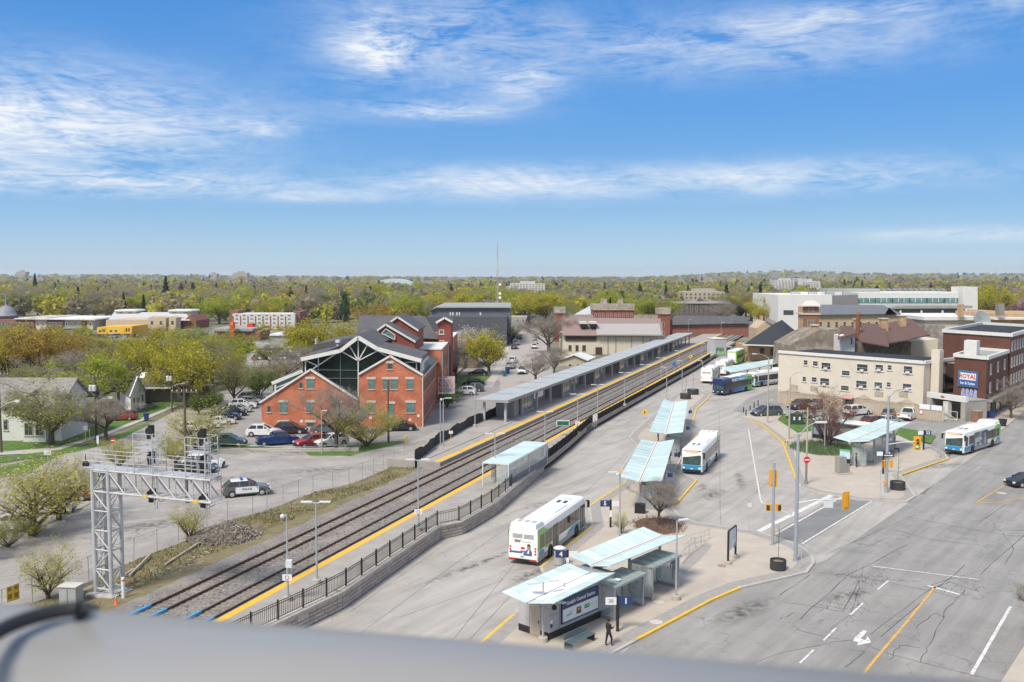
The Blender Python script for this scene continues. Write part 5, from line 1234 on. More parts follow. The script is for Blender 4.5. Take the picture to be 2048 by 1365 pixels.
# low glazed annex on the left
fp(bb, [(548,None),(548,770),(605,744),(608,None)], D1+3, 10, pane_t, 'annex_glazing', base); trim_line(bb, [(544,767),(606,742)], D1+2.8, .5); trim_line(bb, [(551,770),(551,800)], D1+2.8, .25); trim_line(bb, [(553,776),(598,757)], D1+2.8, .15)
roof_slope(bb, (544,765), (607,740), D1+2.7, D1+13, shingle)
# white escape stair in a pale cage on the side
es = thing('escape_stair', 'white caged escape stair on the side of the orange brick office', 'stair', P(893,806,0)); cg = MB(); bs = P(893,806,0)
for x in (-1.4,1.4):
    for y in (-1.2,1.6): cg.bar((x,y,0),(x,y,4.6),.09)
for z in (1.8,2.9,4.6):
    for y in (-1.2,1.6): cg.bar((-1.4,y,z),(1.4,y,z),.08)
    for x in (-1.4,1.4): cg.bar((x,-1.2,z),(x,1.6,z),.08)
for s_ in (-1,1): cg.bar((0,-1.2,4.6),(s_*1.4,-1.2,1.8),.07); cg.bar((0,-1.2,1.8),(s_*1.4,-1.2,4.6),.05)
cg.bar((0,-1.2,1.8),(0,-1.2,4.6),.08); cg.build('cage', trim_w, es); MB().box(-1.35,1.35,-1.15,1.55,1.75,1.85).build('landing', trim_w, es)
MB().box(-1.36,1.36,1.5,1.54,1.9,4.5).build('screen', mat('pink_screen',(.5,.33,.32),.8,.2,2), es)
for k in range(7): MB().box(-.3+k*.28,.0+k*.28,-1.0,-.1,1.55-k*.24,1.62-k*.24).build('tread', trim_w, es)
# ---- houses on the left ------------------------------------------------------------------
siding = mat('white_siding', (.62,.62,.59), .7, .05, 1.5, stretch=(.3,.3,9)); siding2 = mat('white_siding_b', (.68,.69,.70), .7, .05, 1.5, stretch=(.3,.3,9)); old_roof = mat('old_shingle', (.24,.22,.20), .9, .2, 1.5)
tan_frame = mat('tan_frame', (.34,.30,.22), .6, .05, 2)
h1, base = root('white_house', 'two storey white sided house behind the big leafing lawn tree', 0, 128)
fp(h1, [(-60,None),(118,None),(118,808),(-60,808)], 128, 8, siding, 'wall', base);
a, b = Pd(-60,808,128), Pd(120,808,128); r_, g = gable_roof(h1, a, b, 9, a.z, a.z+3.0, old_roof, base, .5); g.build('gable_wall', siding, h1)
for x, y0, y1 in ((12,808,824),(36,805,825),(12,839,861),(70,808,825),(113,808,825),(115,835,860)): fw(h1, base, x, y0, y1, 128, 10, frame=tan_frame)
p = Pd(72,862,127.5)-base; MB().box(p.x-1.6,p.x+1.6,-1.0,.1,0,3.2).build('bay', siding, h1); MB().box(p.x-1.8,p.x+1.8,-1.2,.1,3.2,3.6).build('bay_roof', old_roof, h1)
for k in (-.75,.75): window(h1, Vector((p.x+k,-1.0)), Vector((0,-1)), 1.2, 1.8, .9, frame=tan_frame, mull=1)
a, b = Vector((Pd(118,800,129.9).x,129.9,0)), Vector((Pd(163,800,141).x,141,0)); block(h1, base, [a,b,b+Vector((-4,4,0)),a+Vector((-4,4,0))], 0, 5.0, siding); r_, g = gable_roof(h1, a, b, 5.6, 5.0, 7.0, old_roof, base, .4); g.build('gable_wall', siding, h1)
edge_windows(h1, base, a, b, (.25,.62), 3.1, .9, 1.7, frame=tan_frame); edge_windows(h1, base, a, b, (.25,.62), .7, .9, 1.7, frame=tan_frame)
h2, base = root('white_cottage', 'small white gabled cottage with a grey door beside the driveway', 262, 150)
q = [P(262,828),P(291,815),P(291,815)+Vector((-6,10,0)),P(262,828)+Vector((-6,10,0))]
block(h2, base, q, 0, 3.2, siding2)
a, b = q[0], q[1]; dd = (b-a).length; z = 3.2
mb = MB(); m_ = (a+b)/2-base; mb.add([(a.x-base.x,a.y-base.y,z),(b.x-base.x,b.y-base.y,z),(m_.x,m_.y,z+2.4)], [(0,1,2)]); mb.build('gable_wall', siding2, h2)
off = Vector((-6,10,0)); ov = (a-b).normalized()*.45
mb = MB()
for e, sg in ((a+ov,1),(b-ov,-1)):
    f0 = e-base-off*.05; f0.z = 2.75; r0_ = m_-off*.05; r0_ = Vector((r0_.x,r0_.y,z+2.5)); f1 = f0+off*1.08; r1_ = r0_+off*1.08; up = Vector((0,0,.16))
    v = [f0,r0_,r1_,f1]; mb.add(v+[p+up for p in v], [(3,2,1,0),(4,5,6,7),(0,1,5,4),(1,2,6,5),(2,3,7,6),(3,0,4,7)])
mb.build('roof', shingle, h2)
mb = MB(); mb.bar(a+ov-base+Vector((.1,-.2,2.85)), m_+Vector((.1,-.2,z+2.6)), .2, .25); mb.bar(b-ov-base+Vector((.1,-.2,2.85)), m_+Vector((.1,-.2,z+2.6)), .2, .25); mb.build('verge_trim', trim_w, h2)
edge_windows(h2, base, a, b, (.22,.80), 1.2, .8, 1.3, frame=tan_frame); d_ = (b-a)/dd; n_ = Vector((d_.y,-d_.x)); window(h2, Vector((a.x+d_.x*dd*.5-base.x,a.y+d_.y*dd*.5-base.y)), n_, 1.0, 2.1, .1, frame=mat('door_grey',(.25,.27,.30),.5), pane=mat('door_grey2',(.22,.24,.27),.5), sill=False)
h3, base = root('dark_roof_house', 'low house with a broad dark hipped roof and a skylight', 285, 168)
fp(h3, [(232,None),(352,None),(352,775),(232,775)], 168, 12, mat('fieldstone',(.30,.26,.21),.9,.35,3), 'wall', base)
e = [Pd(215,778,166),Pd(345,776,166),Pd(366,770,184),Pd(240,770,184)]; zr = Pd(300,737,172).z; R0, R1 = Pd(292,737,174), Pd(338,737,174)
mb = MB(); v = [p-base for p in e]+[R0-base,R1-base]; mb.add(v, [(0,1,5,4),(1,2,5),(2,3,4,5),(3,0,4),(3,2,1,0)]); mb.build('roof', mat('dark_shingle',(.07,.065,.068),.9,.2,2), h3)
p = Pd(279,752,168.5)-base; MB().add([(p.x-.45,p.y+1.0,p.z-.5),(p.x+.45,p.y+1.0,p.z-.5),(p.x+.45,p.y+2.2,p.z+.42),(p.x-.45,p.y+2.2,p.z+.42)], [(0,1,2,3)]).build('skylight', trim_w, h3)
MB().bar(e[0]-base, e[1]-base, .2, .25).build('eave_board', trim_w, h3); MB().box(9,13,-3,0,0,3.0).build('porch', mat('porch_brown',(.2,.15,.1),.8,.2,2), h3); MB().box(8.6,13.4,-3.4,.2,3.0,3.25).build('porch_roof', shingle, h3)
h4, base = root('pale_gable_house', 'tall pale blue gabled house end seen between the yellow trees', 262, 250)
fp(h4, [(245,None),(280,None),(280,697),(262,686),(245,697)], 250, 10, mat('pale_blue_siding',(.52,.56,.60),.7,.05,2), 'wall', base); roof_slope(h4, (243,698), (262,685), 249.7, 261, old_roof, base=base); roof_slope(h4, (262,685), (283,698), 249.7, 261, old_roof, base=base); fw(h4, base, 259, 700, 706, 250, 5, far=True)
# ---- shops on the left ---------------------------------------------------------------------
beige = mat('shop_beige', (.52,.42,.30), .8, .06, .6); pale = mat('shop_pale', (.58,.54,.47), .8, .05, .6); redb = mat('far_brick', (.24,.10,.07), .85, .15, 1); roofm = mat('metal_roof', (.52,.52,.51), .6, .06, .3, stretch=(4,.3,.3)); yell = mat('shop_yellow', (.72,.42,.02), .6, .06, .6)
s1, base = root('domed_building', 'brick corner building with a grey dome and spire', 12, 400)
fp(s1, [(-30,None),(30,None),(30,640),(-30,640)], 400, 25, redb, 'wall', base); p = Pd(13,640,410)-base
MB().lathe([(4.8,0),(4.8,2.6),(5.2,2.8),(4.3,3.1),(3.9,4.6),(2.8,6.2),(1.2,7.1),(.35,7.4),(.35,8.2),(.05,10.5)],20,c=(p.x,p.y,p.z-1)).build('dome', mat('dome_grey',(.21,.22,.26),.6,.1,.6), s1, smooth=True)
for k in range(-5,4): fw(s1, base, 13+k*6.5, 643, 653, 400, 4, far=True)
s2, base = root('brick_shop_row', 'long low row of pale and brick shop fronts with flat white roofs', 105, 395)
for (xa,xb,y,m) in ((30,70,637,redb),(70,94,636,pale),(94,128,641,redb),(128,152,638,pale),(152,164,640,pale),(164,175,641,redb),(175,187,638,pale)): fp(s2, [(xa,None),(xb,None),(xb,y),(xa,y)], 395+(xa%3)*.4, 30, m, 'wall', base)
fp(s2, [(28,637),(190,639),(190,641),(28,639)], 394, 32, white_roof, 'roof', base)
for x in list(range(35,68,7))+[76,86]+list(range(98,126,6))+[133,144,158,181]: fw(s2, base, x, 645, 652, 394, 4.5, far=True)
fp(s2, [(110,662),(172,660),(172,657),(110,659)], 393, 2, mat('awning_dark',(.06,.065,.075),.8), 'awning', base)
s3, base = root('yellow_shop', 'bright yellow flat roofed shop with dark doors', 230, 360); fp(s3, [(194,None),(264,None),(264,653),(194,655)], 360, 16, yell, 'wall', base)
for x in (253,258): fw(s3, base, x, 657, 664, 360, 3, far=True, frame=bt)
for x in (200,208,222,232): fw(s3, base, x, 660, 665, 360, 6, far=True)
s4, base = root('market_building', 'big beige store with pale metal roofs and two roof lanterns', 300, 385)
fp(s4, [(212,None),(330,None),(330,640),(212,640)], 385, 30, beige, 'wall', base)
for xa,xb in ((296,312),(312,332),(338,352)): fp(s4, [(xa,None),(xb,None),(xb,636),((xa+xb)/2,633),(xa,636)], 383, 6, beige, 'gable_bay', base); fw(s4, base, (xa+xb)/2, 642, 650, 383, 6, far=True)
a, b, c, d = Pd(217,641,400)-base, Pd(380,642,400)-base, Pd(372,626,425)-base, Pd(228,626,425)-base; up = Vector((0,0,.3)); MB().add([a,b,c,d,a+up,b+up,c+up,d+up], [(3,2,1,0),(4,5,6,7),(0,1,5,4),(1,2,6,5),(2,3,7,6),(3,0,4,7)]).build('roof', roofm, s4)
for xa,xb in ((230,271),(337,382)): fp(s4, [(xa,632),(xb,632),(xb,623),(xa,623)], 420, 9, pale, 'lantern', base); fp(s4, [(xa-2,623),(xb+2,623),(xb-1,620),(xa+1,620)], 419, 11, white_roof, 'lantern_roof', base); [fw(s4, base, x, 625, 627.5, 420, 9, far=True) for x in (xa+11, xb-11)]
fp(s4, [(366,None),(392,None),(392,642),(381,630),(366,642)], 402, 18, redb, 'brick_end', base)
s5, base = root('white_motel_block', 'three storey white panelled block with brick ends', 528, 400)
fp(s5, [(465,None),(590,None),(590,628),(465,628)], 400, 14, mat('panel_white',(.58,.57,.55),.7,.06,1), 'wall', base); fp(s5, [(459,None),(476,None),(476,621),(459,621)], 403, 14, redb, 'brick_end', base); fp(s5, [(588,None),(600,None),(600,624),(588,624)], 403, 14, redb, 'brick_end', base)
for k in range(8):
    for y in (630,637,645): fw(s5, base, 473.5+k*15, y, y+3, 400, 6, far=True)
    p = Pd(466+k*15,640,399.9)-base; MB().box(p.x-.25,p.x+.25,-.1,0,0,5.6).build('panel_strip', redb, s5)
s6, base = root('brick_drive_in', 'low brick restaurant with a red sign tower', 460, 330)
fp(s6, [(429,None),(464,None),(464,662),(429,662)], 330, 18, redb, 'wall', base); fp(s6, [(424,663),(505,663),(505,658),(424,658)], 329, 22, flat_roof, 'roof', base); fp(s6, [(464,None),(520,None),(520,663),(500,663),(464,667)], 330, 14, redb, 'wall', base)
fp(s6, [(459,None),(467,None),(467,645),(459,645)], 326, 2, mat('sign_red',(.62,.04,.02),.5), 'sign_tower', base); fp(s6, [(494,None),(505,None),(505,648),(494,648)], 340, 4, mat('sign_red',(.62,.04,.02),.5), 'sign_tower', base); fp(s6, [(461,651),(466,651),(466,646),(461,646)], 325.9, .1, mat('sign_orange',(.75,.25,.02),.5), 'sign_face', base); fp(s6, [(452,None),(462,None),(462,668),(452,668)], 329.6, .4, bt, 'door', base)
s7, base = root('grey_shed', 'plain grey shed with a white roof edge among the car park', 565, 300); fp(s7, [(540,None),(575,None),(575,672),(540,672)], 300, 14, mat('shed_grey',(.30,.31,.29),.8,.1,1), 'wall', base); fp(s7, [(539,672),(577,672),(577,669),(539,669)], 299.5, 15, white_roof, 'roof', base)
# ---- middle distance ---------------------------------------------------------------------
s8, base = root('dark_grey_hall', 'large dark grey flat roofed hall behind the blossom tree', 940, 300); dgm = mat('dark_cladding',(.075,.08,.095),.7,.08,.5)
fp(s8, [(852,None),(1014,None),(1014,634),(852,634)], 300, 30, dgm, 'wall', base); fp(s8, [(860,None),(1021,None),(1021,617),(872,617),(860,622)], 312, 45, mat('grey_cladding',(.13,.14,.16),.7,.08,.5), 'upper_wall', base); fp(s8, [(860,622),(872,616.5),(1022,616.5),(1022,614),(870,614)], 311, 48, flat_roof, 'roof', base)
for x in (901,906,914,919,961): MB().tube(Pd(x,640,311)-base, Pd(x,625,311)-base, .25).build('roof_pipe', trim_w, s8)
for k in range(3): p = Pd(918+k*9,642,301)-base; MB().box(p.x-1.2,p.x+1.2,2,4.5,p.z-.5,p.z+1.0).build('roof_unit', white_roof, s8)
s9, base = root('concrete_block_building', 'grey concrete two storey building at the end of the side street', 1045, 380); fp(s9, [(1023,None),(1060,None),(1060,634),(1023,634)], 380, 12, mat('grey_conc',(.36,.35,.32),.8,.08,1), 'wall', base)
for x,y in ((1035,639),(1046,639),(1036,652),(1046,652)): fw(s9, base, x, y, y+5, 380, 4.5, far=True)
fp(s9, [(1052,650),(1064,None),(1085,None),(1085,650)], 372, 8, mat('gate_pale',(.45,.43,.40),.8,.1,1), 'annex', base); fp(s9, [(1050,650),(1056,633),(1080,633),(1087,650)], 371, 10, shingle_b, 'annex_roof', base)
s10, base = root('tan_brick_annex', 'plain tan brick annex beside the leafy street tree', 930, 232); fp(s10, [(918,None),(953,None),(953,694),(944,690),(918,690)], 232, 14, brick_t, 'wall', base); fp(s10, [(917,692),(954,695),(954,691),(917,688)], 231.7, 14.6, shingle_br, 'coping', base)
# drill hall
dh, base = root('drill_hall', 'cream drill hall with a broad brown metal roof', 1225, 270); brown_roof = mat('brown_metal_roof', (.26,.185,.165), .6, .07, .6, stretch=(6,1,1)); grey_roof = mat('grey_metal_roof', (.36,.33,.32), .6, .05, .6, stretch=(6,1,1))
fp(dh, [(1127,None),(1322,None),(1322,672),(1127,672)], 270, 24, cream, 'wall', base)
def plane(par, base, pts, m, name, th=.25):
    v = [Pd(x,y,d)-base for x,y,d in pts]; up = Vector((0,0,th)); n = len(v)
    return MB().add(v+[p+up for p in v], [tuple(range(n-1,-1,-1)), tuple(range(n,2*n))]+[(i,(i+1)%n,n+(i+1)%n,n+i) for i in range(n)]).build(name, m, par)
plane(dh, base, [(1124,672,269),(1327,673,269),(1321,639,282),(1125,637,282)], brown_roof, 'roof'); plane(dh, base, [(1125,637,282),(1321,639,282),(1318,672,296),(1128,672,296)], brown_roof, 'roof')
plane(dh, base, [(1193,671.5,268.6),(1323,672,268.6),(1318.5,650,277),(1192,650,277)], grey_roof, 'roof_patch', .35)
for x in (1168,1187.5): fp(dh, [(x-6.5,655),(x+6.5,655),(x+6.5,648),(x-6.5,648)], 272.5, 6, bt, 'dormer', base); fp(dh, [(x-8,648.5),(x+8,648.5),(x+7,645),(x-7,645)], 272, 7, stone_t, 'dormer_roof', base)
fp(dh, [(1131,682),(1193,682),(1193,673),(1131,673)], 269.7, .3, mat('brown_band',(.065,.032,.03),.7), 'wall_band', base)
for x,w in ((1140,6),(1154,6),(1168,7)): fw(dh, base, x, 691, 703, 270, w, frame=mat('brown_frame',(.09,.04,.035),.7), pane=mat('brown_shutter',(.07,.03,.028),.7))
for x in (1216,1231.5,1263,1286,1301,1313): p = Pd(x,690,269.95)-base; MB().box(p.x-.12,p.x+.12,-.1,0,0,5.2).build('wall_pipe', mat('pipe_grey',(.28,.27,.25),.6), dh)
fp(dh, [(1191,None),(1204,None),(1204,695),(1191,695)], 269.8, .2, mat('brown_band',(.065,.032,.03),.7), 'door', base)
s11, base = root('cream_cottage', 'small cream cottage with a bright white roof beside the canopy', 1155, 235); fp(s11, [(1119,None),(1176,None),(1176,724),(1148,713),(1119,722)], 235, 14, mat('cottage_cream',(.46,.41,.31),.8,.05,1), 'wall', base)
plane(s11, base, [(1176,723,234.5),(1148,711.5,234.5),(1160,706,250),(1192,716,250)], white_roof, 'roof'); plane(s11, base, [(1148,711.5,234.5),(1117,722,234.5),(1130,716,250),(1160,706,250)], white_roof, 'roof')
for x in (1140,1156): fw(s11, base, x, 728, 738, 235, 8)
# armoury
ar, base = root('castle_armoury', 'red brick castle like armoury with pale crenellated towers', 1225, 325)
pale_st = mat('castle_stone', (.36,.31,.25), .9, .3, .8)
def tower(xa, xb, yt, d, dep, yb=None):
    fp(ar, [(xa,None),(xb,None),(xb,yt+14),(xa,yt+14)], d, dep, brick_c, 'tower', base); fp(ar, [(xa-1,yt+14),(xb+1,yt+14),(xb+1,yt+3),(xa-1,yt+3)], d-.4, dep+.8, pale_st, 'parapet', base)
    n = max(3, int((xb-xa)/5)); w = (xb-xa+2)/(2*n-1)
    for k in range(n): x = xa-1+2*k*w; fp(ar, [(x,yt+3.02),(x+w,yt+3.02),(x+w,yt),(x,yt)], d-.4, .9, pale_st, 'merlon', base)
tower(1110,1130,613,322,7); tower(1319,1340,615,322,8); tower(1187,1268,607,330,12); tower(1204,1213,597,333,3); tower(1238,1245,598,333,3)
fp(ar, [(1130,None),(1187,None),(1187,640),(1130,640)], 326, 18, brick_c, 'wall', base); fp(ar, [(1268,None),(1345,None),(1345,640),(1268,640)], 326, 18, brick_c, 'wall', base)
fp(ar, [(1130,640),(1187,640),(1187,632),(1130,632)], 325.6, 1, pale_st, 'parapet', base); fp(ar, [(1268,640),(1319,640),(1319,632),(1268,632)], 325.6, 1, pale_st, 'parapet', base)
for k in range(14): fp(ar, [(1131+k*4,632.02),(1133.2+k*4,632.02),(1133.2+k*4,629.5),(1131+k*4,629.5)], 325.6, 1, pale_st, 'merlon', base)
for k in range(12): fp(ar, [(1270+k*4,632.02),(1272.2+k*4,632.02),(1272.2+k*4,629.5),(1270+k*4,629.5)], 325.6, 1, pale_st, 'merlon', base)
for k in range(10): fw(ar, base, 1191+k*8, 628, 634, 330, 3.2, far=True)
for y in (645,664): fw(ar, base, 1120, y, y+9, 322, 5, far=True); fw(ar, base, 1327, y, y+9, 322, 5, far=True)
plane(ar, base, [(1148,631,340),(1184,631,340),(1184,611,350)], mat('pale_roof',(.45,.48,.52),.5,.05,1), 'shed_roof')
# flats behind
s12, base = root('tan_flats', 'tan balcony apartment block rising behind the darker flats', 1410, 520); fp(s12, [(1369,None),(1450,None),(1450,584),(1369,584)], 520, 22, mat('flats_tan',(.42,.35,.27),.8,.06,.5), 'wall', base); fp(s12, [(1390,584),(1430,584),(1430,578),(1390,578)], 525, 12, mat('flats_pent',(.38,.34,.30),.8,.06,.5), 'penthouse', base)
for k in range(9):
    for y in (587,594): fw(s12, base, 1373+k*9, y, y+4.5, 520, 4, far=True, frame=mat('white_balcony',(.55,.55,.53),.7))
s13, base = root('brown_flats', 'dark brown brick flats with white balconies behind the railway', 1405, 440); fp(s13, [(1340,None),(1457,None),(1457,607),(1340,607)], 440, 16, mat('flats_brown',(.11,.085,.075),.85,.1,.5), 'wall', base); fp(s13, [(1338,608),(1459,608),(1459,605.5),(1338,605.5)], 439.5, 17, flat_roof, 'roof', base)
for k in range(12):
    for y in (610,617,624): fw(s13, base, 1345+k*9.6, y, y+4.5, 440, 4.2, far=True, frame=mat('white_balcony',(.55,.55,.53),.7))
s14, base = root('low_grey_roofed_house', 'long low grey shingled roof behind the far platform', 1400, 350); fp(s14, [(1340,None),(1500,None),(1500,650),(1340,650)], 350, 12, redb, 'wall', base); plane(s14, base, [(1338,651,349),(1500,648,349),(1490,634,360),(1350,632,360)], shingle, 'roof')
s15, base = root('tan_stone_house', 'small tan stone gabled house beside the curving track', 1530, 300); fp(s15, [(1513,None),(1548,None),(1548,652),(1531,643),(1513,657)], 300, 10, mat('tan_stone',(.46,.36,.25),.85,.15,1), 'wall', base); plane(s15, base, [(1549,653,299.6),(1531,642,299.6),(1536,638,312),(1552,645,312)], old_roof, 'roof'); fp(s15, [(1521,645),(1526,645),(1526,632),(1521,632)], 306, 1.5, brick_t, 'chimney', base)
# ---- right-hand side ----------------------------------------------------------------------
vs_, base = root('railway_station', 'old brick railway station under a steep black hipped roof', 1530, 248)
fp(vs_, [(1497,None),(1585,None),(1585,693),(1497,693)], 248, 14, brick_t, 'wall', base)
e = [Pd(1486,690,244.5),Pd(1580,693,243),Pd(1612,680,268),Pd(1525,677,268)]; R0, R1 = Pd(1548,648,255), Pd(1564,640,262)
v = [p-base for p in e]+[R0-base,R1-base]; MB().add(v, [(0,1,4),(1,2,5,4),(2,3,5),(3,0,4,5),(3,2,1,0)]).build('roof', shingle_b, vs_)
MB().bar(e[0]-base,e[1]-base,.3,.3).build('eave_board', trim_w, vs_)
for x in (1524,1545): fw(vs_, base, x, 697, 712, 248, 9, frame=mat('brown_frame',(.09,.04,.035),.7)); 
s16, base = root('brick_clock_tower', 'square brick tower with a low pale cap roof', 1621, 290); fp(s16, [(1606,None),(1638,None),(1638,614),(1606,614)], 290, 5, brick_t, 'wall', base); plane(s16, base, [(1601,613.5,289),(1642,613.5,289),(1630,603,292),(1612,603,292)], stone_t, 'roof'); fp(s16, [(1603,630),(1641,630),(1641,626.5),(1603,626.5)], 289.6, 5.8, stone_t, 'string_course', base)
brk = mat('tower_brick',(.24,.115,.06),.85,.15,2); fp(s16, [(1606.2,None),(1637.8,None),(1637.8,626),(1606.2,626)], 289.9, .1, brk, 'brick_face', base); fp(s16, [(1606.2,625),(1637.8,625),(1637.8,614.5),(1606.2,614.5)], 289.9, .1, brk, 'brick_face', base)
for x in (1618,1626): fw(s16, base, x, 616.5, 624, 289.9, 3.6, far=True)
for x in (1616,1622,1628): fw(s16, base, x, 640, 657, 289.9, 3.2, far=True)
s17, base = root('stone_hall', 'long buff stone hall with arched windows and a grey hipped roof', 1715, 300); fp(s17, [(1638,None),(1800,None),(1800,630),(1638,630)], 300, 20, mat('buff_stone',(.46,.36,.23),.85,.14,.8), 'wall', base); plane(s17, base, [(1636,631,299),(1802,629,299),(1765,612,309),(1640,611,309)], mat('slate_blue',(.13,.14,.16),.8,.12,1), 'roof'); plane(s17, base, [(1770,630,297),(1778,617,297),(1792,629,297)], stone_t, 'dormer')
for k in range(8): fw(s17, base, 1641+k*16, 644, 656, 300, 6, far=True, frame=stone_t)
ch_m = mat('cityhall_white',(.66,.65,.63),.7,.04,.4)
s18, base = root('city_hall', 'large pale flat roofed civic hall with strip windows and rooftop solar panels', 1750, 380); fp(s18, [(1556,None),(1664,None),(1664,590),(1556,590)], 380, 40, ch_m, 'wall', base); fp(s18, [(1567,630),(1587,630),(1587,621),(1567,621)], 379.9, .2, pane_d, 'window', base); fp(s18, [(1664,None),(1716,None),(1716,590),(1664,592)], 388, 30, mat('cityhall_grey',(.20,.195,.20),.7,.06,.4), 'wall', base)
fp(s18, [(1716,None),(1955,None),(1955,586),(1716,586)], 392, 40, ch_m, 'wall', base); fp(s18, [(1925,None),(1955,None),(1955,574),(1925,574)], 388, 10, ch_m, 'stair_tower', base); fp(s18, [(1716,606),(1936,606),(1936,596.5),(1716,596.5)], 391.8, .3, pane_t, 'strip_window', base)
for k in range(20): p = Pd(1716+k*11.5,600,391.7)-base; MB().box(p.x-.12,p.x+.12,p.y-.1,p.y,Pd(1716,606,391.7).z,Pd(1716,596.5,391.7).z).build('window_bar', trim_w if k%3 else bt, s18)
fp(s18, [(1790,None),(1930,None),(1930,618),(1790,618)], 375, 10, pane_d, 'lower_glazing', base); fp(s18, [(1770,618),(1945,617),(1945,612),(1795,612)], 374, 14, flat_roof, 'lower_roof', base)
for k in range(4): p = Pd(1800+k*42,640,374.8)-base; MB().box(p.x-.4,p.x+.4,p.y-.3,p.y,0,9).build('pillar', trim_w, s18)
for k in range(16): p = Pd(1735+k*11,580,400)-base; o_ = MB().box(-1.0,1.0,-.9,.9,-.05,.05).build('solar_panel', mat('solar',(.20,.22,.26),.3), s18, (p.x,p.y+6,zh(1735,586,392)+1.2)); o_.rotation_euler = (.5,0,.4)
fp(s18, [(1655,590),(1760,590),(1760,578),(1655,578)], 405, 10, mat('plant_grey',(.36,.36,.35),.7,.1,.5), 'plant_screen', base)
for k in range(7): p = Pd(1590+k*17,588,395)-base; MB().box(p.x-1.6,p.x+1.6,14,17,p.z-1.5,p.z+.8).build('roof_unit', white_roof if k%2 else steel_m, s18)
# brown-roofed stone terrace
def terrace(label, d, pts_roof, wall_pts, m=shingle_br, ch=None, wm=None):
    o, base = root('stone_terrace', label, wall_pts[0][0], d, group='brown roofed stone terrace'); fp(o, wall_pts, d, 12, wm or mat('rubble_stone',(.26,.235,.205),.9,.4,.9,dirt=((.40,.36,.31),.5,.5,.65,.8)), 'wall', base)
    plane(o, base, pts_roof, m, 'roof')
    if ch: fp(o, [(ch[0],ch[2]+30),(ch[1],ch[2]+30),(ch[1],ch[2]),(ch[0],ch[2])], d+2, 1.6, brick_t, 'chimney', base); fp(o, [(ch[0]-1,ch[2]),(ch[1]+1,ch[2]),(ch[1]+1,ch[2]-2),(ch[0]-1,ch[2]-2)], d+1.8, 2, stone_t, 'chimney_cap', base)
    return o, base
mudm = mat('mud_render',(.20,.165,.125),.9,.3,.5,dirt=((.34,.30,.26),.35,.5,.62,.9))
t1, base = terrace('blank mud brown gable wall with a stone chimney behind the motel', 196, [(1675,680,190),(1715,668,190),(1702,655,204),(1680,654,204)], [(1577,None),(1684,None),(1681,659),(1638,661),(1615,672),(1580,692)], ch=(1627,1638,652), wm=mudm)
fp(t1, [(1681,None),(1710,None),(1710,668),(1681,672)], 192, 8, mat('white_render',(.62,.62,.62),.8,.05,1), 'white_wall', base); fw(t1, base, 1703, 674, 690, 192, 4, far=True)
t2, base = terrace('stone terrace house with a rusty flue pipe, nearest the white walled end', 200, [(1715,684,191),(1778,695,188),(1770,652,212),(1725,648,212)], [(1710,None),(1776,None),(1776,690),(1740,676),(1714,660)], ch=(1712,1718,640)); p = Pd(1716,650,200)-base; MB().tube((p.x,p.y,p.z-3),(p.x,p.y,p.z+2),.5).lathe([(.5,0),(.6,.2),(.3,.7)],10,0,(p.x,p.y,p.z+2)).build('flue', mat('rust_flue',(.22,.08,.04),.7,.3,2), t2)
t3, base = terrace('middle stone terrace house with a squat chimney and brown roof', 205, [(1765,690,195),(1822,681,195),(1790,646,216),(1762,650,216)], [(1765,None),(1822,None),(1822,684),(1765,694)], ch=(1764,1777,639))
t4, base = terrace('last stone terrace house, its brown roof ending at a rubble gable', 210, [(1800,684,197),(1860,672,199),(1822,640,220),(1788,645,220)], [(1800,None),(1876,None),(1876,678),(1800,686)], ch=(1801,1813,633), wm=cream)
p = Pd(1875,660,215); MB()
fp(t4, [(1850,None),(1891,None),(1891,652),(1850,650)], 222, 3, mat('rubble_stone',(.26,.235,.205),.9,.4,.9), 'rubble_gable', base)
# white-roofed shops behind the inn
s20, base = root('white_roof_shops', 'low shops with flat white roofs behind the terrace', 1900, 300); fp(s20, [(1850,None),(1990,None),(1990,640),(1850,640)], 300, 26, pale, 'wall', base); fp(s20, [(1848,641),(1992,641),(1992,634),(1848,634)], 299, 30, white_roof, 'roof', base); fp(s20, [(1920,634),(1928,634),(1928,609),(1920,609)], 296, 1.8, brick_t, 'chimney', base); fp(s20, [(1964,634),(1993,634),(1993,622),(1964,622)], 310, 10, brick_t, 'roof_house', base)
s21, base = root('tan_shops', 'tan brick shops with a white roof edge at the frame edge', 2040, 290); fp(s21, [(1990,None),(2130,None),(2130,628),(1990,628)], 290, 26, brick_t, 'wall', base); fp(s21, [(1988,640),(2130,640),(2130,636),(1988,636)], 286, 10, white_roof, 'canopy', base); fp(s21, [(1997,632),(2009,632),(2009,608),(1997,608)], 285, 2, mat('grey_chimney',(.25,.23,.21),.9,.2,1), 'chimney', base)
MB().lathe([(.2,0),(.2,1),(2.6,1.2),(3.0,2.0),(2.9,2.05),(.3,1.3)],20).build('satellite_dish', mat('dish_grey',(.30,.32,.34),.6,.1,1), s20, Pd(1955,645,270)-Vector((Pd(1900,700,300).x,300,0))).rotation_euler = (R(70),0,R(20))
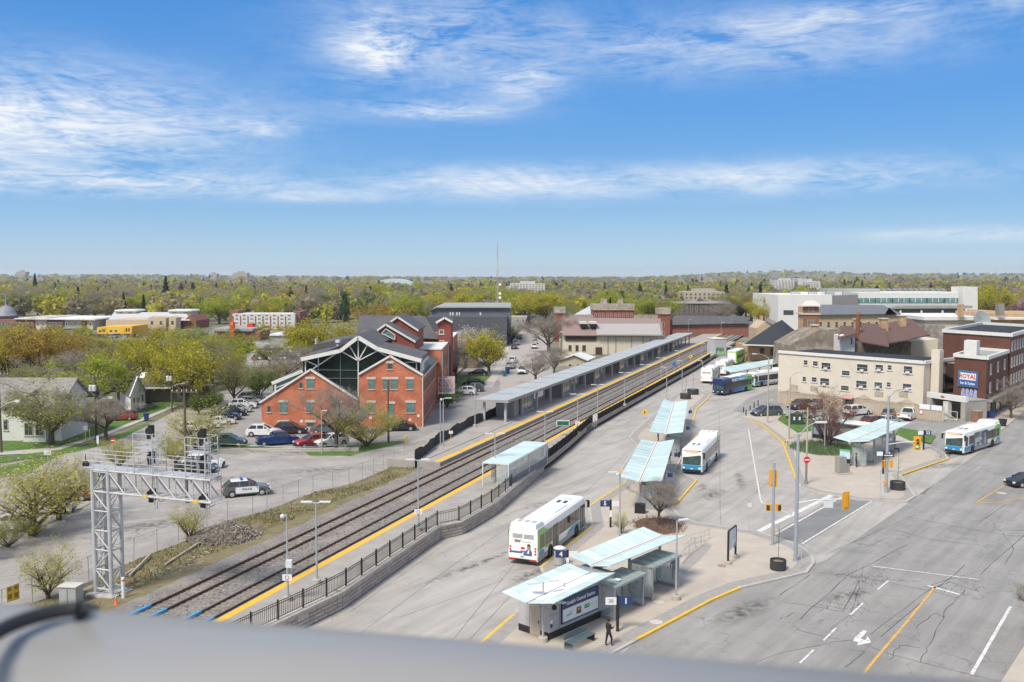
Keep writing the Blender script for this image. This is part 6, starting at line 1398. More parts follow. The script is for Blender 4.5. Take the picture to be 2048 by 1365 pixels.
# motel
mo = thing('cream_motel', 'cream rendered three storey motel block with white windows and black flat roof', 'building', Vector((50.9,176,0))); base = Vector((50.9,176,0))
A, B = Vector((50.9,176,0)), Vector((68.9,154,0)); dep = Vector((9.5,7.5,0)); MZ = 8.4
block(mo, base, [A,B,B+dep,A+dep], 0, MZ, motel_w, roof=tar_roof); mb = MB(); mb.bar(A-base+Vector((0,0,MZ+.15)), B-base+Vector((0,0,MZ+.15)), .5, .5); mb.bar(B-base+Vector((0,0,MZ+.15)), B+dep-base+Vector((0,0,MZ+.15)), .5, .5); mb.build('cornice', trim_w, mo)
def fpix(x):        # position along the facade of a pixel column
    k = (x-1024)/F; return (k*A.y-A.x)/((B.x-A.x)-k*(B.y-A.y))
for x, y0, y1, w, ac in ((1614,720,731,1.0,0),(1633.5,722,733,1.2,0),(1655,725,740,2.0,1),(1612,753,764,.9,0),(1632,754,765,1.2,0),(1653,756,772,2.0,1),(1695,741,752,1.7,0),(1694,771,782,1.7,0),(1728,728,744,2.2,1),(1727,761,777,2.2,1),(1762,729,743,1.6,1),(1761,764,778,1.6,1),(1783,730,741,.9,0),(1782,764,775,.9,0),(1820,732,748,1.7,1),(1819,767,782,1.7,1)):
    f = fpix(x); d = A.y+(B.y-A.y)*f; z1, z0 = zh(x,y0,d), zh(x,y1,d); edge_windows(mo, base, A, B, (f,), z0, w, z1-z0, ac=ac, mull=0)
for x, y in ((1592,775),(1632,778),(1763,789),(1812,790)):
    f = fpix(x); d = A.y+(B.y-A.y)*f; q = A+(B-A)*f-base; o_ = MB().box(-.8,.8,-.06,-.01,0,.9).build('wall_sign', mat('faded_sign',(.38,.34,.28),.8,.3,3), mo, (q.x,q.y,zh(x,y,d)-.4), heading(A,B))
q = B+dep*.12; fch = MB().box(-.7,.7,-.7,.7,0,10.6).build('chimney', motel_w, mo, B+dep*.22-base+Vector((.6,-.6,0)), heading(A,B))
# brown link wing and roofs behind
lk = thing('link_wing', 'dark brick link wing with a fire escape between motel and inn', 'building', Vector((72,160,0))); base = Vector((72,160,0)); a, b = Vector((71.2,161,0)), Vector((77.5,156.5,0)); block(lk, base, [a,b,b+dep,a+dep], 0, 8.0, mat('dark_link',(.05,.025,.02),.9,.2,1), roof=flat_roof)
edge_windows(lk, base, a, b, (.35,), 5.6, 1.5, 1.7); edge_windows(lk, base, a, b, (.35,), 2.6, 1.5, 1.7); d_ = (b-a).normalized(); MB().bar(a-base+d_*2-Vector((.5,.5,-6.9)), b-base-Vector((.5,.5,-5.0)), .9, .1).build('fire_escape', bt, lk); MB().bar(a-base+d_*1-Vector((.5,.5,-2.4)), b-base-Vector((.5,.5,-4.8)), .9, .1).build('fire_escape', bt, lk)
MB().bar(a-base-Vector((.9,.9,-2.9)), b-base-Vector((.9,.9,-2.9)), 2.2, .2).build('lean_to_roof', shingle_br, lk)
# inn
inn = thing('brick_inn', 'dark brick inn with a blue and white name sign on its end wall', 'building', Vector((76.8,149,0))); base = Vector((76.8,149,0))
c0 = P(1974,838,0); z_low = 9.6
def atz(x, y, z): return P(x, y, z)
L0, L1, L2 = atz(1909,714,z_low), atz(1974,720,z_low), atz(2017,706,z_low)
for p in (L0,L1,L2): p.z = 0
block(inn, base, [L0, L1, L2, L2+(L0-L1)], 0, z_low, brick_d, roof=flat_roof, parapet=.55)
U0, U1, U2 = atz(1876,676,12.6), atz(2014,684,12.6), atz(2120,653,12.6)
for p in (U0,U1,U2): p.z = 0
sh_ = Vector((1.2,1.6,0)); u1 = L2+Vector((.3,-.1,0)); dirS = (U2-U1).normalized(); W = L1-L0
u0 = u1+(L0-L1).normalized()*14; u2 = u1+dirS*34; u3 = u0+dirS*34
block(inn, base, [u0,u1,u2,u3], 0, 12.4, brick_d, roof=tar_roof, parapet=.6)
for z in (4.0,7.0): edge_windows(inn, base, L1, L2, (.18,.5,.82), z, 1.1, 1.7, frame=trim_w)
for z in (4.0,7.0,9.9): edge_windows(inn, base, u1, u2, [.04+k*.075 for k in range(12)], z, 1.1, 1.7, frame=trim_w)
pnh = [L0+dirS*3.2+W*.15, L0+dirS*3.2+W*.55, L0+dirS*5.6+W*.55, L0+dirS*5.6+W*.15]; block(inn, base, pnh, z_low, z_low+2.6, trim_w, 'roof_hut')
# ground floor shop fronts under a canopy
dS = (L2-L1).normalized(); nS = Vector((dS.y,-dS.x,0)); mb = MB(); mb.bar(L1-base+nS*.5+Vector((0,0,3.0)), L1+dS*40-base+nS*.5+Vector((0,0,3.0)), 1.0, .35); mb.build('shop_canopy', mat('canopy_grey',(.26,.25,.23),.7,.1,1), inn)
for k in range(10): q = L1+dS*(2+k*3.6)-base; MB().box(-1.4,1.4,-.1,.0,.25,2.6).build('shop_front', bt if k%2 else pane_d, inn, q, heading(L1,L2))
# sign
q = L0+W*.47; ang = heading(L0,L1); nW = Vector((W.y,-W.x,0)).normalized()
sg = thing('inn_sign', 'blue framed ROYAL Inn and Suites sign on the dark brick wall', 'sign', q+nW*.12+Vector((0,0,5.15)), ang)
sw = W.length*.30
MB().box(-sw,sw,-.12,0,-.25,2.35).build('sign_frame', mat('sign_teal',(.06,.22,.32),.5), sg); MB().box(-sw+.12,sw-.12,-.14,-.12,-.12,2.22).build('sign_blue', mat('sign_blue',(.03,.10,.33),.5), sg); MB().box(-sw+.28,sw-.28,-.16,-.14,.88,2.02).build('sign_white', adw_m, sg)
text('ROYAL', 1.0, mat('sign_letters_red',(.50,.02,.03),.5), sg, (0,-.165,1.43), (R(90),0,0), sx=sw*1.9/3.4, bold=.03); text('Inn & Suites', .62, adw_m, sg, (0,-.15,.33), (R(90),0,0), sx=sw*2/3.9, bold=.015)
gf = mat('graffiti_blue',(.32,.34,.50),.7,.5,3); gr = thing('graffiti_tag','pale blue bubble graffiti on the brick wall below the inn sign','graffiti', q+nW*.03+Vector((0,0,2.9)), ang)
for k in range(4): x = -sw*.75+k*sw*.42; MB().side([(x,.3),(x+.15,1.5),(x+sw*.2,1.75),(x+sw*.42,1.45),(x+sw*.38,.9),(x+sw*.45,.3),(x+sw*.22,.05)], (0,-.02-.004*k,0), (1,0,0), (0,0,1), .012).build('letter', gf, gr)
# carport in front of the inn
cpt = thing('concrete_carport', 'open concrete carport with a white lintel below the inn sign', 'carport', L0-Vector((0,0,0)), ang); wl_ = W.length
MB().box(-.8,wl_+.5,-5.2,-4.6,3.05,3.95).build('lintel', trim_w, cpt); MB().box(-.8,.1,-5.15,-.2,0,3.04).box(wl_-.4,wl_+.45,-5.15,-.2,0,3.04).build('side_wall', mat('conc_grey',(.36,.34,.31),.85,.12,1), cpt); MB().box(.1,wl_-.4,-.6,-.3,0,3.04).build('back_wall', mat('conc_grey',(.36,.34,.31),.85,.12,1), cpt); MB().box(-.75,wl_+.45,-4.6,-.2,3.1,3.3).build('roof', flat_roof, cpt)
MB().box(1.9,2.6,-5.22,-5.2,3.35,3.6).build('logo_plate', mat('print_dark_orange',(.30,.06,.02),.5), cpt); MB().box(wl_-2.0,wl_-1.2,-.66,-.61,1.6,2.4).build('notice', adw_m, cpt)
gt = thing('swing_gate','white braced swing gate across the carport entrance','gate', cpt.location+Vector((0,0,0)), ang); mb = MB()
for z in (.2,1.5): mb.bar((.1,-6,z),(wl_-.3,-6,z),.07)
for x in (.1,wl_/2,wl_-.3): mb.bar((x,-6,.1),(x,-6,1.5),.07)
mb.bar((.1,-6,.2),(wl_/2,-6,1.5),.06); mb.bar((wl_-.3,-6,.2),(wl_/2,-6,1.5),.06); mb.build('gate_frame', trim_w, gt)
for k in range(14): MB().bar((.2+k*(wl_-.5)/14,-5.97,.2),(.2+k*(wl_-.5)/14,-5.97,1.5),.02).build('gate_bar', steel_m, gt)
ip = MB().box(-.45,.45,-.45,.45,0,2.7).box(-.5,.5,-.5,.5,2.7,2.78).build('gate_pillar', trim_w, None, P(1894,838,0), ang); tag(ip,'white square gate pillar beside the swing gate','pillar')
bp_ = MB().box(-.6,.6,-.6,.6,0,1.9).build('brick_pier', brick_mat('pier_brick',(.20,.09,.06),(.25,.12,.08),(.3,.25,.2)), None, P(1953,846,0), ang); tag(bp_,'low brick pier at the street end of the swing gate','pillar')
# board fence in front of the motel
fence_m = mat('board_fence', (.44,.37,.29), .85, .07, .8, dirt=((.33,.27,.2), .5, .5, .75, .5)); F0, F1 = P(1556,808,0), P(1888,845,0)
bf = thing('board_fence','tall beige board fence along the motel parking lot','fence', F0, heading(F0,F1)); Lf = (F1-F0).length; nb_ = 62
bd = MB().box(.015,Lf/nb_-.015,-.03,.03,.05,2.3).mesh('board', fence_m)
for k in range(nb_): link('board', bd, bf, (Lf*k/nb_, .01*((k*7)%3), .0+.01*((k*5)%3)))
MB().box(0,Lf,-.06,-.032,2.1,2.2).box(0,Lf,-.05,.06,2.34,2.42).build('fence_rail', fence_m, bf)
for f in (.10,.55,.80): x = Lf*f; MB().side([(-1.6,0),(1.6,0),(0,.75)], (x,-.05,2.42), (1,0,0), (0,0,1), .06).build('gable_cap', fence_m, bf)
x = Lf*.46; dr = MB().box(x-.55,x+.55,-.12,-.05,.05,2.1).build('door', bt, bf); MB().box(x-.35,x+.35,-.13,-.12,1.2,1.75).build('door_pane', pane_t, dr)
aw = MB().add([(x-1.0,-.08,2.9),(x+1.0,-.08,2.9),(x+1.0,-1.1,2.35),(x-1.0,-1.1,2.35),(x-1.0,-1.1,2.2),(x+1.0,-1.1,2.2)], [(3,2,1,0),(0,1,2,3),(5,4,3,2)][1:] + [(4,5,2,3)]); aw.build('awning', mat('awning_pink',(.42,.25,.23),.8,.08,1), bf)
for x_ in (Lf*.90,Lf*.955): MB().box(x_-.95,x_+.95,-.1,-.06,1.75,2.55).build('notice_board', adw_m, bf)
MB().box(Lf*.868,Lf*.868+.55,-.1,-.06,.9,1.6).build('notice', mat('notice_red',(.55,.2,.15),.6), bf); MB().box(Lf*.868+.08,Lf*.868+.47,-.11,-.1,1.0,1.5).build('notice_face', adw_m, bf)
# ---- far towers and landmarks --------------------------------------------------------------
s22, base = root('far_white_tower', 'far white slab apartment tower pair on the skyline', 1595, 1300); vt = mat('tower_white',(.56,.55,.54),.8,.06,.1)
for (xa,xb,y) in ((1549,1588,560),(1603,1640,563),(1596,1604,557),(1566,1582,557),(1614,1624,558)): fp(s22, [(xa,None),(xb,None),(xb,y),(xa,y)], 1300+(xa%5), 25, vt, 'wall', base)
fp(s22, [(1587,None),(1604,None),(1604,563),(1587,563)], 1308, 20, mat('tower_dark',(.16,.16,.18),.8), 'wall', base)
for k in range(6): fp(s22, [(1551+k*6.5,None),(1553+k*6.5,None),(1553+k*6.5,561),(1551+k*6.5,561)], 1299, .5, mat('tower_strip',(.33,.32,.31),.8), 'balcony_strip', base)
for k in range(6):
    for y in (565,568.5,572): fw(s22, base, 1608+k*5.2, y, y+1.6, 1302, 2.2, far=True)
s23, base = root('far_white_flats', 'far white stepped apartment flats among the yellow green trees', 1054, 900)
for (xa,xb,y) in ((1020,1045,567),(1040,1070,563),(1066,1090,568),(1012,1022,573)): fp(s23, [(xa,None),(xb,None),(xb,y),(xa,y)], 900+(xa%7), 18, vt, 'wall', base)
for k in range(11):
    for y in (569,573,577,581): fw(s23, base, 1023+k*6.2, y, y+2, 899, 3.2, far=True)
s24, base = root('arena_dome', 'far pale blue ribbed arena roof on the skyline woods', 785, 1700); mb = MB(); 
for k in range(9): 
    a0, a1 = math.pi*k/9, math.pi*(k+1)/9; pa, pb = Pd(785-38*math.cos(a0), 571-13*math.sin(a0), 1700)-base, Pd(785-38*math.cos(a1), 571-13*math.sin(a1), 1700)-base
    mb.add([pa,pb,pb+Vector((0,60,0)),pa+Vector((0,60,0))], [(0,1,2,3)]); c = Pd(785,571,1700)-base; mb.add([pa,pb,c], [(0,2,1)])
mb.build('roof', mat('arena_blue',(.50,.58,.64),.5,.06,.05), s24); fp(s24, [(747,None),(826,None),(826,570),(747,570)], 1702, 55, vt, 'wall', base)
for i,(xa,xb,y,d,lab) in enumerate(((33,52,541,3800,'hazy slab tower on the skyline at the far left edge'),(418,434,545,3600,'narrow hazy tower block on the skyline left of its wider neighbour'),(466,495,543,3500,'wide hazy tower block on the skyline above the white motel block'))):
    o, base = root('skyline_tower', lab, xa, d, group='skyline tower blocks'); fp(o, [(xa,None),(xb,None),(xb,y+3),(xa,y+3)], d, 30, mat('hazy_tower',(.35,.30,.28),.8,.05,.02), 'wall', base); fp(o, [(xa+(xb-xa)*.3,y+3),(xb-(xb-xa)*.3,y+3),(xb-(xb-xa)*.3,y),(xa+(xb-xa)*.3,y)], d+4, 12, mat('hazy_tower',(.35,.30,.28),.8,.05,.02), 'penthouse', base)
# lattice radio mast
D = 330; rm_, base = root('radio_mast', 'tall thin red and white lattice radio mast above the side street', 995, D, 'mast'); zt = zh(995,478,D); zb = 0
mw = [mat('mast_white',(.55,.55,.55),.6), mat('mast_red',(.45,.33,.31),.6)]
mb = MB(); n = 26
for k in range(n):
    f0, f1 = k/n, (k+1)/n; w0, w1 = 1.3*(1-f0)**1.5+.10, 1.3*(1-f1)**1.5+.10; z0, z1 = zt*f0, zt*f1; mi = (k//3)%2 if k > 9 else 0
    c0_ = [(math.cos(a)*w0, math.sin(a)*w0, z0) for a in (.5,2.6,4.7)]; c1_ = [(math.cos(a)*w1, math.sin(a)*w1, z1) for a in (.5,2.6,4.7)]
    for i in range(3): mb.bar(c0_[i], c1_[i], .06, .06, mi); mb.bar(c0_[i], c1_[(i+1)%3], .035, .035, mi); mb.bar(c1_[i], c1_[(i+1)%3], .035, .035, mi)
mb.build('lattice', mw, rm_)
for z in (zt*.42,zt*.46,zt*.55): MB().lathe([(.1,0),(.5,.1),(.5,.3),(.1,.4)],10).build('dish', white_roof, rm_, (.9,-.6,z)).rotation_euler = (R(80),0,0)
# ================================================================== CARS
CARCOL = dict(white=(.74,.74,.73), black=(.014,.014,.016), silver=(.42,.43,.44), grey=(.10,.105,.11), navy=(.015,.025,.07), blue=(.012,.04,.17), red=(.30,.03,.025), maroon=(.16,.03,.025), tan=(.22,.17,.13), teal=(.06,.11,.10), slate=(.06,.07,.085))
def paint(c): return mat('car_'+c, CARCOL[c], .25, .04, 1.2, coat=.6, spec=.5)
cglass = glass('car_glass', (.025,.03,.032), .05, .5, 1.2); ctrim = mat('car_trim', (.02,.02,.022), .6, .1, 3)
SPEC = {  # L, W, H, bonnet height, belt, cabin x0..x1 (from rear), roof inset rear/front
 'suv': (4.75,1.9,1.70,1.04,1.12,.16,3.2,.62,.95), 'sedan': (4.7,1.82,1.45,.88,.92,.75,3.45,.65,.85), 'hatch': (4.3,1.8,1.52,.95,1.0,.14,2.95,.6,.95), 'van': (5.0,1.95,1.74,1.0,1.08,.12,3.8,.42,1.15), 'pickup': (5.7,2.0,1.85,1.12,1.15,2.1,4.15,.25,.6), 'sports': (4.4,1.85,1.28,.78,.82,.6,3.0,.8,.85)}
WHEELS = {}
def car(label, typ, colour, pos, head, group='parked cars', simple=False, police=False, name=None):
    L, W, H, bh, belt, c0, c1, ri, fi = SPEC[typ]; w = W/2; m = paint(colour)
    nm = name or {'suv':'parked_suv','sedan':'parked_car','hatch':'parked_car','van':'minivan','pickup':'pickup_truck','sports':'parked_car'}[typ]
    o = thing(nm, label, {'pickup':'pickup truck','suv':'car','van':'van'}.get(typ,'car'), (pos.x-math.cos(head)*L/2, pos.y-math.sin(head)*L/2, pos.z), head, group)
    rear_z = belt if typ in ('suv','hatch','van') else (bh+.06 if typ != 'pickup' else bh)
    prof = [(0.05,.30),(.0,.55),(.04,rear_z-.12),(.14,rear_z),(c0+.1,belt),(c1+.1,belt),(L-.35,bh-.10),(L-.06,bh-.28),(L,.55),(L-.05,.28)]
    secs = []
    for y, f in ((-w,.05),(-w+.1,0),(w-.1,0),(w,.05)):
        secs.append([(min(max(x,f),L-f), y, min(z, z-f*.6 if z > .6 else z+f*.3)) for x, z in prof])
    body = loft(secs); 
    if typ == 'pickup': body.m = [0]*len(body.f)
    b = body.build('body', m, o)
    # cabin
    lo = [(c0,-w+.07,belt-.02),(c1+.25,-w+.07,belt-.02),(c1+.25,w-.07,belt-.02),(c0,w-.07,belt-.02)]; t = .27
    hi = [(c0+ri,-w+t,H-.06),(c1+.25-fi,-w+t,H-.06),(c1+.25-fi,w-t,H-.06),(c0+ri,w-t,H-.06)]
    MB().add(lo+hi, [(0,1,5,4),(1,2,6,5),(2,3,7,6),(3,0,4,7),(4,5,6,7)]).build('cabin_glass', cglass, o)
    rf = [(x,y*1.03,H-.062) for x,y,z in hi]; r2 = [(x+(.12 if i in (0,3) else -.12),y*.88,H) for i,(x,y,z) in enumerate(hi)]
    MB().add(rf+r2, [(3,2,1,0),(4,5,6,7),(0,1,5,4),(1,2,6,5),(2,3,7,6),(3,0,4,7)]).build('roof', m if not police else paint('white'), o)
    pl = MB()
    for i in range(4): pl.bar(lo[i], hi[i], .11, .09)
    for sgn in (-1,1):
        for f in ((.36,.68) if typ in ('suv','van') else (.45,)):
            x = c0+ri*.6+(c1-c0)*f; pl.bar((x,sgn*(w-.07),belt-.02),(x,sgn*(w-t),H-.06),.10,.05)
        pl.bar((c0,sgn*(w-.06),belt),(c1+.25,sgn*(w-.06),belt),.03,.05)
    pl.build('pillars', m, o)
    if typ == 'pickup':
        MB().box(.10,c0-.08,-w+.1,w-.1,bh-.02,bh+.012).build('cargo_bed', ctrim, o); MB().box(.05,c0,-w,-w+.1,bh,bh+.08).box(.05,c0,w-.1,w,bh,bh+.08).box(.02,.12,-w+.1,w-.1,bh,bh+.08).build('bed_rail', m, o)
    MB().box(-.03,.10,-w+.08,w-.08,.30,.52).build('rear_bumper', ctrim, o); MB().box(L-.10,L+.03,-w+.08,w-.08,.26,.50).build('front_bumper', ctrim, o)
    MB().box(L-.02,L+.015,-.5,.5,.54,.70).build('grille', ctrim, o)
    r = .36 if typ in ('suv','pickup','van') else .32
    key = (r,)
    if key not in WHEELS:
        WHEELS[key] = (MB().add(*ring(0,0,r,r*.6,.22)).mesh('wheel', tyre_m), MB().tube((0,-.08,r),(0,.08,r),r*.62,r*.62,12).mesh('rim', rim_m))
    wm_, rm2 = WHEELS[key]
    for x in (.85,L-.9):
        for sgn in (-1,1):
            MB().tube((x,sgn*(w-.05),r),(x,sgn*(w+.006),r),r*1.13,r*1.13,14).build('wheel_arch', ctrim, o)
            wh = link('wheel', wm_, o, (x,sgn*(w-.09),0)); link('rim', rm2, wh, (0,sgn*.04,0))
    for sgn in (-1,1):
        y = sgn*(w-.22)
        MB().box(-.02,.12,min(y-.16,y+.16),max(y-.16,y+.16),rear_z-.32,rear_z-.10).build('tail_light', red_m, o); MB().box(L-.30,L+.005,min(y-.17,y+.17),max(y-.17,y+.17),bh-.38,bh-.22).build('headlight', lampw_m, o)
        MB().box(c1-.05,c1+.08,sgn*(w+.09)-.09,sgn*(w+.09)+.09,belt,belt+.14).build('mirror', m, o)
    MB().box(-.04,-.02,-.16,.16,.58,.70).build('number_plate', adw_m, o)
    if police:
        for sgn in (-1,1):
            MB().box(1.2,3.55,min(sgn*w,sgn*(w+.008)),max(sgn*w,sgn*(w+.008)),.42,belt-.06).build('white_door', paint('white'), o)
            text('POLICE', .30, mat('police_blue',(.02,.03,.09),.5), o, (2.35,sgn*(w+.012),.80), (R(90),0,0 if sgn < 0 else R(180)), name='police_lettering', bold=.008)
        MB().box(1.75,2.0,-.62,.62,H,H+.10).build('light_bar', mat('lightbar_blue',(.03,.06,.25),.3), o)
    return o
def cpx(label, typ, col, px_, py_, head, z=.02, **k): return car(label, typ, col, P(px_,py_,z), R(head), **k)
cpx('white SUV parked at the left corner of the brick office','suv','white',527,872,2); cpx('black SUV nose right beside the white one at the brick office','suv','black',581,867,4)
cpx('dark blue pickup truck parked behind the low yard fence','pickup','blue',556,889,24); cpx('red SUV facing the low yard fence','suv','red',624,893,216); cpx('white SUV facing the fence beside the yard lamp post','suv','white',661,892,222)
cpx('dark grey car half hidden behind the grey bare yard tree','sedan','grey',655,866,0); cpx('black SUV parked against the right brick gable','suv','black',801,861,8)
cpx('white and grey police SUV on the empty lot beside the gantry','suv','grey',493,990,22, police=True, name='police_suv', group='cars on the police lot')
for i,(x,y,c,t,lab) in enumerate(((503,802,'grey','suv','grey SUV at the far end of the hedge row'),(497,809,'white','sedan','white sedan second in the hedge row'),(486,817,'white','suv','white SUV third in the hedge row'),(474,825,'silver','sedan','silver sedan in the middle of the hedge row'),(464,832,'black','sedan','black sedan in the hedge row behind the silver one'),(452,840,'navy','suv','navy SUV in the hedge row before the last white cars'),(441,849,'white','sports','low white coupe near the end of the hedge row'),(408,857,'white','sedan','white sedan behind the yellow sapling'),(386,863,'white','hatch','white hatchback nearest the old wooden pole'))):
    cpx(lab, t, c, x, y, 8+i*1.2, group='cars along the hedge')
cpx('dark teal car on the yard corner behind the wooden pole','suv','teal',457,892,5); cpx('black car parked behind the gantry arm','sedan','black',390,945,4); cpx('white car seen through the gantry cage','suv','white',407,936,6)
cpx('maroon sedan parked left of the gantry tower','sedan','maroon',140,1000,186, z=.0); cpx('white sedan behind the thin leafing trees left of the gantry','sedan','white',98,1026,190); cpx('white car under the bushes at the left frame edge','hatch','white',18,1060,188)
cpx('red car in the driveway beside the white cottage','hatch','red',246,840,185)
cpx('white pickup driving towards the station on the side street','pickup','white',1044,747,268, name='moving_pickup'); cpx('silver SUV parked by the blue street bins','suv','silver',1021,737,80); cpx('white car parked behind the silver SUV on the side street','suv','white',1026,726,80)
cpx('black sedan parked behind the hedge of the tan annex','sedan','black',957,751,172); cpx('black sedan parked on the street lawn corner','sedan','black',947,771,178); cpx('white SUV parked beside the caged stair','suv','white',928,790,176); cpx('dark slate SUV behind the white one by the caged stair','suv','slate',944,783,176)
for x,y,c,h,lab in ((1029,698,'slate',85,'slate car far up the side street on the grass side'),(1033,690,'silver',85,'silver car far up the side street beyond the slate one'),(1068,697,'white',92,'white car parked far up the right kerb of the side street'),(1070,688,'silver',92,'silver car farthest up the right kerb of the side street'),(1039,678,'grey',85,'grey car at the top of the side street')): cpx(lab,'suv',c,x,y,h)
cpx('dark minivan facing left behind the row of bollards','van','grey',1533,832,196); cpx('black SUV nose to the beige board fence','suv','black',1600,818,215); cpx('tan SUV behind the reddish bare shrub','suv','tan',1634,817,215); cpx('white sports car behind the green utility box','sports','white',1600,838,205)
cpx('white minivan parked at the pink awning','van','white',1714,830,28); cpx('dark grey car beside the white pickup at the fence','sedan','grey',1778,834,60); cpx('white pickup truck backed towards the viewer at the fence','pickup','white',1817,838,52); cpx('silver car half hidden by the plaza shelter roof','hatch','silver',1778,850,28); cpx('red car behind the plaza shelter','hatch','maroon',1748,850,30)
cpx('black sedan cut by the right frame edge on the main road','sedan','black',2056,972,190, name='moving_car', group='cars on the road')
# far car park: small cars, one mesh each
far_me = {}
def far_car(col):
    if col not in far_me:
        far_me[col] = MB().box(-2.2,2.2,-.88,.88,.3,.9).add([(-1.7,-.8,.9),(1.2,-.8,.9),(1.2,.8,.9),(-1.7,.8,.9),(-1.2,-.65,1.5),(.5,-.65,1.5),(.5,.65,1.5),(-1.2,.65,1.5)], [(0,1,5,4),(1,2,6,5),(2,3,7,6),(3,0,4,7)], 1).add([(-1.2,-.65,1.5),(.5,-.65,1.5),(.5,.65,1.5),(-1.2,.65,1.5)], [(0,1,2,3)])
        for x in (-1.35,1.35):
            for y in (-.8,.8): far_me[col].tube((x,y-.1,.32),(x,y+.1,.32),.32,.32,10,2)
        far_me[col] = far_me[col].mesh('distant_car', [paint(col), cglass, tyre_m])
    return far_me[col]
rc = random.Random(21)
sheet('far_car_park', px([(425,735),(430,688),(520,684),(600,690),(600,735)]), .03, asph_lot); sheet('shop_car_park', px([(120,678),(200,668),(300,672),(330,690),(150,690)]), .03, asph_lot)
for x0,y0,n,dx,lab,grp in ((432,694,7,11,'small parked car in the row below the brick restaurant','car park row below the restaurant'),(520,706,8,9,'small parked car in the row beside the grey shed','car park row by the shed'),(505,720,9,10,'small parked car in the nearest row of the distant car park','nearest row of the distant car park'),(170,676,11,11,'small parked car in the row below the yellow shop','car park row at the yellow shop')):
    for k in range(n):
        if rc.random() < .12: continue
        cc = rc.choice(('white','white','silver','white','grey','red','black','navy'))
        o = link('distant_car', far_car(cc), None, P(x0+k*dx+rc.uniform(-1,1), y0+rc.uniform(-.7,.7), .03), R(75+rc.uniform(-6,6)))
        tag(o, lab.replace('small parked', 'small '+cc+' parked'), 'car', cc+' cars in '+grp)
# ================================================================== TREES
leaf_m = attr_mat('leaves', .7, .5); bark_m = mat('bark', (.085,.068,.055), .95, .3, 6); twig_m = attr_mat('twigs', .9)
def skeleton(rg, H=10.0, spread=4.2, base=.28, nl=6, gnarl=.12):
    """unit tree of height H: tapered limb segments and the tips that carry foliage"""
    segs, tips = [], []
    def limb(p, d, L, r, lvl):
        n = 3; q = p
        for k in range(n):
            d = (d + Vector((rg.uniform(-1,1), rg.uniform(-1,1), rg.uniform(-.3,.7)))*gnarl*(1.6 if lvl else .5)).normalized()
            e = q + d*L/n; r2 = r*(1-.22*(k+1)/1.6) if k < n-1 else r*.5; segs.append((q.copy(), e.copy(), r, r2, lvl)); q = e; r = r2
            if lvl == 1 or (lvl == 2 and k > 0): tips.append(q.copy()) if lvl == 2 else None
            if lvl < 3 and (k > 0 or lvl > 0):
                for _ in range(2 if lvl < 2 else 1):
                    a = rg.uniform(0, 6.283); s = Vector((math.cos(a), math.sin(a), rg.uniform(.05,.6))).normalized()
                    limb(q, (d*.5 + s*.75).normalized(), L*rg.uniform(.34,.72), r*.62, lvl+1)
        tips.append(q.copy())
    z0 = H*base; segs.append((Vector((0,0,-.2)), Vector((rg.uniform(-.1,.1),rg.uniform(-.1,.1),z0)), .036*H, .027*H, 0)); top = segs[-1][1]
    for i in range(nl):
        a = 6.283*i/nl + rg.uniform(-.4,.4); up = rg.uniform(.75,1.6) if i else 3
        d = Vector((math.cos(a)*spread/H*2.0, math.sin(a)*spread/H*2.0, up)).normalized()
        limb(top - Vector((0,0,rg.uniform(0,.1)*H)), d, H*(1-base)*rg.uniform(.42,.68), .017*H, 1)
    zt = max(t.z for t in tips); rt_ = sorted(math.hypot(t.x,t.y) for t in tips)[int(len(tips)*.86)]; kz, kr = H*.97/zt, spread/rt_
    f = lambda p: Vector((p.x*kr, p.y*kr, p.z*kz)) if p.z > z0*.8 else p
    return [(f(a),f(b),r0,r1,l) for a,b,r0,r1,l in segs], [f(t) for t in tips]
def col_mesh(name, V, Fq, C, m):
    me = bpy.data.meshes.new(name); nV, nF = len(V), len(Fq)
    me.vertices.add(nV); me.vertices.foreach_set('co', np.asarray(V, np.float32).ravel())
    me.loops.add(nF*4); me.loops.foreach_set('vertex_index', np.asarray(Fq, np.int32).ravel())
    me.polygons.add(nF); me.polygons.foreach_set('loop_start', np.arange(0, nF*4, 4, dtype=np.int32)); me.polygons.foreach_set('loop_total', np.full(nF, 4, np.int32))
    at = me.color_attributes.new('col', 'FLOAT_COLOR', 'POINT'); at.data.foreach_set('color', np.concatenate([np.asarray(C, np.float32), np.ones((nV,1), np.float32)], 1).ravel())
    me.materials.append(m); me.update(calc_edges=True); me.validate(); return me
def leaf_quads(nr, cen, size, col, cvar=.3, aspect=1.0, upbias=0.0):
    n = len(cen); a = nr.normal(size=(n,3)); a /= np.linalg.norm(a,axis=1,keepdims=True); b = nr.normal(size=(n,3)); b[:,2] *= (1-upbias)
    b -= (a*b).sum(1,keepdims=True)*a; b /= np.linalg.norm(b,axis=1,keepdims=True)
    s = size*nr.uniform(.6,1.35,(n,1)); a = a*s*.5; b = b*s*.5*aspect
    V = np.stack([cen-a-b*.6, cen+a-b, cen+a*.8+b, cen-a+b*.7],1).reshape(-1,3); Fq = np.arange(n*4).reshape(n,4)
    k = nr.uniform(1-cvar,1+cvar,(n,1)); c = np.clip(np.asarray(col)[None,:]*k*nr.uniform(.9,1.1,(n,3)),0,1)
    return V, Fq, np.repeat(c,4,0)
def clumps(nr, tips, per, rad, flat=.8):
    t = np.array([tuple(p) for p in tips]); w = nr.choice((0.0,.5,1.0,1.7),len(t),p=(.22,.26,.32,.20)); c = np.repeat(t,(w*per).astype(int),0); g = nr.normal(size=c.shape)*rad; g[:,2] *= flat; return c+g
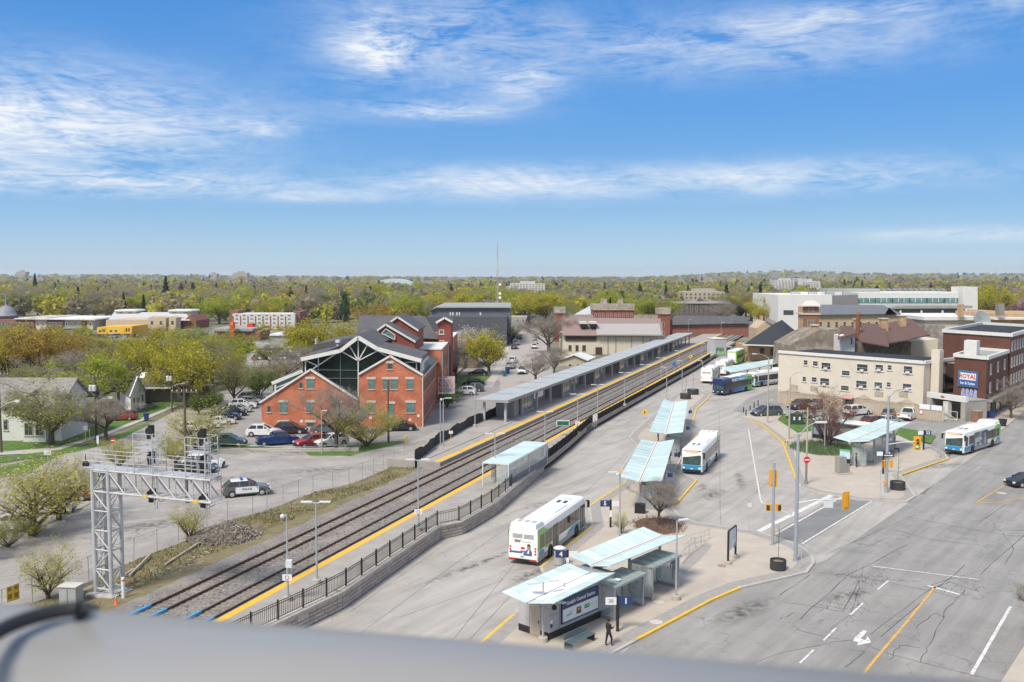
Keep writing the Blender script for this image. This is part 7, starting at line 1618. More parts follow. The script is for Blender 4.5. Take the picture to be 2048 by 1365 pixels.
SPECIES = {  # leaf colour, twig colour, leaves per tip, leaf size, clump radius, twig count
 'yellow': ((.47,.43,.045),(.20,.16,.09),46,.185,.52,10), 'lime': ((.40,.44,.05),(.19,.17,.09),46,.185,.52,8), 'olive': ((.40,.40,.10),(.28,.25,.19),24,.15,.58,24), 'orange': ((.47,.33,.065),(.22,.14,.08),36,.17,.52,16),
 'budding': ((.52,.50,.10),(.33,.28,.19),38,.14,.6,20), 'bare': ((.44,.40,.22),(.36,.315,.27),5,.10,.5,32), 'rust': ((.36,.17,.09),(.24,.13,.10),9,.12,.5,26), 'green': ((.15,.21,.05),(.12,.11,.08),42,.2,.48,4), 'blossom': ((.72,.65,.60),(.26,.22,.19),30,.16,.45,14), 'pink': ((.66,.44,.48),(.24,.17,.16),30,.18,.45,12)}
def make_proto(sp, seed, spread=4.2, base=.28, nl=6, lod=1.0):
    lc, tc, per, ls, cr, tw = SPECIES[sp]; rg = random.Random(seed); nr = np.random.default_rng(seed)
    segs, tips = skeleton(rg, 10, spread, base, nl)
    mb = MB()
    for a,b,r0,r1,l in segs:
        if l <= 2: mb.tube(a,b,r0,r1,7 if l == 0 else (5 if l == 1 else 4),caps=False)
    trunk = mb.mesh('trunk', bark_m, True)
    V, Q, C = leaf_quads(nr, clumps(nr, tips, max(1,int(per*lod)), cr), ls, lc); nV = len(V)
    tv = np.repeat(np.array([tuple(p) for p in tips]), max(1,int(tw*lod)), 0); n = len(tv); d = nr.normal(size=(n,3)); d[:,2] = np.abs(d[:,2])*.8+.1; d /= np.linalg.norm(d,axis=1,keepdims=True)
    st = tv+nr.normal(size=(n,3))*.25; L = nr.uniform(.35,.95,(n,1)); sd_ = np.cross(d, nr.normal(size=(n,3))); sd_ /= np.linalg.norm(sd_,axis=1,keepdims=True); wd_ = .016
    TV = np.stack([st-sd_*wd_, st+sd_*wd_, st+d*L+sd_*wd_*.4, st+d*L-sd_*wd_*.4],1).reshape(-1,3); TQ = np.arange(n*4).reshape(n,4)+nV
    tcv = np.repeat(np.asarray(tc)[None,:]*nr.uniform(.75,1.25,(n,1)),4,0)
    crown = col_mesh('crown', np.concatenate([V,TV]), np.concatenate([Q,TQ]), np.concatenate([C,tcv]), leaf_m)
    return trunk, crown
def make_conifer(seed, col=(.045,.08,.05)):
    nr = np.random.default_rng(seed); n = 2600; f = nr.uniform(0,1,n)**.75; z = 1.0+9*f; r = (1-f)*2.1*(.75+.25*np.sin(z*5))*nr.uniform(.35,1,n)**.5; a = nr.uniform(0,6.283,n)
    c = np.stack([r*np.cos(a), r*np.sin(a), z-r*.25],1); V,Q,C = leaf_quads(nr, c, .38, col, .35)
    return MB().tube((0,0,-.2),(0,0,9.6),.2,.03,6).mesh('trunk', bark_m), col_mesh('crown', V, Q, C, leaf_m)
PROTO = {}
for sp, n, spr, bs in (('yellow',3,4.6,.22),('lime',2,4.8,.2),('olive',3,4.4,.25),('orange',2,4.6,.24),('bare',3,4.3,.25),('rust',1,4.6,.1),('green',2,3.8,.15),('blossom',1,4.4,.2),('pink',1,4.2,.2)):
    PROTO[sp] = [make_proto(sp, 100+17*k+len(sp)*31, spr*(1+.1*k), bs) for k in range(n)]
PROTO['conifer'] = [make_conifer(5), make_conifer(6)]
PROTO['bush'] = [make_proto('olive', 77, 7.0, .08, 9, .9), make_proto('budding', 78, 7.2, .08, 9, .9)]; PROTO['thin'] = [make_proto('olive', 91, 3.4, .18, 6, .5), make_proto('budding', 92, 3.6, .12, 6, .45)]
SPNAME = dict(yellow='yellow leafing', lime='lime green leafing', olive='olive half leafed', orange='orange brown leafing', bare='bare grey', rust='reddish bare', green='dark green', blossom='white blossom', pink='pink blossom', conifer='dark conifer')
rt = random.Random(31)
def tree(sp, pos, h, label, wide=1.0, cat='tree', group=None, name='tree', variant=None):
    tr, cr_ = PROTO[sp][variant if variant is not None else rt.randrange(len(PROTO[sp]))]
    o = thing(name, label, cat, pos, rt.uniform(0,6.28), group); s = h/10; o.scale = (s*wide, s*wide, s)
    link('trunk', tr, o); link('crown', cr_, o); return o
def tpx(sp, x, yb, yt, label, wide=1.0, z=.02, **k):
    p = P(x, yb, z); h = zh(x, yt, p.y)-z; return tree(sp, p, h, label, wide, **k)
# ---- trees one can point at
tpx('olive',103,889,738,'big gnarled lawn tree in front of the white house',1.2); tpx('bare',212,880,792,'half bare lawn tree beside the street pole',1.25); tpx('bush',98,870,838,'low olive bush under the white house bay window',1.0,name='bush',cat='bush')
tpx('thin',118,1040,900,'slender leafing tree left of the gantry',1.2,name='sapling',variant=1); tpx('thin',66,1070,895,'forked leafing tree over the white cars',1.5,name='sapling',variant=1); tpx('bush',15,1095,1025,'olive bush at the left edge of the police lot',.8,name='bush',cat='bush'); tpx('bush',70,1074,1035,'yellow olive bush at the foot of the forked tree',.8,name='bush',cat='bush',variant=1)
tpx('bush',-40,1120,1000,'olive bush cut by the left frame edge',.6,name='bush',cat='bush',variant=0); tpx('thin',97,1198,1075,'thin yellow sapling behind the chain link fence sign',1.1,name='sapling',variant=1); tpx('thin',378,1082,1000,'thin pale sapling on the weedy verge',1.1,name='sapling',variant=1)
tpx('blossom',170,992,918,'white blossom shrub left of the gantry tower',.9,name='shrub',cat='shrub'); tpx('bush',235,938,868,'lime willow bush behind the gantry walkway',.62,name='bush',cat='bush',variant=1); tpx('bush',352,930,862,'yellow green bush between the two gantry cages',.75,name='bush',cat='bush',variant=1); tpx('thin',395,905,800,'yellow sapling beside the old wooden pole',1.5,name='sapling',variant=1)
tpx('bare',672,902,772,'bare grey tree in front of the left brick gable',1.05,variant=1); tpx('bush',735,893,802,'wide yellow olive tree in front of the right brick gable',1.0,variant=1); tpx('olive',716,868,800,'olive tree squeezed against the glass gable',.8)
tpx('green',520,800,738,'dark green shrub at the corner of the brick office',1.1,name='shrub',cat='shrub'); tpx('green',905,800,772,'round dark hedge below the caged stair',1.6,name='shrub',cat='shrub',variant=0); tpx('green',895,815,785,'dark hedge beside the caged stair foot',1.6,name='shrub',cat='shrub',variant=1)
for x,yb,yt,sp,w,lab in ((468,815,690,'olive',.62,'tall olive tree over the hedge parking row'),(425,826,768,'green',.9,'green bushy tree behind the parking row'),(398,830,775,'green',.9,'green bushy tree left of the parking row'),(508,792,712,'olive',.6,'olive tree nearest the brick office'),(375,815,672,'yellow',1.0,'tall yellow tree above the dark roofed house'),(310,790,655,'yellow',1.05,'tall orange yellow tree right of the pale gabled house'),(200,820,706,'lime',1.1,'round lime tree behind the white house'),(255,800,735,'olive',1.1,'olive tree behind the white cottage'),(150,815,700,'bare',1.2,'wide bare grey tree behind the white house roof'),(85,790,648,'orange',1.1,'big orange brown tree above the white house'),(20,785,652,'yellow',1.1,'yellow tree at the left frame edge'),(55,800,720,'olive',1.2,'olive tree behind the white house chimney side'),(135,760,655,'yellow',1.0,'yellow tree below the brick shop row'),(175,765,662,'olive',1.1,'olive tree below the yellow shop'),(240,770,680,'olive',1.1,'olive tree hiding the pale house side'),(425,780,655,'olive',.7,'slim olive tree by the brick restaurant'),(405,735,660,'green',.9,'dark green tree beside the low brick restaurant'),(575,770,690,'bare',1.3,'bare grey tree at the edge of the far car park'),(548,782,715,'olive',.75,'olive tree behind the hedge row end'),(635,742,622,'yellow',1.15,'large round yellow tree left of the brick office'),(715,720,640,'bare',1.3,'bare tree behind the brick office roof'),(765,680,600,'orange',1.25,'large rust orange tree behind the brick office'),(930,735,652,'blossom',1.2,'white blossom tree beside the dark grey hall'),(978,748,652,'yellow',1.05,'yellow green street tree at the side street corner'),(912,765,690,'bare',1.0,'bare tree against the tan annex'),(1024,688,643,'bare',1.2,'bare street tree far up the side street'),(1098,705,622,'bare',1.3,'dark bare tree beside the drill hall'),(1072,768,704,'bare',1.3,'small bare tree in front of the platform canopy'),(1108,752,690,'bare',1.0,'bare tree left of the cream cottage'),(540,735,672,'olive',1.0,'olive tree in the far car park'),(590,700,650,'orange',1.2,'rusty round tree beside the white motel block')): tpx(sp,x,yb,yt,lab,w)
# trees in front of the shops: fill, told apart by kind and what they stand near
fill = random.Random(44)
for k in range(46):
    x = fill.uniform(-40,470); yb = fill.choice((fill.uniform(712,745),fill.uniform(745,775),fill.uniform(690,710))); yt = yb-(yb-552)*fill.uniform(.30,.46); sp = fill.choice(('olive','yellow','orange','bare','olive','lime','lime','yellow'))
    if 430 < x < 600 and yb < 740: continue
    if 235 < x < 290 and 700 < yb < 760: continue
    lb = SPNAME[sp]+' tree in the grove '+('behind the white house' if x < 120 else 'around the pale gabled house' if x < 300 else 'left of the brick restaurant')+(' on its near side' if yb > 745 else ' on its far side'); tpx(sp, x, yb, max(yt,652), lb, 1.15, group=lb.replace(' tree ', ' trees '))
# ---- trees told apart in the wood beyond
def blocked(x, d):
    for (xa,xb,da,db) in ((-60,200,380,440),(185,275,340,385),(205,400,370,435),(450,605,385,430),(420,530,320,352),(535,580,295,318),(845,1030,290,362),(1015,1095,280,395),(1105,1345,255,360),(1335,1462,430,460),(1365,1455,510,550),(1335,1505,335,368),(1480,1620,235,285),(1505,1560,295,325),(1600,1970,180,440),(1550,2200,140,330),(1545,1960,370,440)):
        if xa-8 < x < xb+8 and da-8 < d < db+14: return True
    return False
wood = random.Random(52); KINDS_ = ['olive']*5+['lime']*4+['bare']*5+['yellow']*3+['orange']*1+['conifer']*2+['green']
def where(x): return next(w for lim, w in ((200,'above the domed building and shop row'),(420,'behind the big beige store'),(700,'behind the white motel block'),(1020,'behind the dark grey hall'),(1340,'behind the armoury'),(1560,'behind the brown flats'),(9999,'behind the civic hall')) if x < lim)
nw = 0
while nw < 150:
    d = 400+420*wood.random()**1.3; x = wood.uniform(-60,2110)
    if x > 1340: d = max(d, 460)
    if blocked(x, d): continue
    sp = wood.choice(KINDS_); p = Pd(x,700,d); h = wood.uniform(11,17)*(1.1 if sp == 'conifer' else 1); p.z = 0
    if x > 1520: h = min(h, 13)
    lb = ('tall ' if h > 14 else 'short ')+SPNAME[sp]+' tree in the wood '+where(x); tree(sp, p, h, lb, 1.3 if sp != 'conifer' else .9, group=lb.replace(' tree ', ' trees ')); nw += 1
for x,yb,yt,sp,w,d,lab in ((1480,0,572,'olive',1.1,470,'tall spreading olive tree between the flats and the civic hall'),(1530,0,594,'yellow',1.0,400,'yellow green tree left of the civic hall'),(1445,0,600,'bare',1.0,420,'bare tree beside the tan flats'),(1982,0,566,'yellow',1.0,430,'round yellow green tree right of the civic hall'),(2035,0,575,'pink',1.0,440,'pink blossom tree at the right skyline'),(1960,0,575,'lime',1.0,470,'lime tree right behind the civic hall stair tower'),(160,0,574,'conifer',1.0,560,'tall dark conifer standing out of the left wood'),(335,0,553,'conifer',1.1,700,'tallest dark conifer on the left skyline'),(200,0,575,'conifer',1.0,600,'dark conifer right of its tall neighbour in the left wood'),(75,0,548,'conifer',1.0,900,'dark conifer on the far left skyline'),(290,0,590,'conifer',1.0,480,'dark conifer above the market roof lantern'),(1630,0,572,'yellow',1.4,560,'round yellow tree below the far white tower'),(440,0,590,'lime',1.2,470,'round lime tree above the white motel block'),(545,0,596,'lime',1.3,470,'broad lime tree right of the white motel block'),(1560,0,585,'lime',1.0,480,'lime tree left of the far white towers')):
    p = Pd(x,700,d); p.z = 0; tree(sp, p, zh(x,yt,d), lab, w)
# ---- the far wood: one mass
def low_crown(seed, n=190):
    nr = np.random.default_rng(seed); c = nr.normal(size=(n,3)); c /= np.linalg.norm(c,axis=1,keepdims=True); lob = 1+.16*np.sin(c[:,0:1]*5+seed)+.14*np.sin(c[:,1:2]*6+seed*2)
    c = c*nr.uniform(.62,1,(n,1))*lob; c[:,2] = c[:,2]*.85; return c
LOW = [low_crown(k) for k in range(6)]; wr = np.random.default_rng(9); Vs, Qs, Cs = [], [], []; off = 0
PAL = np.array([(.17,.165,.05),(.22,.22,.035),(.16,.135,.10),(.20,.165,.09),(.25,.225,.03),(.14,.15,.06),(.165,.13,.105),(.035,.06,.035),(.23,.14,.05),(.12,.14,.05)]); PW = np.array([.18,.14,.18,.13,.09,.1,.07,.05,.02,.04])
def add_far(x, y, z, h, w, ci, n):
    global off
    c = LOW[wr.integers(6)][:n]; cen = c*np.array([w,w,h*.48])+np.array([x,y,z+h*.52])
    if ci == 7: cen = np.stack([x+c[:,0]*w*.6*(1-(c[:,2]+.9)/1.9), y+c[:,1]*w*.6*(1-(c[:,2]+.9)/1.9), z+h*1.15*(c[:,2]+.9)/1.8],1)
    V,Q,C = leaf_quads(wr, cen, w*.30, np.minimum(PAL[ci]*2.05,.6), .2); Vs.append(V); Qs.append(Q+off); Cs.append(C); off += len(V)
cnt = 0
while cnt < 4800:
    t = wr.random(); d = 430+ (1100*t if cnt < 2500 else 700+4600*t**1.4); x = wr.uniform(-620,2700)
    if blocked(x, d) or (x > 1340 and d < 470): continue
    az = (x-1024)/F; y = d; xx = az*d; far = d > 1500; h = wr.uniform(9,15.5) if not far else wr.uniform(9,14); w = wr.uniform(4.2,7.5)*(1 if not far else 1.9)
    if 700 < x < 840 and 1500 < d < 1720: continue
    if 1000 < x < 1100 and 760 < d < 905: continue
    if 1540 < x < 1650 and 1000 < d < 1320: continue
    add_far(xx, y, terr(xx,y), h, w, wr.choice(10, p=PW), 165 if not far else 52); cnt += 1
wo = link('far_woods', col_mesh('far_woods', np.concatenate(Vs), np.concatenate(Qs), np.concatenate(Cs), leaf_m)); wo['kind'] = 'stuff'; wo['label'] = 'far spring woodland covering the land to the horizon'
# ================================================================== STREET FURNITURE
pole_c = mat('concrete_pole', (.40,.36,.31), .85, .1, 2); wood_p = mat('wood_pole', (.11,.085,.065), .95, .25, 3); head_m = mat('lamp_head', (.62,.64,.64), .4, .05, 2); brown_p = mat('bronze_pole', (.20,.17,.14), .6, .1, 2)
shoe_m = mat('pole_base', (.42,.38,.33), .9, .15, 3)
def lamp(label, x, yb, yt, z=0.0, kind='twin', ang=0.0, m=pole_m, r=.085, arm=.75, group='lamp posts', shoe=True, box=False, sign=False, camx=False):
    p = P(x, yb, z); h = zh(x, yt, p.y)-z; o = thing('lamp_post', label, 'lamp post', p, R(ang), group)
    MB().tube((0,0,0),(0,0,h),r,r*.62,8).build('pole', m, o)
    if shoe: MB().lathe([(.30,0),(.30,.30),(.26,.34)],12).build('pole_base', shoe_m, o)
    if kind == 'twin':
        for s_ in (-1,1): MB().bar((0,0,h-.05),(s_*arm,0,h+.02),.05,.05).box(min(s_*arm*.35,s_*(arm+.3)),max(s_*arm*.35,s_*(arm+.3)),-.16,.16,h,h+.07).build('lamp_head', head_m, o)
    elif kind == 'single': MB().bar((0,0,h-.05),(arm,0,h+.02),.05,.05).box(arm*.3,arm+.35,-.15,.15,h,h+.07).build('lamp_head', head_m, o)
    elif kind == 'cobra':
        MB().path([(0,0,h-.1),(arm*.35,0,h+.35),(arm*.75,0,h+.55),(arm,0,h+.58)], .045).build('lamp_arm', m, o); MB().box(arm-.05,arm+.65,-.14,.14,h+.52,h+.64).build('lamp_head', head_m, o)
    if box: MB().box(-.02,.38,-.42,-.1,h*.40,h*.40+.5).build('control_box', head_m, o)
    if sign: MB().box(-.32,.32,-.13,-.10,h*.24,h*.24+.42).build('no_entry_plate', adw_m, o); MB().add(*ring(0,0,.15,.11,.01)).build('red_ring', red_m, o, (0,-.14,h*.24+.06))
    if camx: MB().sphere((-.25,-.1,h-.15),.16,10,6).bar((0,0,h-.1),(-.25,-.1,h-.08),.05).build('camera_dome', head_m, o)
    return o, p, h
lamp('grey post with a white control box and camera behind the picket fence',576,1202,1028,PZ,'none',camx=True,box=True,sign=True); lamp('twin headed platform lamp just past the control box post',634,1167,1005,PZ); lamp('twin headed platform lamp at the fence corner',837,1062,920,PZ,sign=True)
lamp('platform lamp in front of the glass shelter corner',990,962,868,PZ,'twin'); lamp('twin platform lamp right behind the glass shelter',1090,899,824,PZ); lamp('twin platform lamp at the start of the curved fence',1155,868,789,PZ,sign=True); lamp('platform lamp midway along the curved fence',1195,836,770,PZ); lamp('platform lamp at the fence gap',1249,812,746,PZ); lamp('platform lamp past the fence gap',1290,786,730,PZ); lamp('platform lamp along the long dark fence',1322,767,716,PZ); lamp('platform lamp farther along the long dark fence',1358,747,702,PZ); lamp('platform lamp near the lift house',1402,726,688,PZ)
lamp('white far platform lamp at the canopy end',950,854,767,PZ,'none',shoe=True); lamp('far platform post by the cloth fence',881,898,802,.6,'none'); lamp('far platform post with camera by the cloth fence',887,900,797,.6,'single',camx=True)
for x,yb,yt,lab in ((1442,680,645,'tall thin platform lamp beyond the lift house'),(1463,668,632,'thin lamp at the end of the far platform'),(1500,690,650,'thin lamp beside the black station roof'),(1377,673,640,'thin lamp beyond the canopy end')): lamp(lab,x,yb,yt,PZ,'single',shoe=False,r=.07)
lamp('bus island lamp beside the near glass shelter',1352,1200,1042,KZ,'single',20,arm=.6); lamp('bus island lamp with a camera by stop five',1239,1080,945,KZ,'twin',10,camx=True,r=.09); lamp('bus island lamp in front of the station door',1086,1284,1165,KZ,'twin',20); lamp('bus island lamp beside the pedestrian diamond',1333,800,735,KZ,'single',180); lamp('bus island lamp by the planters',1364,783,722,KZ,'single',180); lamp('lamp post by the electric bus',1405,760,722,KZ,'single',180)
lamp('concrete street lamp in front of the motel bollards',1535,846,716,KZ,'cobra',170,m=pole_c,arm=1.9,r=.14,shoe=False); lamp('concrete post by the green utility box',1578,878,755,KZ,'cobra',30,m=pole_c,arm=1.6,r=.14,shoe=False); lamp('tall grey mast at the corner bus bay',1876,915,820,KZ,'none',r=.10)
lamp('yard lamp in front of the brick office',644,908,822,.02,'single',0,m=pole_c,shoe=False,arm=.4,r=.09); lamp('curved street lamp at the side street corner',1104,745,718,.02,'cobra',180,arm=1.4,shoe=False)
lamp('bronze lamp standing in the grass bed',1649,900,832,KZ,'none',m=pole_m)
# ---- overhead line poles at the left
ins = mat('insulator', (.55,.50,.40), .4)
def wood_pole(label, x, yb, yt, arm=True, tx=False, lampa=None):
    p = P(x,yb,.02); h = zh(x,yt,p.y); o = thing('utility_pole', label, 'utility pole', p, 0, 'utility poles'); MB().tube((0,0,0),(0,0,h),.17,.11,8).build('pole', wood_p, o)
    if arm:
        a = MB().bar((-1.3,0,h-.35),(1.3,0,h-.35),.12,.12).build('cross_arm', wood_p, o)
        for k in range(6): MB().lathe([(.05,0),(.07,.08),(.03,.2)],6).build('insulator', ins, a, (-1.2+k*.48,0,h-.29))
    if tx:
        for k in (-.45,.05): MB().lathe([(.24,0),(.26,.1),(.26,.75),(.2,.85)],10).build('transformer', head_m, o, (k,-.35,h-2.3))
    if lampa: MB().path([(0,0,h*.55),(lampa*.5,-.2,h*.62),(lampa,-.3,h*.64)],.04).box(min(lampa,lampa+.6*(1 if lampa>0 else -1)),max(lampa,lampa+.6*(1 if lampa>0 else -1)),-.42,-.18,h*.63,h*.66).build('lamp_arm', head_m, o)
    return Vector((p.x,p.y,h))
t1 = wood_pole('old wooden pole with a glass insulator arm behind the gantry',374,1006,778); t2 = wood_pole('utility pole with transformers on the lawn verge',193,877,750,True,True,2.0); t3 = wood_pole('utility pole cut by the left frame edge',3,905,745,True,True,2.2); t4 = wood_pole('utility pole behind the dark roofed house',344,825,735,True,True,1.8); t5 = wood_pole('leaning wooden pole at the grass tip of the yard',777,886,762,False)
for i,(a,b,lab) in enumerate(((t3,t2,'sagging wires from the left edge pole to the lawn pole'),(t2,t4,'sagging wires from the lawn pole to the dark roof pole'),(t4,Vector((-20,215,8.5)),'thin wires running from the dark roof pole into the trees'))):
    o = thing('overhead_wires', lab, 'wires', a, 0, 'overhead wires'); 
    for k in range(4):
        mb = MB(); pts = []; dz = -.3-k*.55
        for j in range(9): f = j/8; q = a.lerp(b,f)-a; pts.append((q.x,q.y+(k%2)*.4,q.z+dz-1.0*4*f*(1-f)))
        mb.path(pts, .018, 4); mb.build('wire', mat('wire',(.30,.29,.28),.6), o)
# ---- traffic signals
sig_y = mat('signal_yellow', (.72,.34,.02), .5, .06, 3); sig_k = mat('signal_visor', (.03,.03,.03), .6); grn_m = mat('signal_green', (.10,.85,.55), .4, 0, 1, emit=1.2); pole_b = mat('signal_pole', (.30,.33,.37), .45, .08, 1.5)
def signal_head(par, loc, rz, board=True, lit=False, back=False, sc_=1.0):
    b = MB().box(-.17,.17,-.10,.12,-.52,.52).build('signal_head', sig_y, par, loc, rz); b.scale = (sc_,)*3
    if board: MB().box(-.36,.36,.02,.05,-.72,.72).build('backboard', sig_y, b)
    for k, z in enumerate((.34,0,-.34)):
        MB().tube((0,-.105,z),(0,-.26,z),.145,.145,10,caps=False).build('visor', sig_y, b)
        MB().tube((0,-.10,z),(0,-.12,z),.125,.125,10).build('lens', grn_m if (lit and k == 2) else mat('lens_dark',(.16,.04,.01),.3), b)
    return b
o = thing('signal_mast','tall blue grey signal mast at the island tip','traffic signal', P(1591,1122,KZ), 0, 'traffic signals'); p = P(1591,1122,KZ); h = zh(1596,872,p.y)
MB().tube((0,0,0),(0,0,h),.17,.11,10).build('pole', pole_b, o); MB().lathe([(.26,0),(.26,.06)],10).build('base_plate', pole_b, o); hs = zh(1591,1008,p.y); ex = (1690-1591)/F*p.y
MB().path([(0,0,hs-.1),(ex*.4,.0,hs+.2),(ex-.3,0,hs+.25)],.06).build('signal_arm', head_m, o); MB().path([(0,0,h-.3),(.7,.3,h+.5),(1.6,.5,h+.9)],.05).build('lamp_arm', pole_b, o); MB().box(1.5,2.4,.35,.65,h+.82,h+.95).build('lamp_head', head_m, o)
signal_head(o, (ex,0,hs+.12), R(205)); MB().box(ex-1.75,ex-1.0,-.03,.0,hs-.45,hs+.15).build('sign_back', head_m, o)
o = thing('signal_post','short signal post with a back facing board on the island','traffic signal', P(1545,1090,KZ), 0, 'traffic signals'); p = P(1545,1090,KZ); h = zh(1549,929,p.y)
MB().tube((0,0,0),(0,0,h),.13,.10,10).build('pole', pole_b, o); MB().lathe([(.24,0),(.24,.05)],10).build('base_plate', pole_b, o); signal_head(o, (0,.18,zh(1545,961,p.y)), R(175))
for s_ in (-1,1): b = MB().box(-.2,.2,-.14,.14,-.3,.3).build('pedestrian_signal', sig_y, o, (s_*.42,-.05,zh(1545,1018,p.y)), R(25*s_)); MB().box(-.14,.14,-.17,-.14,-.22,.22).build('signal_face', sig_k, b)
MB().box(.10,.22,-.12,.0,1.0,1.3).build('push_button', sig_y, o)
o = thing('signal_mast','tall signal mast with an arrow sign beside the round planter','traffic signal', P(1772,986,KZ), 0, 'traffic signals'); p = P(1772,986,KZ); h = zh(1780,795,p.y)
MB().tube((0,0,0),(0,0,h),.18,.11,10).build('pole', pole_b, o); hs = zh(1772,890,p.y); ex = (1835-1780)/F*p.y; MB().path([(0,0,hs-.1),(ex*.5,0,hs+.12),(ex,0,hs+.2)],.055).build('signal_arm', head_m, o); signal_head(o, (ex+.25,-.05,hs+.05), R(-12), True, True)
MB().path([(0,0,h-.2),(.8,.3,h+.5),(2.0,.5,h+.75)],.05).build('lamp_arm', pole_b, o); MB().box(1.9,2.7,.35,.65,h+.68,h+.8).build('lamp_head', head_m, o)
for s_, rz in ((-1,-60),(1,40)): signal_head(o, (s_*.34,-.12,zh(1772,930,p.y)), R(rz), False, sc_=.75)
a = MB().box(-.55,.6,-.16,-.13,-.16,.16).build('one_way_sign', sig_k, o, (.05,-.08,zh(1772,913,p.y))); MB().side([(-.45,-.05),(.25,-.05),(.25,-.11),(.5,0),(.25,.11),(.25,.05),(-.45,.05)], (0,-.161,0), (1,0,0), (0,0,1), .012).build('arrow', adw_m, a)
MB().box(-.32,-.12,-.2,.0,.9,1.35).build('push_button', sig_y, o)
# thin sign posts
def sign_post(label, x, yb, yt, z, plate, m=steel_m, cat='sign', rz=0, back=None, name='sign_post'):
    p = P(x,yb,z); h = zh(x,yt,p.y)-z; o = thing(name, label, cat, p, R(rz), 'sign posts'); MB().bar((0,0,0),(0,0,h),.05).build('post', m, o); plate(o, h); return o
def flat(w, hh, m, dz=0): return lambda o, h: MB().box(-w/2,w/2,-.05,-.03,h-hh-dz,h-dz).build('plate', m, o)
def diamond(s, m, bm=None):
    def f(o, h):
        b = MB().side([(0,-s),(s,0),(0,s),(-s,0)], (0,-.03,h-s), (1,0,0), (0,0,1), .02).build('plate', m, o); MB().tube((0,-.052,h-s+.16),(0,-.058,h-s+.16),.06,.06,8).side([(-.07,-.28),(.0,-.05),(.08,-.28),(.12,-.28),(.06,.10),(-.08,.10),(-.12,-.28)], (0,-.052,h-s), (1,0,0), (0,0,1), .006).build('walking_figure', sig_k, b)
    return f
def noentry(o, h):
    b = MB().tube((0,-.03,h-.36),(0,-.05,h-.36),.36,.36,20).build('plate', mat('sign_red2',(.50,.015,.02),.5), o); MB().box(-.26,.26,-.056,-.051,h-.42,h-.30).build('white_bar', adw_m, b)
dia_y = mat('diamond_yellow',(.78,.50,.02),.5,.04,3)
sign_post('yellow pedestrian diamond sign on the near bus lane side',1289,857,818,KZ,diamond(.52,dia_y)); sign_post('yellow diamond sign beside the far platform edge',1381,736,709,PZ,diamond(.55,dia_y))
sign_post('thin sign post at the edge of the bus road',1498,1065,1000,KZ,flat(.35,.35,head_m,.3)); sign_post('thin sign edge on at the island tip',1602,1137,1080,KZ,flat(.06,.7,steel_m)); sign_post('thin sign post left of the arrow signal mast',1760,1000,940,KZ,flat(.08,.6,steel_m))
sign_post('small grey sign on a yellow post by the cloth fence',902,912,862,.7,flat(.5,.38,head_m),yellow_m); sign_post('small stop sign back on the lawn verge',172,887,852,.02,flat(.6,.6,head_m)); sign_post('round no entry sign near the gantry rear',227,905,876,.02,noentry,brown_p); sign_post('yellow hydrant marker on the lawn verge',180,887,858,.02,flat(.1,.7,yellow_m),yellow_m)
sign_post('tall thin white sign on the police lot edge',198,955,872,.02,flat(.25,.9,head_m)); sign_post('white square sign at the left street corner',96,930,901,.02,flat(.9,.55,head_m)); sign_post('green platform sign board on the fenced platform',1136,872,841,PZ,lambda o,h: (MB().box(-1.6,.2,-.12,.12,h-.75,h).build('plate', head_m, o), MB().box(-1.5,.1,-.135,-.12,h-.68,h-.1).build('green_face', mat('face_green',(.02,.12,.08),.5,.3,3), o)))
sign_post('blue round platform number sign by the far track',1348,742,726,PZ,lambda o,h: MB().tube((0,-.03,h-.3),(0,-.06,h-.3),.5,.5,14).build('plate', mat('sign_blue2',(.03,.16,.50),.5), o))
nb = thing('street_light_pole','bronze fluted pole with a no entry sign on the corner plaza','lamp post', P(1612,968,KZ), 0, 'lamp posts'); p = P(1612,968,KZ); h = zh(1614,818,p.y); MB().lathe([(.26,0),(.24,.12),(.17,.3),(.13,.6),(.12,2.6)],12).build('pole_base', brown_p, nb); MB().tube((0,0,2.6),(0,0,h),.10,.07,8).build('pole', pole_c, nb); q = MB().tube((0,-.12,zh(1612,922,p.y)),(0,-.15,zh(1612,922,p.y)),.36,.36,20).build('no_entry_plate', mat('sign_red2',(.50,.015,.02),.5), nb); MB().box(-.26,.26,-.156,-.151,zh(1612,922,p.y)-.06,zh(1612,922,p.y)+.06).build('white_bar', adw_m, q)
# numbered stop flags
def stop(label, x, yb, yt, num, side=1, side_txt=None, rz=0):
    p = P(x,yb,KZ); h = zh(x,yt,p.y)-KZ; o = thing('stop_flag', label, 'sign', p, R(rz), 'numbered bus stop flags'); MB().box(-.09,.09,-.06,.06,0,h).build('post', black_m, o)
    f = MB().box(min(0,-side*.85),max(0,-side*.85),-.05,-.0,h-.62,h-.05).build('number_plate', navy_m, o, (-side*.09,0,0)); text(num, .52, adw_m, f, (-side*.43,-.055,h-.34), bold=.015, name='number'); g_ = MB().box(min(0,side*.7),max(0,side*.7),-.05,0,h-.58,h-.10).build('white_plate', adw_m, o, (side*.09,0,0))
    if side_txt: text(side_txt, .34, mat('print_black',(.03,.03,.035),.5), g_, (side*.35,-.055,h-.34), name='number')
    MB().box(-.11,.11,-.09,-.061,h*.38,h*.62).build('timetable', adw_m if num in '45' else black_m, o); return o
stop('black stop flag number 5 behind the white and green bus',1221,1055,1000,'5'); stop('black stop flag number 4 beside the round bin',1135,1140,1100,'4'); stop('black stop flag number 1 in front of the station building',1235,1263,1192,'1',-1,'30'); stop('black stop flag number 23 under the plaza shelter edge',1766,948,902,'23',-1); stop('black stop flag number 22 on the corner lawn',1847,900,861,'22',-1)
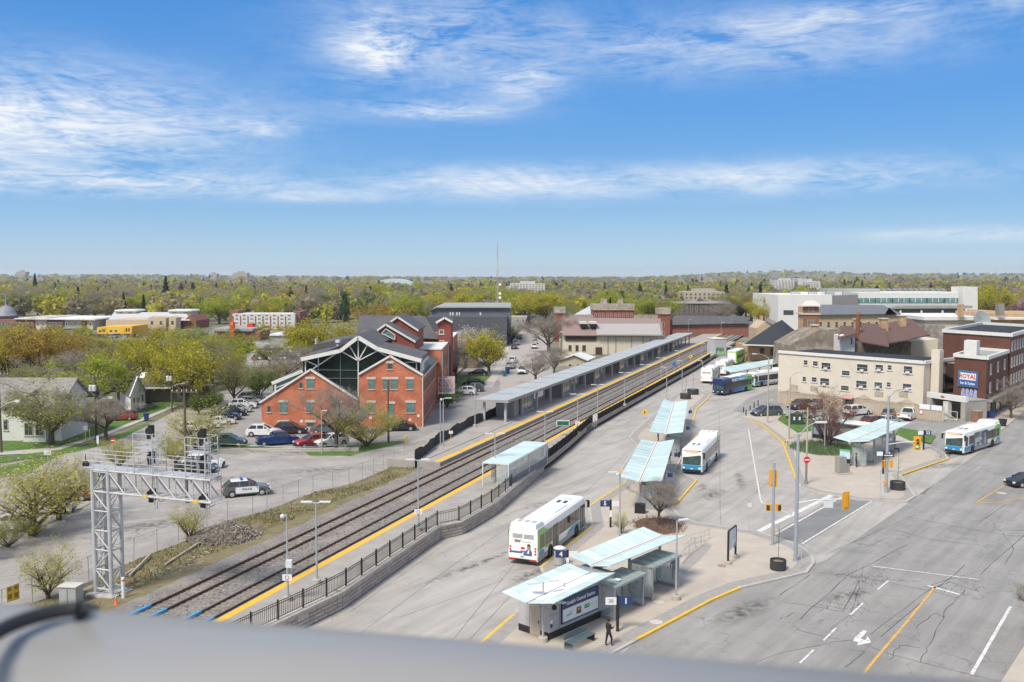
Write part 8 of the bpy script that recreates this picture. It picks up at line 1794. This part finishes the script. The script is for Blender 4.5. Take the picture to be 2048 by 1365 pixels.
# bins, planters, boxes, benches
def planter(label, x, yb, r, h, sap=True):
    o = thing('round_planter', label, 'planter', P(x,yb,KZ), 0, 'round black planters'); MB().lathe([(r*.92,0),(r,.08),(r,h),(r*.93,h),(r*.90,h-.12)],24).build('tub', mat('planter_black',(.035,.036,.04),.6,.1,2), o, smooth=False); MB().lathe([(r*.9,h-.14),(.02,h-.08)],20).build('soil', soil_m, o)
    if sap:
        t_ = MB().tube((0,0,h-.1),(.05,.02,h+2.6),.025,.012,5).build('sapling_stem', bark_m, o); tw_ = MB(); q = random.Random(int(x))
        for k in range(14): z = h+1.3+q.random()*1.3; a = q.uniform(0,6.28); tw_.tube((.04,.02,z),(.04+math.cos(a)*.45,.02+math.sin(a)*.45,z+.5),.008,.004,4)
        tw_.build('sapling_twigs', bark_m, o)
planter('round black planter with a thin sapling at the island tip',1556,1139,.62,.78); planter('round black planter beside the arrow signal mast',1795,979,.78,.85); planter('round black planter behind the far end of the bus island',1386,789,1.1,1.0); planter('round black planter cut by the lamp on the bus island',1371,798,1.0,1.0)
o = thing('litter_bin','round grey litter bin with a domed top at bay four','bin', P(1119,1130,KZ)); MB().lathe([(.36,0),(.42,.1),(.44,1.0),(.46,1.05)],18).build('drum', mat('bin_grey',(.40,.39,.375),.6,.08,2), o); MB().lathe([(.30,1.05),(.30,1.32)],12).build('opening', black_m, o); MB().lathe([(.48,1.32),(.5,1.38),(.3,1.48),(.02,1.5)],18).build('dome', mat('bin_white',(.60,.60,.58),.5,.05,2), o)
o = thing('utility_cabinet','tall grey double utility cabinet on the corner plaza','cabinet', P(1681,948,KZ), R(20)); MB().box(-.5,.5,-.4,.4,.12,2.0).build('tall_box', mat('cab_grey',(.30,.28,.26),.5,.08,2), o); MB().box(.55,1.0,-.35,.3,.12,1.15).build('low_box', mat('cab_grey',(.30,.28,.26),.5,.08,2), o); MB().box(-.8,1.2,-.7,.6,0,.12).build('plinth', shoe_m, o)
o = thing('green_utility_box','dark green utility box on the plaza lawn','cabinet', P(1592,848,KZ), R(-10)); MB().box(-1.0,1.0,-.8,.8,0,1.5).box(-1.05,1.05,-.85,.85,1.5,1.62).build('box', mat('box_green',(.025,.06,.045),.6,.1,2), o)
for x in (-.5,.3): MB().box(x,x+.25,-.83,-.8,.7,1.2).build('label_plate', adw_m, o)
o = thing('map_board','black framed transit map board on two posts at the island tip','sign', P(1456,1128,KZ), heading(P(1456,1128),P(1474,1112)))
for x in (0,2.0): MB().box(x-.07,x+.07,-.07,.07,0,2.6 if x == 0 else 2.6).build('post', black_m, o); MB().lathe([(.3,0),(.3,.2),(.25,.24)],12).build('post_foot', shoe_m, o, (x,0,0))
MB().box(.08,1.92,-.05,.05,1.0,2.6).build('panel', mat('map_white',(.55,.60,.63),.4,.35,2.5), o); MB().box(.0,2.0,-.06,.06,2.6,2.68).build('top_frame', black_m, o); MB().side([(1.2,1.0),(1.92,1.0),(1.92,1.5)], (0,-.06,0), (1,0,0), (0,0,1), .01).build('map_corner', mat('print_grey3',(.18,.19,.2),.5), o)
o = thing('bench','slatted steel bench in front of the station building','bench', P(1160,1290,KZ), hd); 
for k in range(5): MB().box(-1.2,1.2,-.3+k*.12,-.22+k*.12,.44,.48).build('seat_slat', mat('bench_teal',(.10,.16,.18),.4,.1,3), o)
for k in range(3): MB().box(-1.2,1.2,.32,.36,.55+k*.13,.63+k*.13).build('back_slat', mat('bench_teal',(.10,.16,.18),.4,.1,3), o)
for x in (-1.1,1.1): MB().box(x-.03,x+.03,-.28,.34,0,.44).build('leg', black_m, o)
for x,y,c,lab in ((293,842,(.02,.05,.16),'blue recycling cart on the lawn kerb'),(1009,753,(.02,.16,.17),'teal wheeled bin on the side street kerb'),(1015,748,(.015,.06,.28),'blue wheeled bin on the side street kerb'),(1982,838,(.015,.05,.22),'blue recycling bin by the inn wall'),(2005,854,(.025,.035,.035),'dark street bin behind the main road bus')):
    o = thing('wheeled_bin', lab, 'bin', P(x,y,.02), .3, 'wheeled bins'); MB().add([(-.3,-.35,.05),(.3,-.35,.05),(.3,.35,.05),(-.3,.35,.05),(-.4,-.45,1.15),(.4,-.45,1.15),(.4,.45,1.15),(-.4,.45,1.15)], [(3,2,1,0),(0,1,5,4),(1,2,6,5),(2,3,7,6),(3,0,4,7)]).build('tub', mat('bin_%d'%x,c,.6,.1,2), o); MB().box(-.42,.42,-.48,.48,1.15,1.22).build('lid', mat('bin_%d'%x,c,.6,.1,2), o)
for k,(x,y) in enumerate(((1487,826),(1492,832),(1500,823),(1508,816),(1516,812),(1537,818))): tag(MB().lathe([(.09,0),(.09,.95),(.05,1.0)],8).build('bollard', black_m, None, P(x,y,.1)), 'slim black bollard in the row in front of the dark minivan','bollard','bollards by the minivan')
for x,y,lab in ((838,852,'yellow bollard at the brick office corner'),(842,850,'second yellow bollard at the brick office corner, farther from the gable'),(812,888,'short yellow bollard at the grass tip of the yard'),(1571,812,'yellow bollard at the left end of the board fence'),(1582,812,'yellow bollard beside the black SUV at the board fence')): tag(MB().lathe([(.13,0),(.13,1.1),(.06,1.2)],10).build('bollard', yellow_m, None, P(x,y,.02)), lab, 'bollard','yellow bollards')
o = thing('fire_hydrant','small yellow and black fire hydrant on the plaza kerb','hydrant', P(1573,892,KZ)); MB().lathe([(.16,0),(.12,.1),(.12,.55),(.16,.6),(.12,.75),(.03,.85)],10).build('barrel', yellow_m, o); MB().tube((-.2,0,.5),(.2,0,.5),.07,.07,8).build('outlet', black_m, o)
# beds
bed = px([(1268,1045),(1282,1038),(1320,1035),(1352,1040),(1365,1052),(1358,1064),(1330,1070),(1300,1062),(1275,1056)], KZ); sheet('mulch_bed', bed, KZ+.02, mat('mulch',(.12,.07,.045),.95,.5,3,.05,coords='World'))
tpx('bare',1317,1050,958,'bare brown young tree in the mulch bed',.9,z=KZ,variant=1); tpx('thin',1243,1068,1020,'tiny sapling beside stop five lamp',.8,z=KZ,name='sapling',variant=1)
mb = MB(); q = random.Random(3)
for k in range(420):
    a, r_ = q.uniform(0,6.28), q.random()**.5; c = P(1317,1052,KZ)+Vector((math.cos(a)*r_*2.6, math.sin(a)*r_*3.2, 0)); mb.bar(c, c+Vector((q.uniform(-.25,.25),q.uniform(-.25,.25),q.uniform(.1,.35))), .03, .015)
struct('bed_stalks', mb, mat('dry_stalk',(.20,.12,.08),.9,.3,3), kind='stuff', label='dry brown stalks in the mulch bed')
bed = px([(1608,898),(1622,888),(1660,885),(1690,890),(1694,902),(1672,912),(1635,911),(1612,906)], KZ); sheet('grass_bed', bed, KZ+.02, soil_m)
mb = MB()
for k in range(2600):
    a, r_ = q.uniform(0,6.28), q.random()**.6; c = P(1652,899,KZ)+Vector((math.cos(a)*r_*4.6, math.sin(a)*r_*4.6, .02)); L = q.uniform(.5,.95); d = Vector((q.uniform(-.5,.5),q.uniform(-.5,.5),1)).normalized()*L; s_ = Vector((.03,.0,0)); mb.add([c-s_,c+s_,c+d], [(0,1,2)])
struct('ornamental_grass', mb, mat('bluegrass',(.10,.16,.07),.8,.35,2,coords='World'), kind='stuff', label='blue green ornamental grass clumps in the plaza bed')
tpx('rust',1655,897,775,'reddish brown bare shrub in the ornamental grass bed',.95,z=KZ)
tpx('bare',2022,838,772,'bare dark street tree in front of the inn',1.1); tpx('bare',2062,830,750,'bare street tree at the right frame edge by the inn',1.1); tpx('bare',2085,1290,1160,'bare tree poking in from the right frame edge',1.0)
# weeds and rubble on the railway verge
mb = MB(); wp = smooth_line(verge_edge, 6); cols = 3
for k in range(9000):
    p0 = wp[q.randrange(len(wp)-1)]; s0 = s_of(p0)+q.uniform(-1.5,1.5); t0 = t_of(p0); f = q.uniform(.02,.62); c = T(s0, t0*(1-f)-5.6*f, .02+(RZ-.3)*f**1.3-.03)
    if mnoise.noise(Vector((c.x*.25,c.y*.25,1.7))) < -.05 and q.random() < .8: continue
    hh = q.uniform(.08,.32); d = Vector((q.uniform(-.12,.12),q.uniform(-.12,.12),hh)); s_ = Vector((q.uniform(-.06,.06),q.uniform(-.06,.06),0)); mb.add([c-s_,c+s_,c+d], [(0,1,2)], q.choice((0,1,1,2,2)))
struct('verge_weeds', mb, [mat('weed_a',(.135,.14,.04),.9,.3,2), mat('weed_b',(.17,.16,.06),.9,.3,2), mat('weed_c',(.22,.17,.09),.9,.3,2)], kind='stuff', label='patchy weeds on the railway verge')
mb = MB(); hp = P(455,1075,.2)
for k in range(2000):
    a, r_ = q.uniform(0,6.28), q.random()**.55; c = hp+Vector((math.cos(a)*r_*3.4, math.sin(a)*r_*2.8, (1-r_)*1.45)); z_ = q.uniform(.05,.17)
    if k % 3: mb.box(-z_,z_,-z_*.7,z_*.7,-z_*.5,z_*.5, q.choice((0,1,2)), Matrix.Translation(c) @ Matrix.Rotation(a,4,'Z') @ Matrix.Rotation(a*3,4,'X'))
    else: mb.bar(c, c+Vector((q.uniform(-.7,.7),q.uniform(-.7,.7),q.uniform(-.1,.2))), .03, .03, 1)
mb.lathe([(3.0,-.2),(2.1,.4),(1.0,.95),(.02,1.25)],14,2,tuple(hp))
struct('debris_heap', mb, [mat('debris_a',(.20,.18,.155),.95,.3,3), mat('debris_b',(.27,.235,.19),.95,.3,3), mat('debris_c',(.145,.125,.10),.95,.35,3)], kind='stuff', label='heap of soil, twigs and stones on the railway verge')
mb = MB()
for (a,b) in (((258,1152),(300,1110)),((250,1150),(268,1138)),((330,1130),(395,1088))): mb.bar(P(*a,.3), P(*b,.3), .16, .12)
for k in range(260): p0 = P(q.uniform(250,430), q.uniform(1060,1150), .25); z_ = q.uniform(.05,.16); mb.box(p0.x-z_,p0.x+z_,p0.y-z_*.7,p0.y+z_*.7,p0.z-.1,p0.z+z_*.5) if -9.5 < t_of(p0)+1.0 < -6.2+.8 else None
struct('scrap_timber', mb, mat('scrap',(.34,.29,.24),.95,.3,2), kind='stuff', label='scrap boards and rubble lying on the railway verge')
# low yard fence at the edge of the office yard
o = thing('yard_fence','low pipe rail fence along the office yard edge','fence', P(480,905,.02)); b0 = P(480,905,.02); pts = [P(x,y,.02)-b0 for x,y in ((440,903),(480,905),(520,907),(560,910),(600,910),(640,908),(690,905),(720,900))]; mb = MB()
for p0 in pts: MB().tube(p0, p0+Vector((0,0,1.0)), .04).build('post', steel_m, o)
for a,b in zip(pts[:-1],pts[1:]): mb.tube(a+Vector((0,0,1)), b+Vector((0,0,1)), .03); mb.tube(a+Vector((0,0,.5)), b+Vector((0,0,.5)), .025)
mb.build('rail', steel_m, o); MB().bar(pts[0]+Vector((0,-.8,.2)), pts[-1]+Vector((0,-.8,.2)), .5, .5).build('kerb_wall', shoe_m, o)
# ramp handrails at the island
hr = thing('ramp_handrails','pair of steel handrails along the sunken island ramp','handrail', P(1372,1120,KZ)); b0 = P(1372,1120,KZ)
for ln in ([(1360,1130),(1378,1110),(1402,1092)], [(1382,1090),(1408,1084),(1418,1078)], [(1368,1112),(1390,1095)]):
    pp = [P(x,y,KZ)-b0 for x,y in ln]; mb = MB()
    for a,b in zip(pp[:-1],pp[1:]): mb.tube(a+Vector((0,0,.9)), b+Vector((0,0,.9)), .025); mb.tube(a+Vector((0,0,.5)), b+Vector((0,0,.5)), .018)
    for a in pp: mb.tube(a, a+Vector((0,0,.9)), .025)
    mb.build('rail', steel_m, hr)
sheet('ramp_slab', px([(1352,1142),(1376,1112),(1412,1085),(1424,1092),(1398,1122),(1368,1146)], KZ), KZ+.010, paver_m)
# manholes and paving plates
for k,(x,y,z,w_,lab) in enumerate(((1444,1132,KZ,.35,'rusty round manhole cover beside the map board'),(1317,1205,KZ,.4,'pale square paving plate near the island lamp'),(1312,1245,KZ,.45,'pale plate on the paver band near the yellow kerb'),(2003,987,.004,.5,'pale worn manhole on the main road'))): tag(MB().lathe([(w_,.014),(w_,.03)],16).build('manhole_cover', mat('cover_%d'%k,((.30,.22,.17),(.5,.47,.43),(.5,.47,.43),(.45,.43,.40))[k],.8,.15,4), None, P(x,y,z)), lab, 'manhole cover', 'manhole covers')
st_m = bpy.data.materials.new('oil_stain'); st_m.use_nodes = True; N_, L_ = st_m.node_tree.nodes, st_m.node_tree.links; b_ = N_['Principled BSDF']; b_.inputs['Base Color'].default_value = (.07,.062,.055,1); b_.inputs['Roughness'].default_value = .7
tc_ = N_.new('ShaderNodeTexCoord'); ln_ = N_.new('ShaderNodeVectorMath'); ln_.operation = 'LENGTH'; L_.new(tc_.outputs['Object'], ln_.inputs[0]); ns_ = N_.new('ShaderNodeTexNoise'); ns_.inputs['Scale'].default_value = 1.7; ns_.inputs['Detail'].default_value = 5; gp_ = N_.new('ShaderNodeNewGeometry'); L_.new(gp_.outputs['Position'], ns_.inputs['Vector'])
r1_ = N_.new('ShaderNodeMapRange'); r1_.inputs[1].default_value = .2; r1_.inputs[2].default_value = 1; r1_.inputs[3].default_value = .6; r1_.inputs[4].default_value = 0; L_.new(ln_.outputs['Value'], r1_.inputs[0]); r2_ = N_.new('ShaderNodeMapRange'); r2_.inputs[1].default_value = .38; r2_.inputs[2].default_value = .7; L_.new(ns_.outputs[0], r2_.inputs[0]); mm_ = N_.new('ShaderNodeMath'); mm_.operation = 'MULTIPLY'; L_.new(r1_.outputs[0], mm_.inputs[0]); L_.new(r2_.outputs[0], mm_.inputs[1]); L_.new(mm_.outputs[0], b_.inputs['Alpha'])
disc = MB().add([(math.cos(k*.314),math.sin(k*.314),0) for k in range(20)], [tuple(range(20))]).mesh('oil_stain', st_m)
for x,y,a_,l_,w_ in ((1200,1040,52,5,1.1),(1228,1022,52,4,.9),(1425,990,60,3.5,1.3),(1490,1222,45,4.5,1.3),(1885,932,25,5,1.2),(1060,1150,50,3,1.0),(1405,975,70,3,.8),(1110,1000,50,7,.7),(950,1130,52,8,.6),(1290,900,60,5,.7),(1480,960,80,6,.7),(1700,1190,30,3,1.0),(1440,800,30,5,.9),(430,960,20,5,2),(640,940,10,6,2),(300,1050,30,6,2)):
    o = link('oil_stain', disc, None, P(x,y,.03), R(a_)); o.scale = (l_,w_,1); o['kind'] = 'structure'; o['label'] = 'dark oil stain on the paving'
# ================================================================== PEOPLE
def person(label, pos, head, pose='stand', top=(.02,.02,.022), legs=(.02,.02,.025), hair=(.02,.015,.012), skin=(.32,.20,.14), h=1.72, bag=None, bald=False):
    k = h/1.75; o = thing('person', label, 'person', pos, head, 'people at the station'); V, E, Rr = [], [], []
    def v(x,y,z,r): V.append((x*k,y*k,z*k)); Rr.append(r*k); return len(V)-1
    def e(*ids): E.extend(zip(ids[:-1], ids[1:]))
    sit = pose == 'sit'; dz = -.42 if sit else 0
    pel = v(0,0,.95+dz,.15); wst = v(0,.01,1.10+dz,.135); ch = v(0,.0,1.30+dz,.165); nk = v(0,.01,1.47+dz,.07); hd_ = v(0,.02,1.58+dz,.085); tp = v(0,.02,1.68+dz,.08); e(pel,wst,ch,nk,hd_,tp)
    for s_ in (-1,1):
        sh_ = v(s_*.17,0,1.41+dz,.075)
        if pose == 'phone' and s_ > 0: el_, wr_ = v(s_*.24,.06,1.15+dz,.05), v(s_*.12,.28,1.22+dz,.038)
        elif sit: el_, wr_ = v(s_*.24,.06,1.15+dz,.05), v(s_*.12,.28,1.05+dz,.038)
        else: el_, wr_ = v(s_*.24,-.02,1.15+dz,.05), v(s_*.25,.06,.90+dz,.036)
        hn = v(V[wr_][0]/k, V[wr_][1]/k+.05, V[wr_][2]/k-.08,.04); e(ch,sh_,el_,wr_,hn)
        hp_ = v(s_*.09,0,.90+dz,.10)
        if sit: kn, an, ft = v(s_*.11,.44,.52,.075), v(s_*.11,.44,.10,.05), v(s_*.11,.60,.05,.045)
        else:
            st_ = .12*s_ if pose in ('walk','phone') else 0; kn, an, ft = v(s_*.10,.05+st_,.50,.075), v(s_*.10,st_*1.3,.10,.05), v(s_*.11,.15+st_*1.3,.045,.045)
        e(pel,hp_,kn,an,ft)
    me = bpy.data.meshes.new('body'); me.from_pydata(V, E, []); b = link('body', me, o); sm = b.modifiers.new('skin','SKIN'); b.modifiers.new('sub','SUBSURF').levels = 1; b.modifiers['sub'].render_levels = 1
    for i, d_ in enumerate(me.skin_vertices[0].data): d_.radius = (Rr[i],Rr[i]*(.8 if i in (1,2) else 1)); d_.use_root = (i == 0)
    m = bpy.data.materials.new('clothes'); m.use_nodes = True; nt = m.node_tree; tc = nt.nodes.new('ShaderNodeTexCoord'); sp_ = nt.nodes.new('ShaderNodeSeparateXYZ'); rp = nt.nodes.new('ShaderNodeValToRGB'); mu = nt.nodes.new('ShaderNodeMath'); mu.operation = 'DIVIDE'; mu.inputs[1].default_value = 1.8*k
    nt.links.new(tc.outputs['Object'], sp_.inputs[0]); nt.links.new(sp_.outputs[2], mu.inputs[0]); nt.links.new(mu.outputs[0], rp.inputs[0]); nt.links.new(rp.outputs[0], nt.nodes['Principled BSDF'].inputs['Base Color']); nt.nodes['Principled BSDF'].inputs['Roughness'].default_value = .85
    el2 = rp.color_ramp; el2.interpolation = 'CONSTANT'; ee = el2.elements; wz = (1.0+dz)/1.8; nz = (1.48+dz)/1.8
    ee[0].position = 0; ee[0].color = (.02,.02,.02,1); ee[1].position = .06; ee[1].color = (*legs,1); a_ = ee.new(wz); a_.color = (*top,1); a_ = ee.new(nz); a_.color = (*skin,1); me.materials.append(m)
    z_ = (1.66+dz)*k; MB().sphere((0,-.012*k,z_),.112*k,10,6,0,.95,1.05,.95).build('hair', mat('hair_%d'%int(hair[0]*1000),hair,.8,.2,8), o, smooth=True)
    f = mat('face_%d'%int(skin[0]*1000), skin, .6, .05, 3); MB().sphere((0,.05*k,(1.60+dz)*k),.088*k,10,6,0,.9,.95,1.15).sphere((0,.145*k,(1.595+dz)*k),.016*k,6,4).build('face', f, o, smooth=True)
    if bag: MB().box(-.14,.14,-.30,-.14,(1.02+dz)*k,(1.42+dz)*k).build('backpack', mat('bag_%d'%int(bag[0]*100),bag,.8,.1,3), o)
    return o
person('person in black walking and looking at a phone by stop one', P(1217,1292,KZ), R(-60), 'phone'); person('person in a blue jacket sitting in the near glass shelter', P(1268,1188,KZ), R(-135), 'sit', (.06,.28,.55), (.03,.03,.04)); person('person in dark clothes with a beige bag at the shelter end', P(1348,1160,KZ), R(160), 'stand', bag=(.3,.25,.18), h=1.8); person('person in grey sitting behind the glass next to the station building', P(1222,1196,KZ), R(-150), 'sit', (.12,.12,.13), (.05,.05,.06), (.18,.14,.10))
person('person in black standing between the two glass shelters', P(1316,885,KZ), R(-90), 'stand', top=(.02,.02,.022)); person('person in black waiting beside the lit sign bus', P(1339,926,KZ), R(20), 'stand'); person('person in dark clothes on the station forecourt far off', P(1478,708,KZ), R(-90), 'walk', skin=(.25,.14,.09))
for x,y,s_,c,lab in ((1726,925,'stand',(.02,.02,.022),'person in black inside the plaza shelter'),(1790,905,'sit',(.45,.44,.42),'person in a pale top sitting at the plaza shelter'),(1712,935,'stand',(.10,.07,.05),'person in brown behind the plaza map case')): person(lab, P(x,y,KZ), R(-100), s_, c)
# ================================================================== BALCONY RAILING AT THE VIEWER
rail_m = mat('railing_paint', (.255,.25,.245), .35, .03, 2); k_ = .30; ra, rbp = P(-260,1192,CAM_H-k_), P(2300,1398,CAM_H-k_); dv = (rbp-ra).normalized(); nv_ = Vector((-dv.y,dv.x,0))
o = thing('balcony_railing','out of focus grey metal balcony railing across the bottom of the view','railing', ra); prof = []
for i in range(28):
    a = 2*math.pi*i/28; prof.append((-.13+.12*math.cos(a), -.059+.105*math.sin(a)))
secs = [[tuple((ra-ra)+dv*s_+nv_*u+Vector((0,0,w_))) for u,w_ in prof] for s_ in (0,(rbp-ra).length)]
mb = loft(secs); mb.build('top_rail', rail_m, o, smooth=True); MB().bar(dv*.1-nv_*.11+Vector((0,0,-.9)), dv*((rbp-ra).length-.1)-nv_*.11+Vector((0,0,-.9)), .05, .05).build('bottom_rail', rail_m, o)
for f in (.15,.5,.85): c = dv*(rbp-ra).length*f-nv_*.11; MB().bar(c+Vector((0,0,-1.2)), c+Vector((0,0,-.3)), .05).build('post', rail_m, o)
pts = smooth_line([(x,y) for x,y in ((-130,1370),(-60,1305),(0,1262),(50,1240),(100,1226),(140,1219),(170,1218),(188,1222))],5); pts = [P(p.x,p.y,CAM_H-k_+.055-(.06*max(0,i-27)/8)) for i,p in enumerate(pts)]; c0 = pts[0]
tag(MB().path([p-c0 for p in pts], .0055, 10).build('cable_loop', black_m, None, c0), 'out of focus black cable loop lying on the balcony railing', 'cable')
# ================================================================== HAZE
HZ = 60
mb = MB().box(-6500,6500,-60,9200,-8,HZ+14); hz = mb.build('haze', None); hz.data.materials.clear(); hm = bpy.data.materials.new('haze_air'); hm.use_nodes = True; hm.node_tree.nodes.remove(hm.node_tree.nodes['Principled BSDF'])
pv = hm.node_tree.nodes.new('ShaderNodeVolumePrincipled'); pv.inputs['Density'].default_value = 0.85e-4; pv.inputs['Color'].default_value = (.90,.955,1,1); pv.inputs['Anisotropy'].default_value = .2
hm.node_tree.links.new(pv.outputs[0], hm.node_tree.nodes['Material Output'].inputs['Volume']); hz.data.materials.append(hm); hz['kind'] = 'stuff'; hz['label'] = 'thin pale air haze over the town'
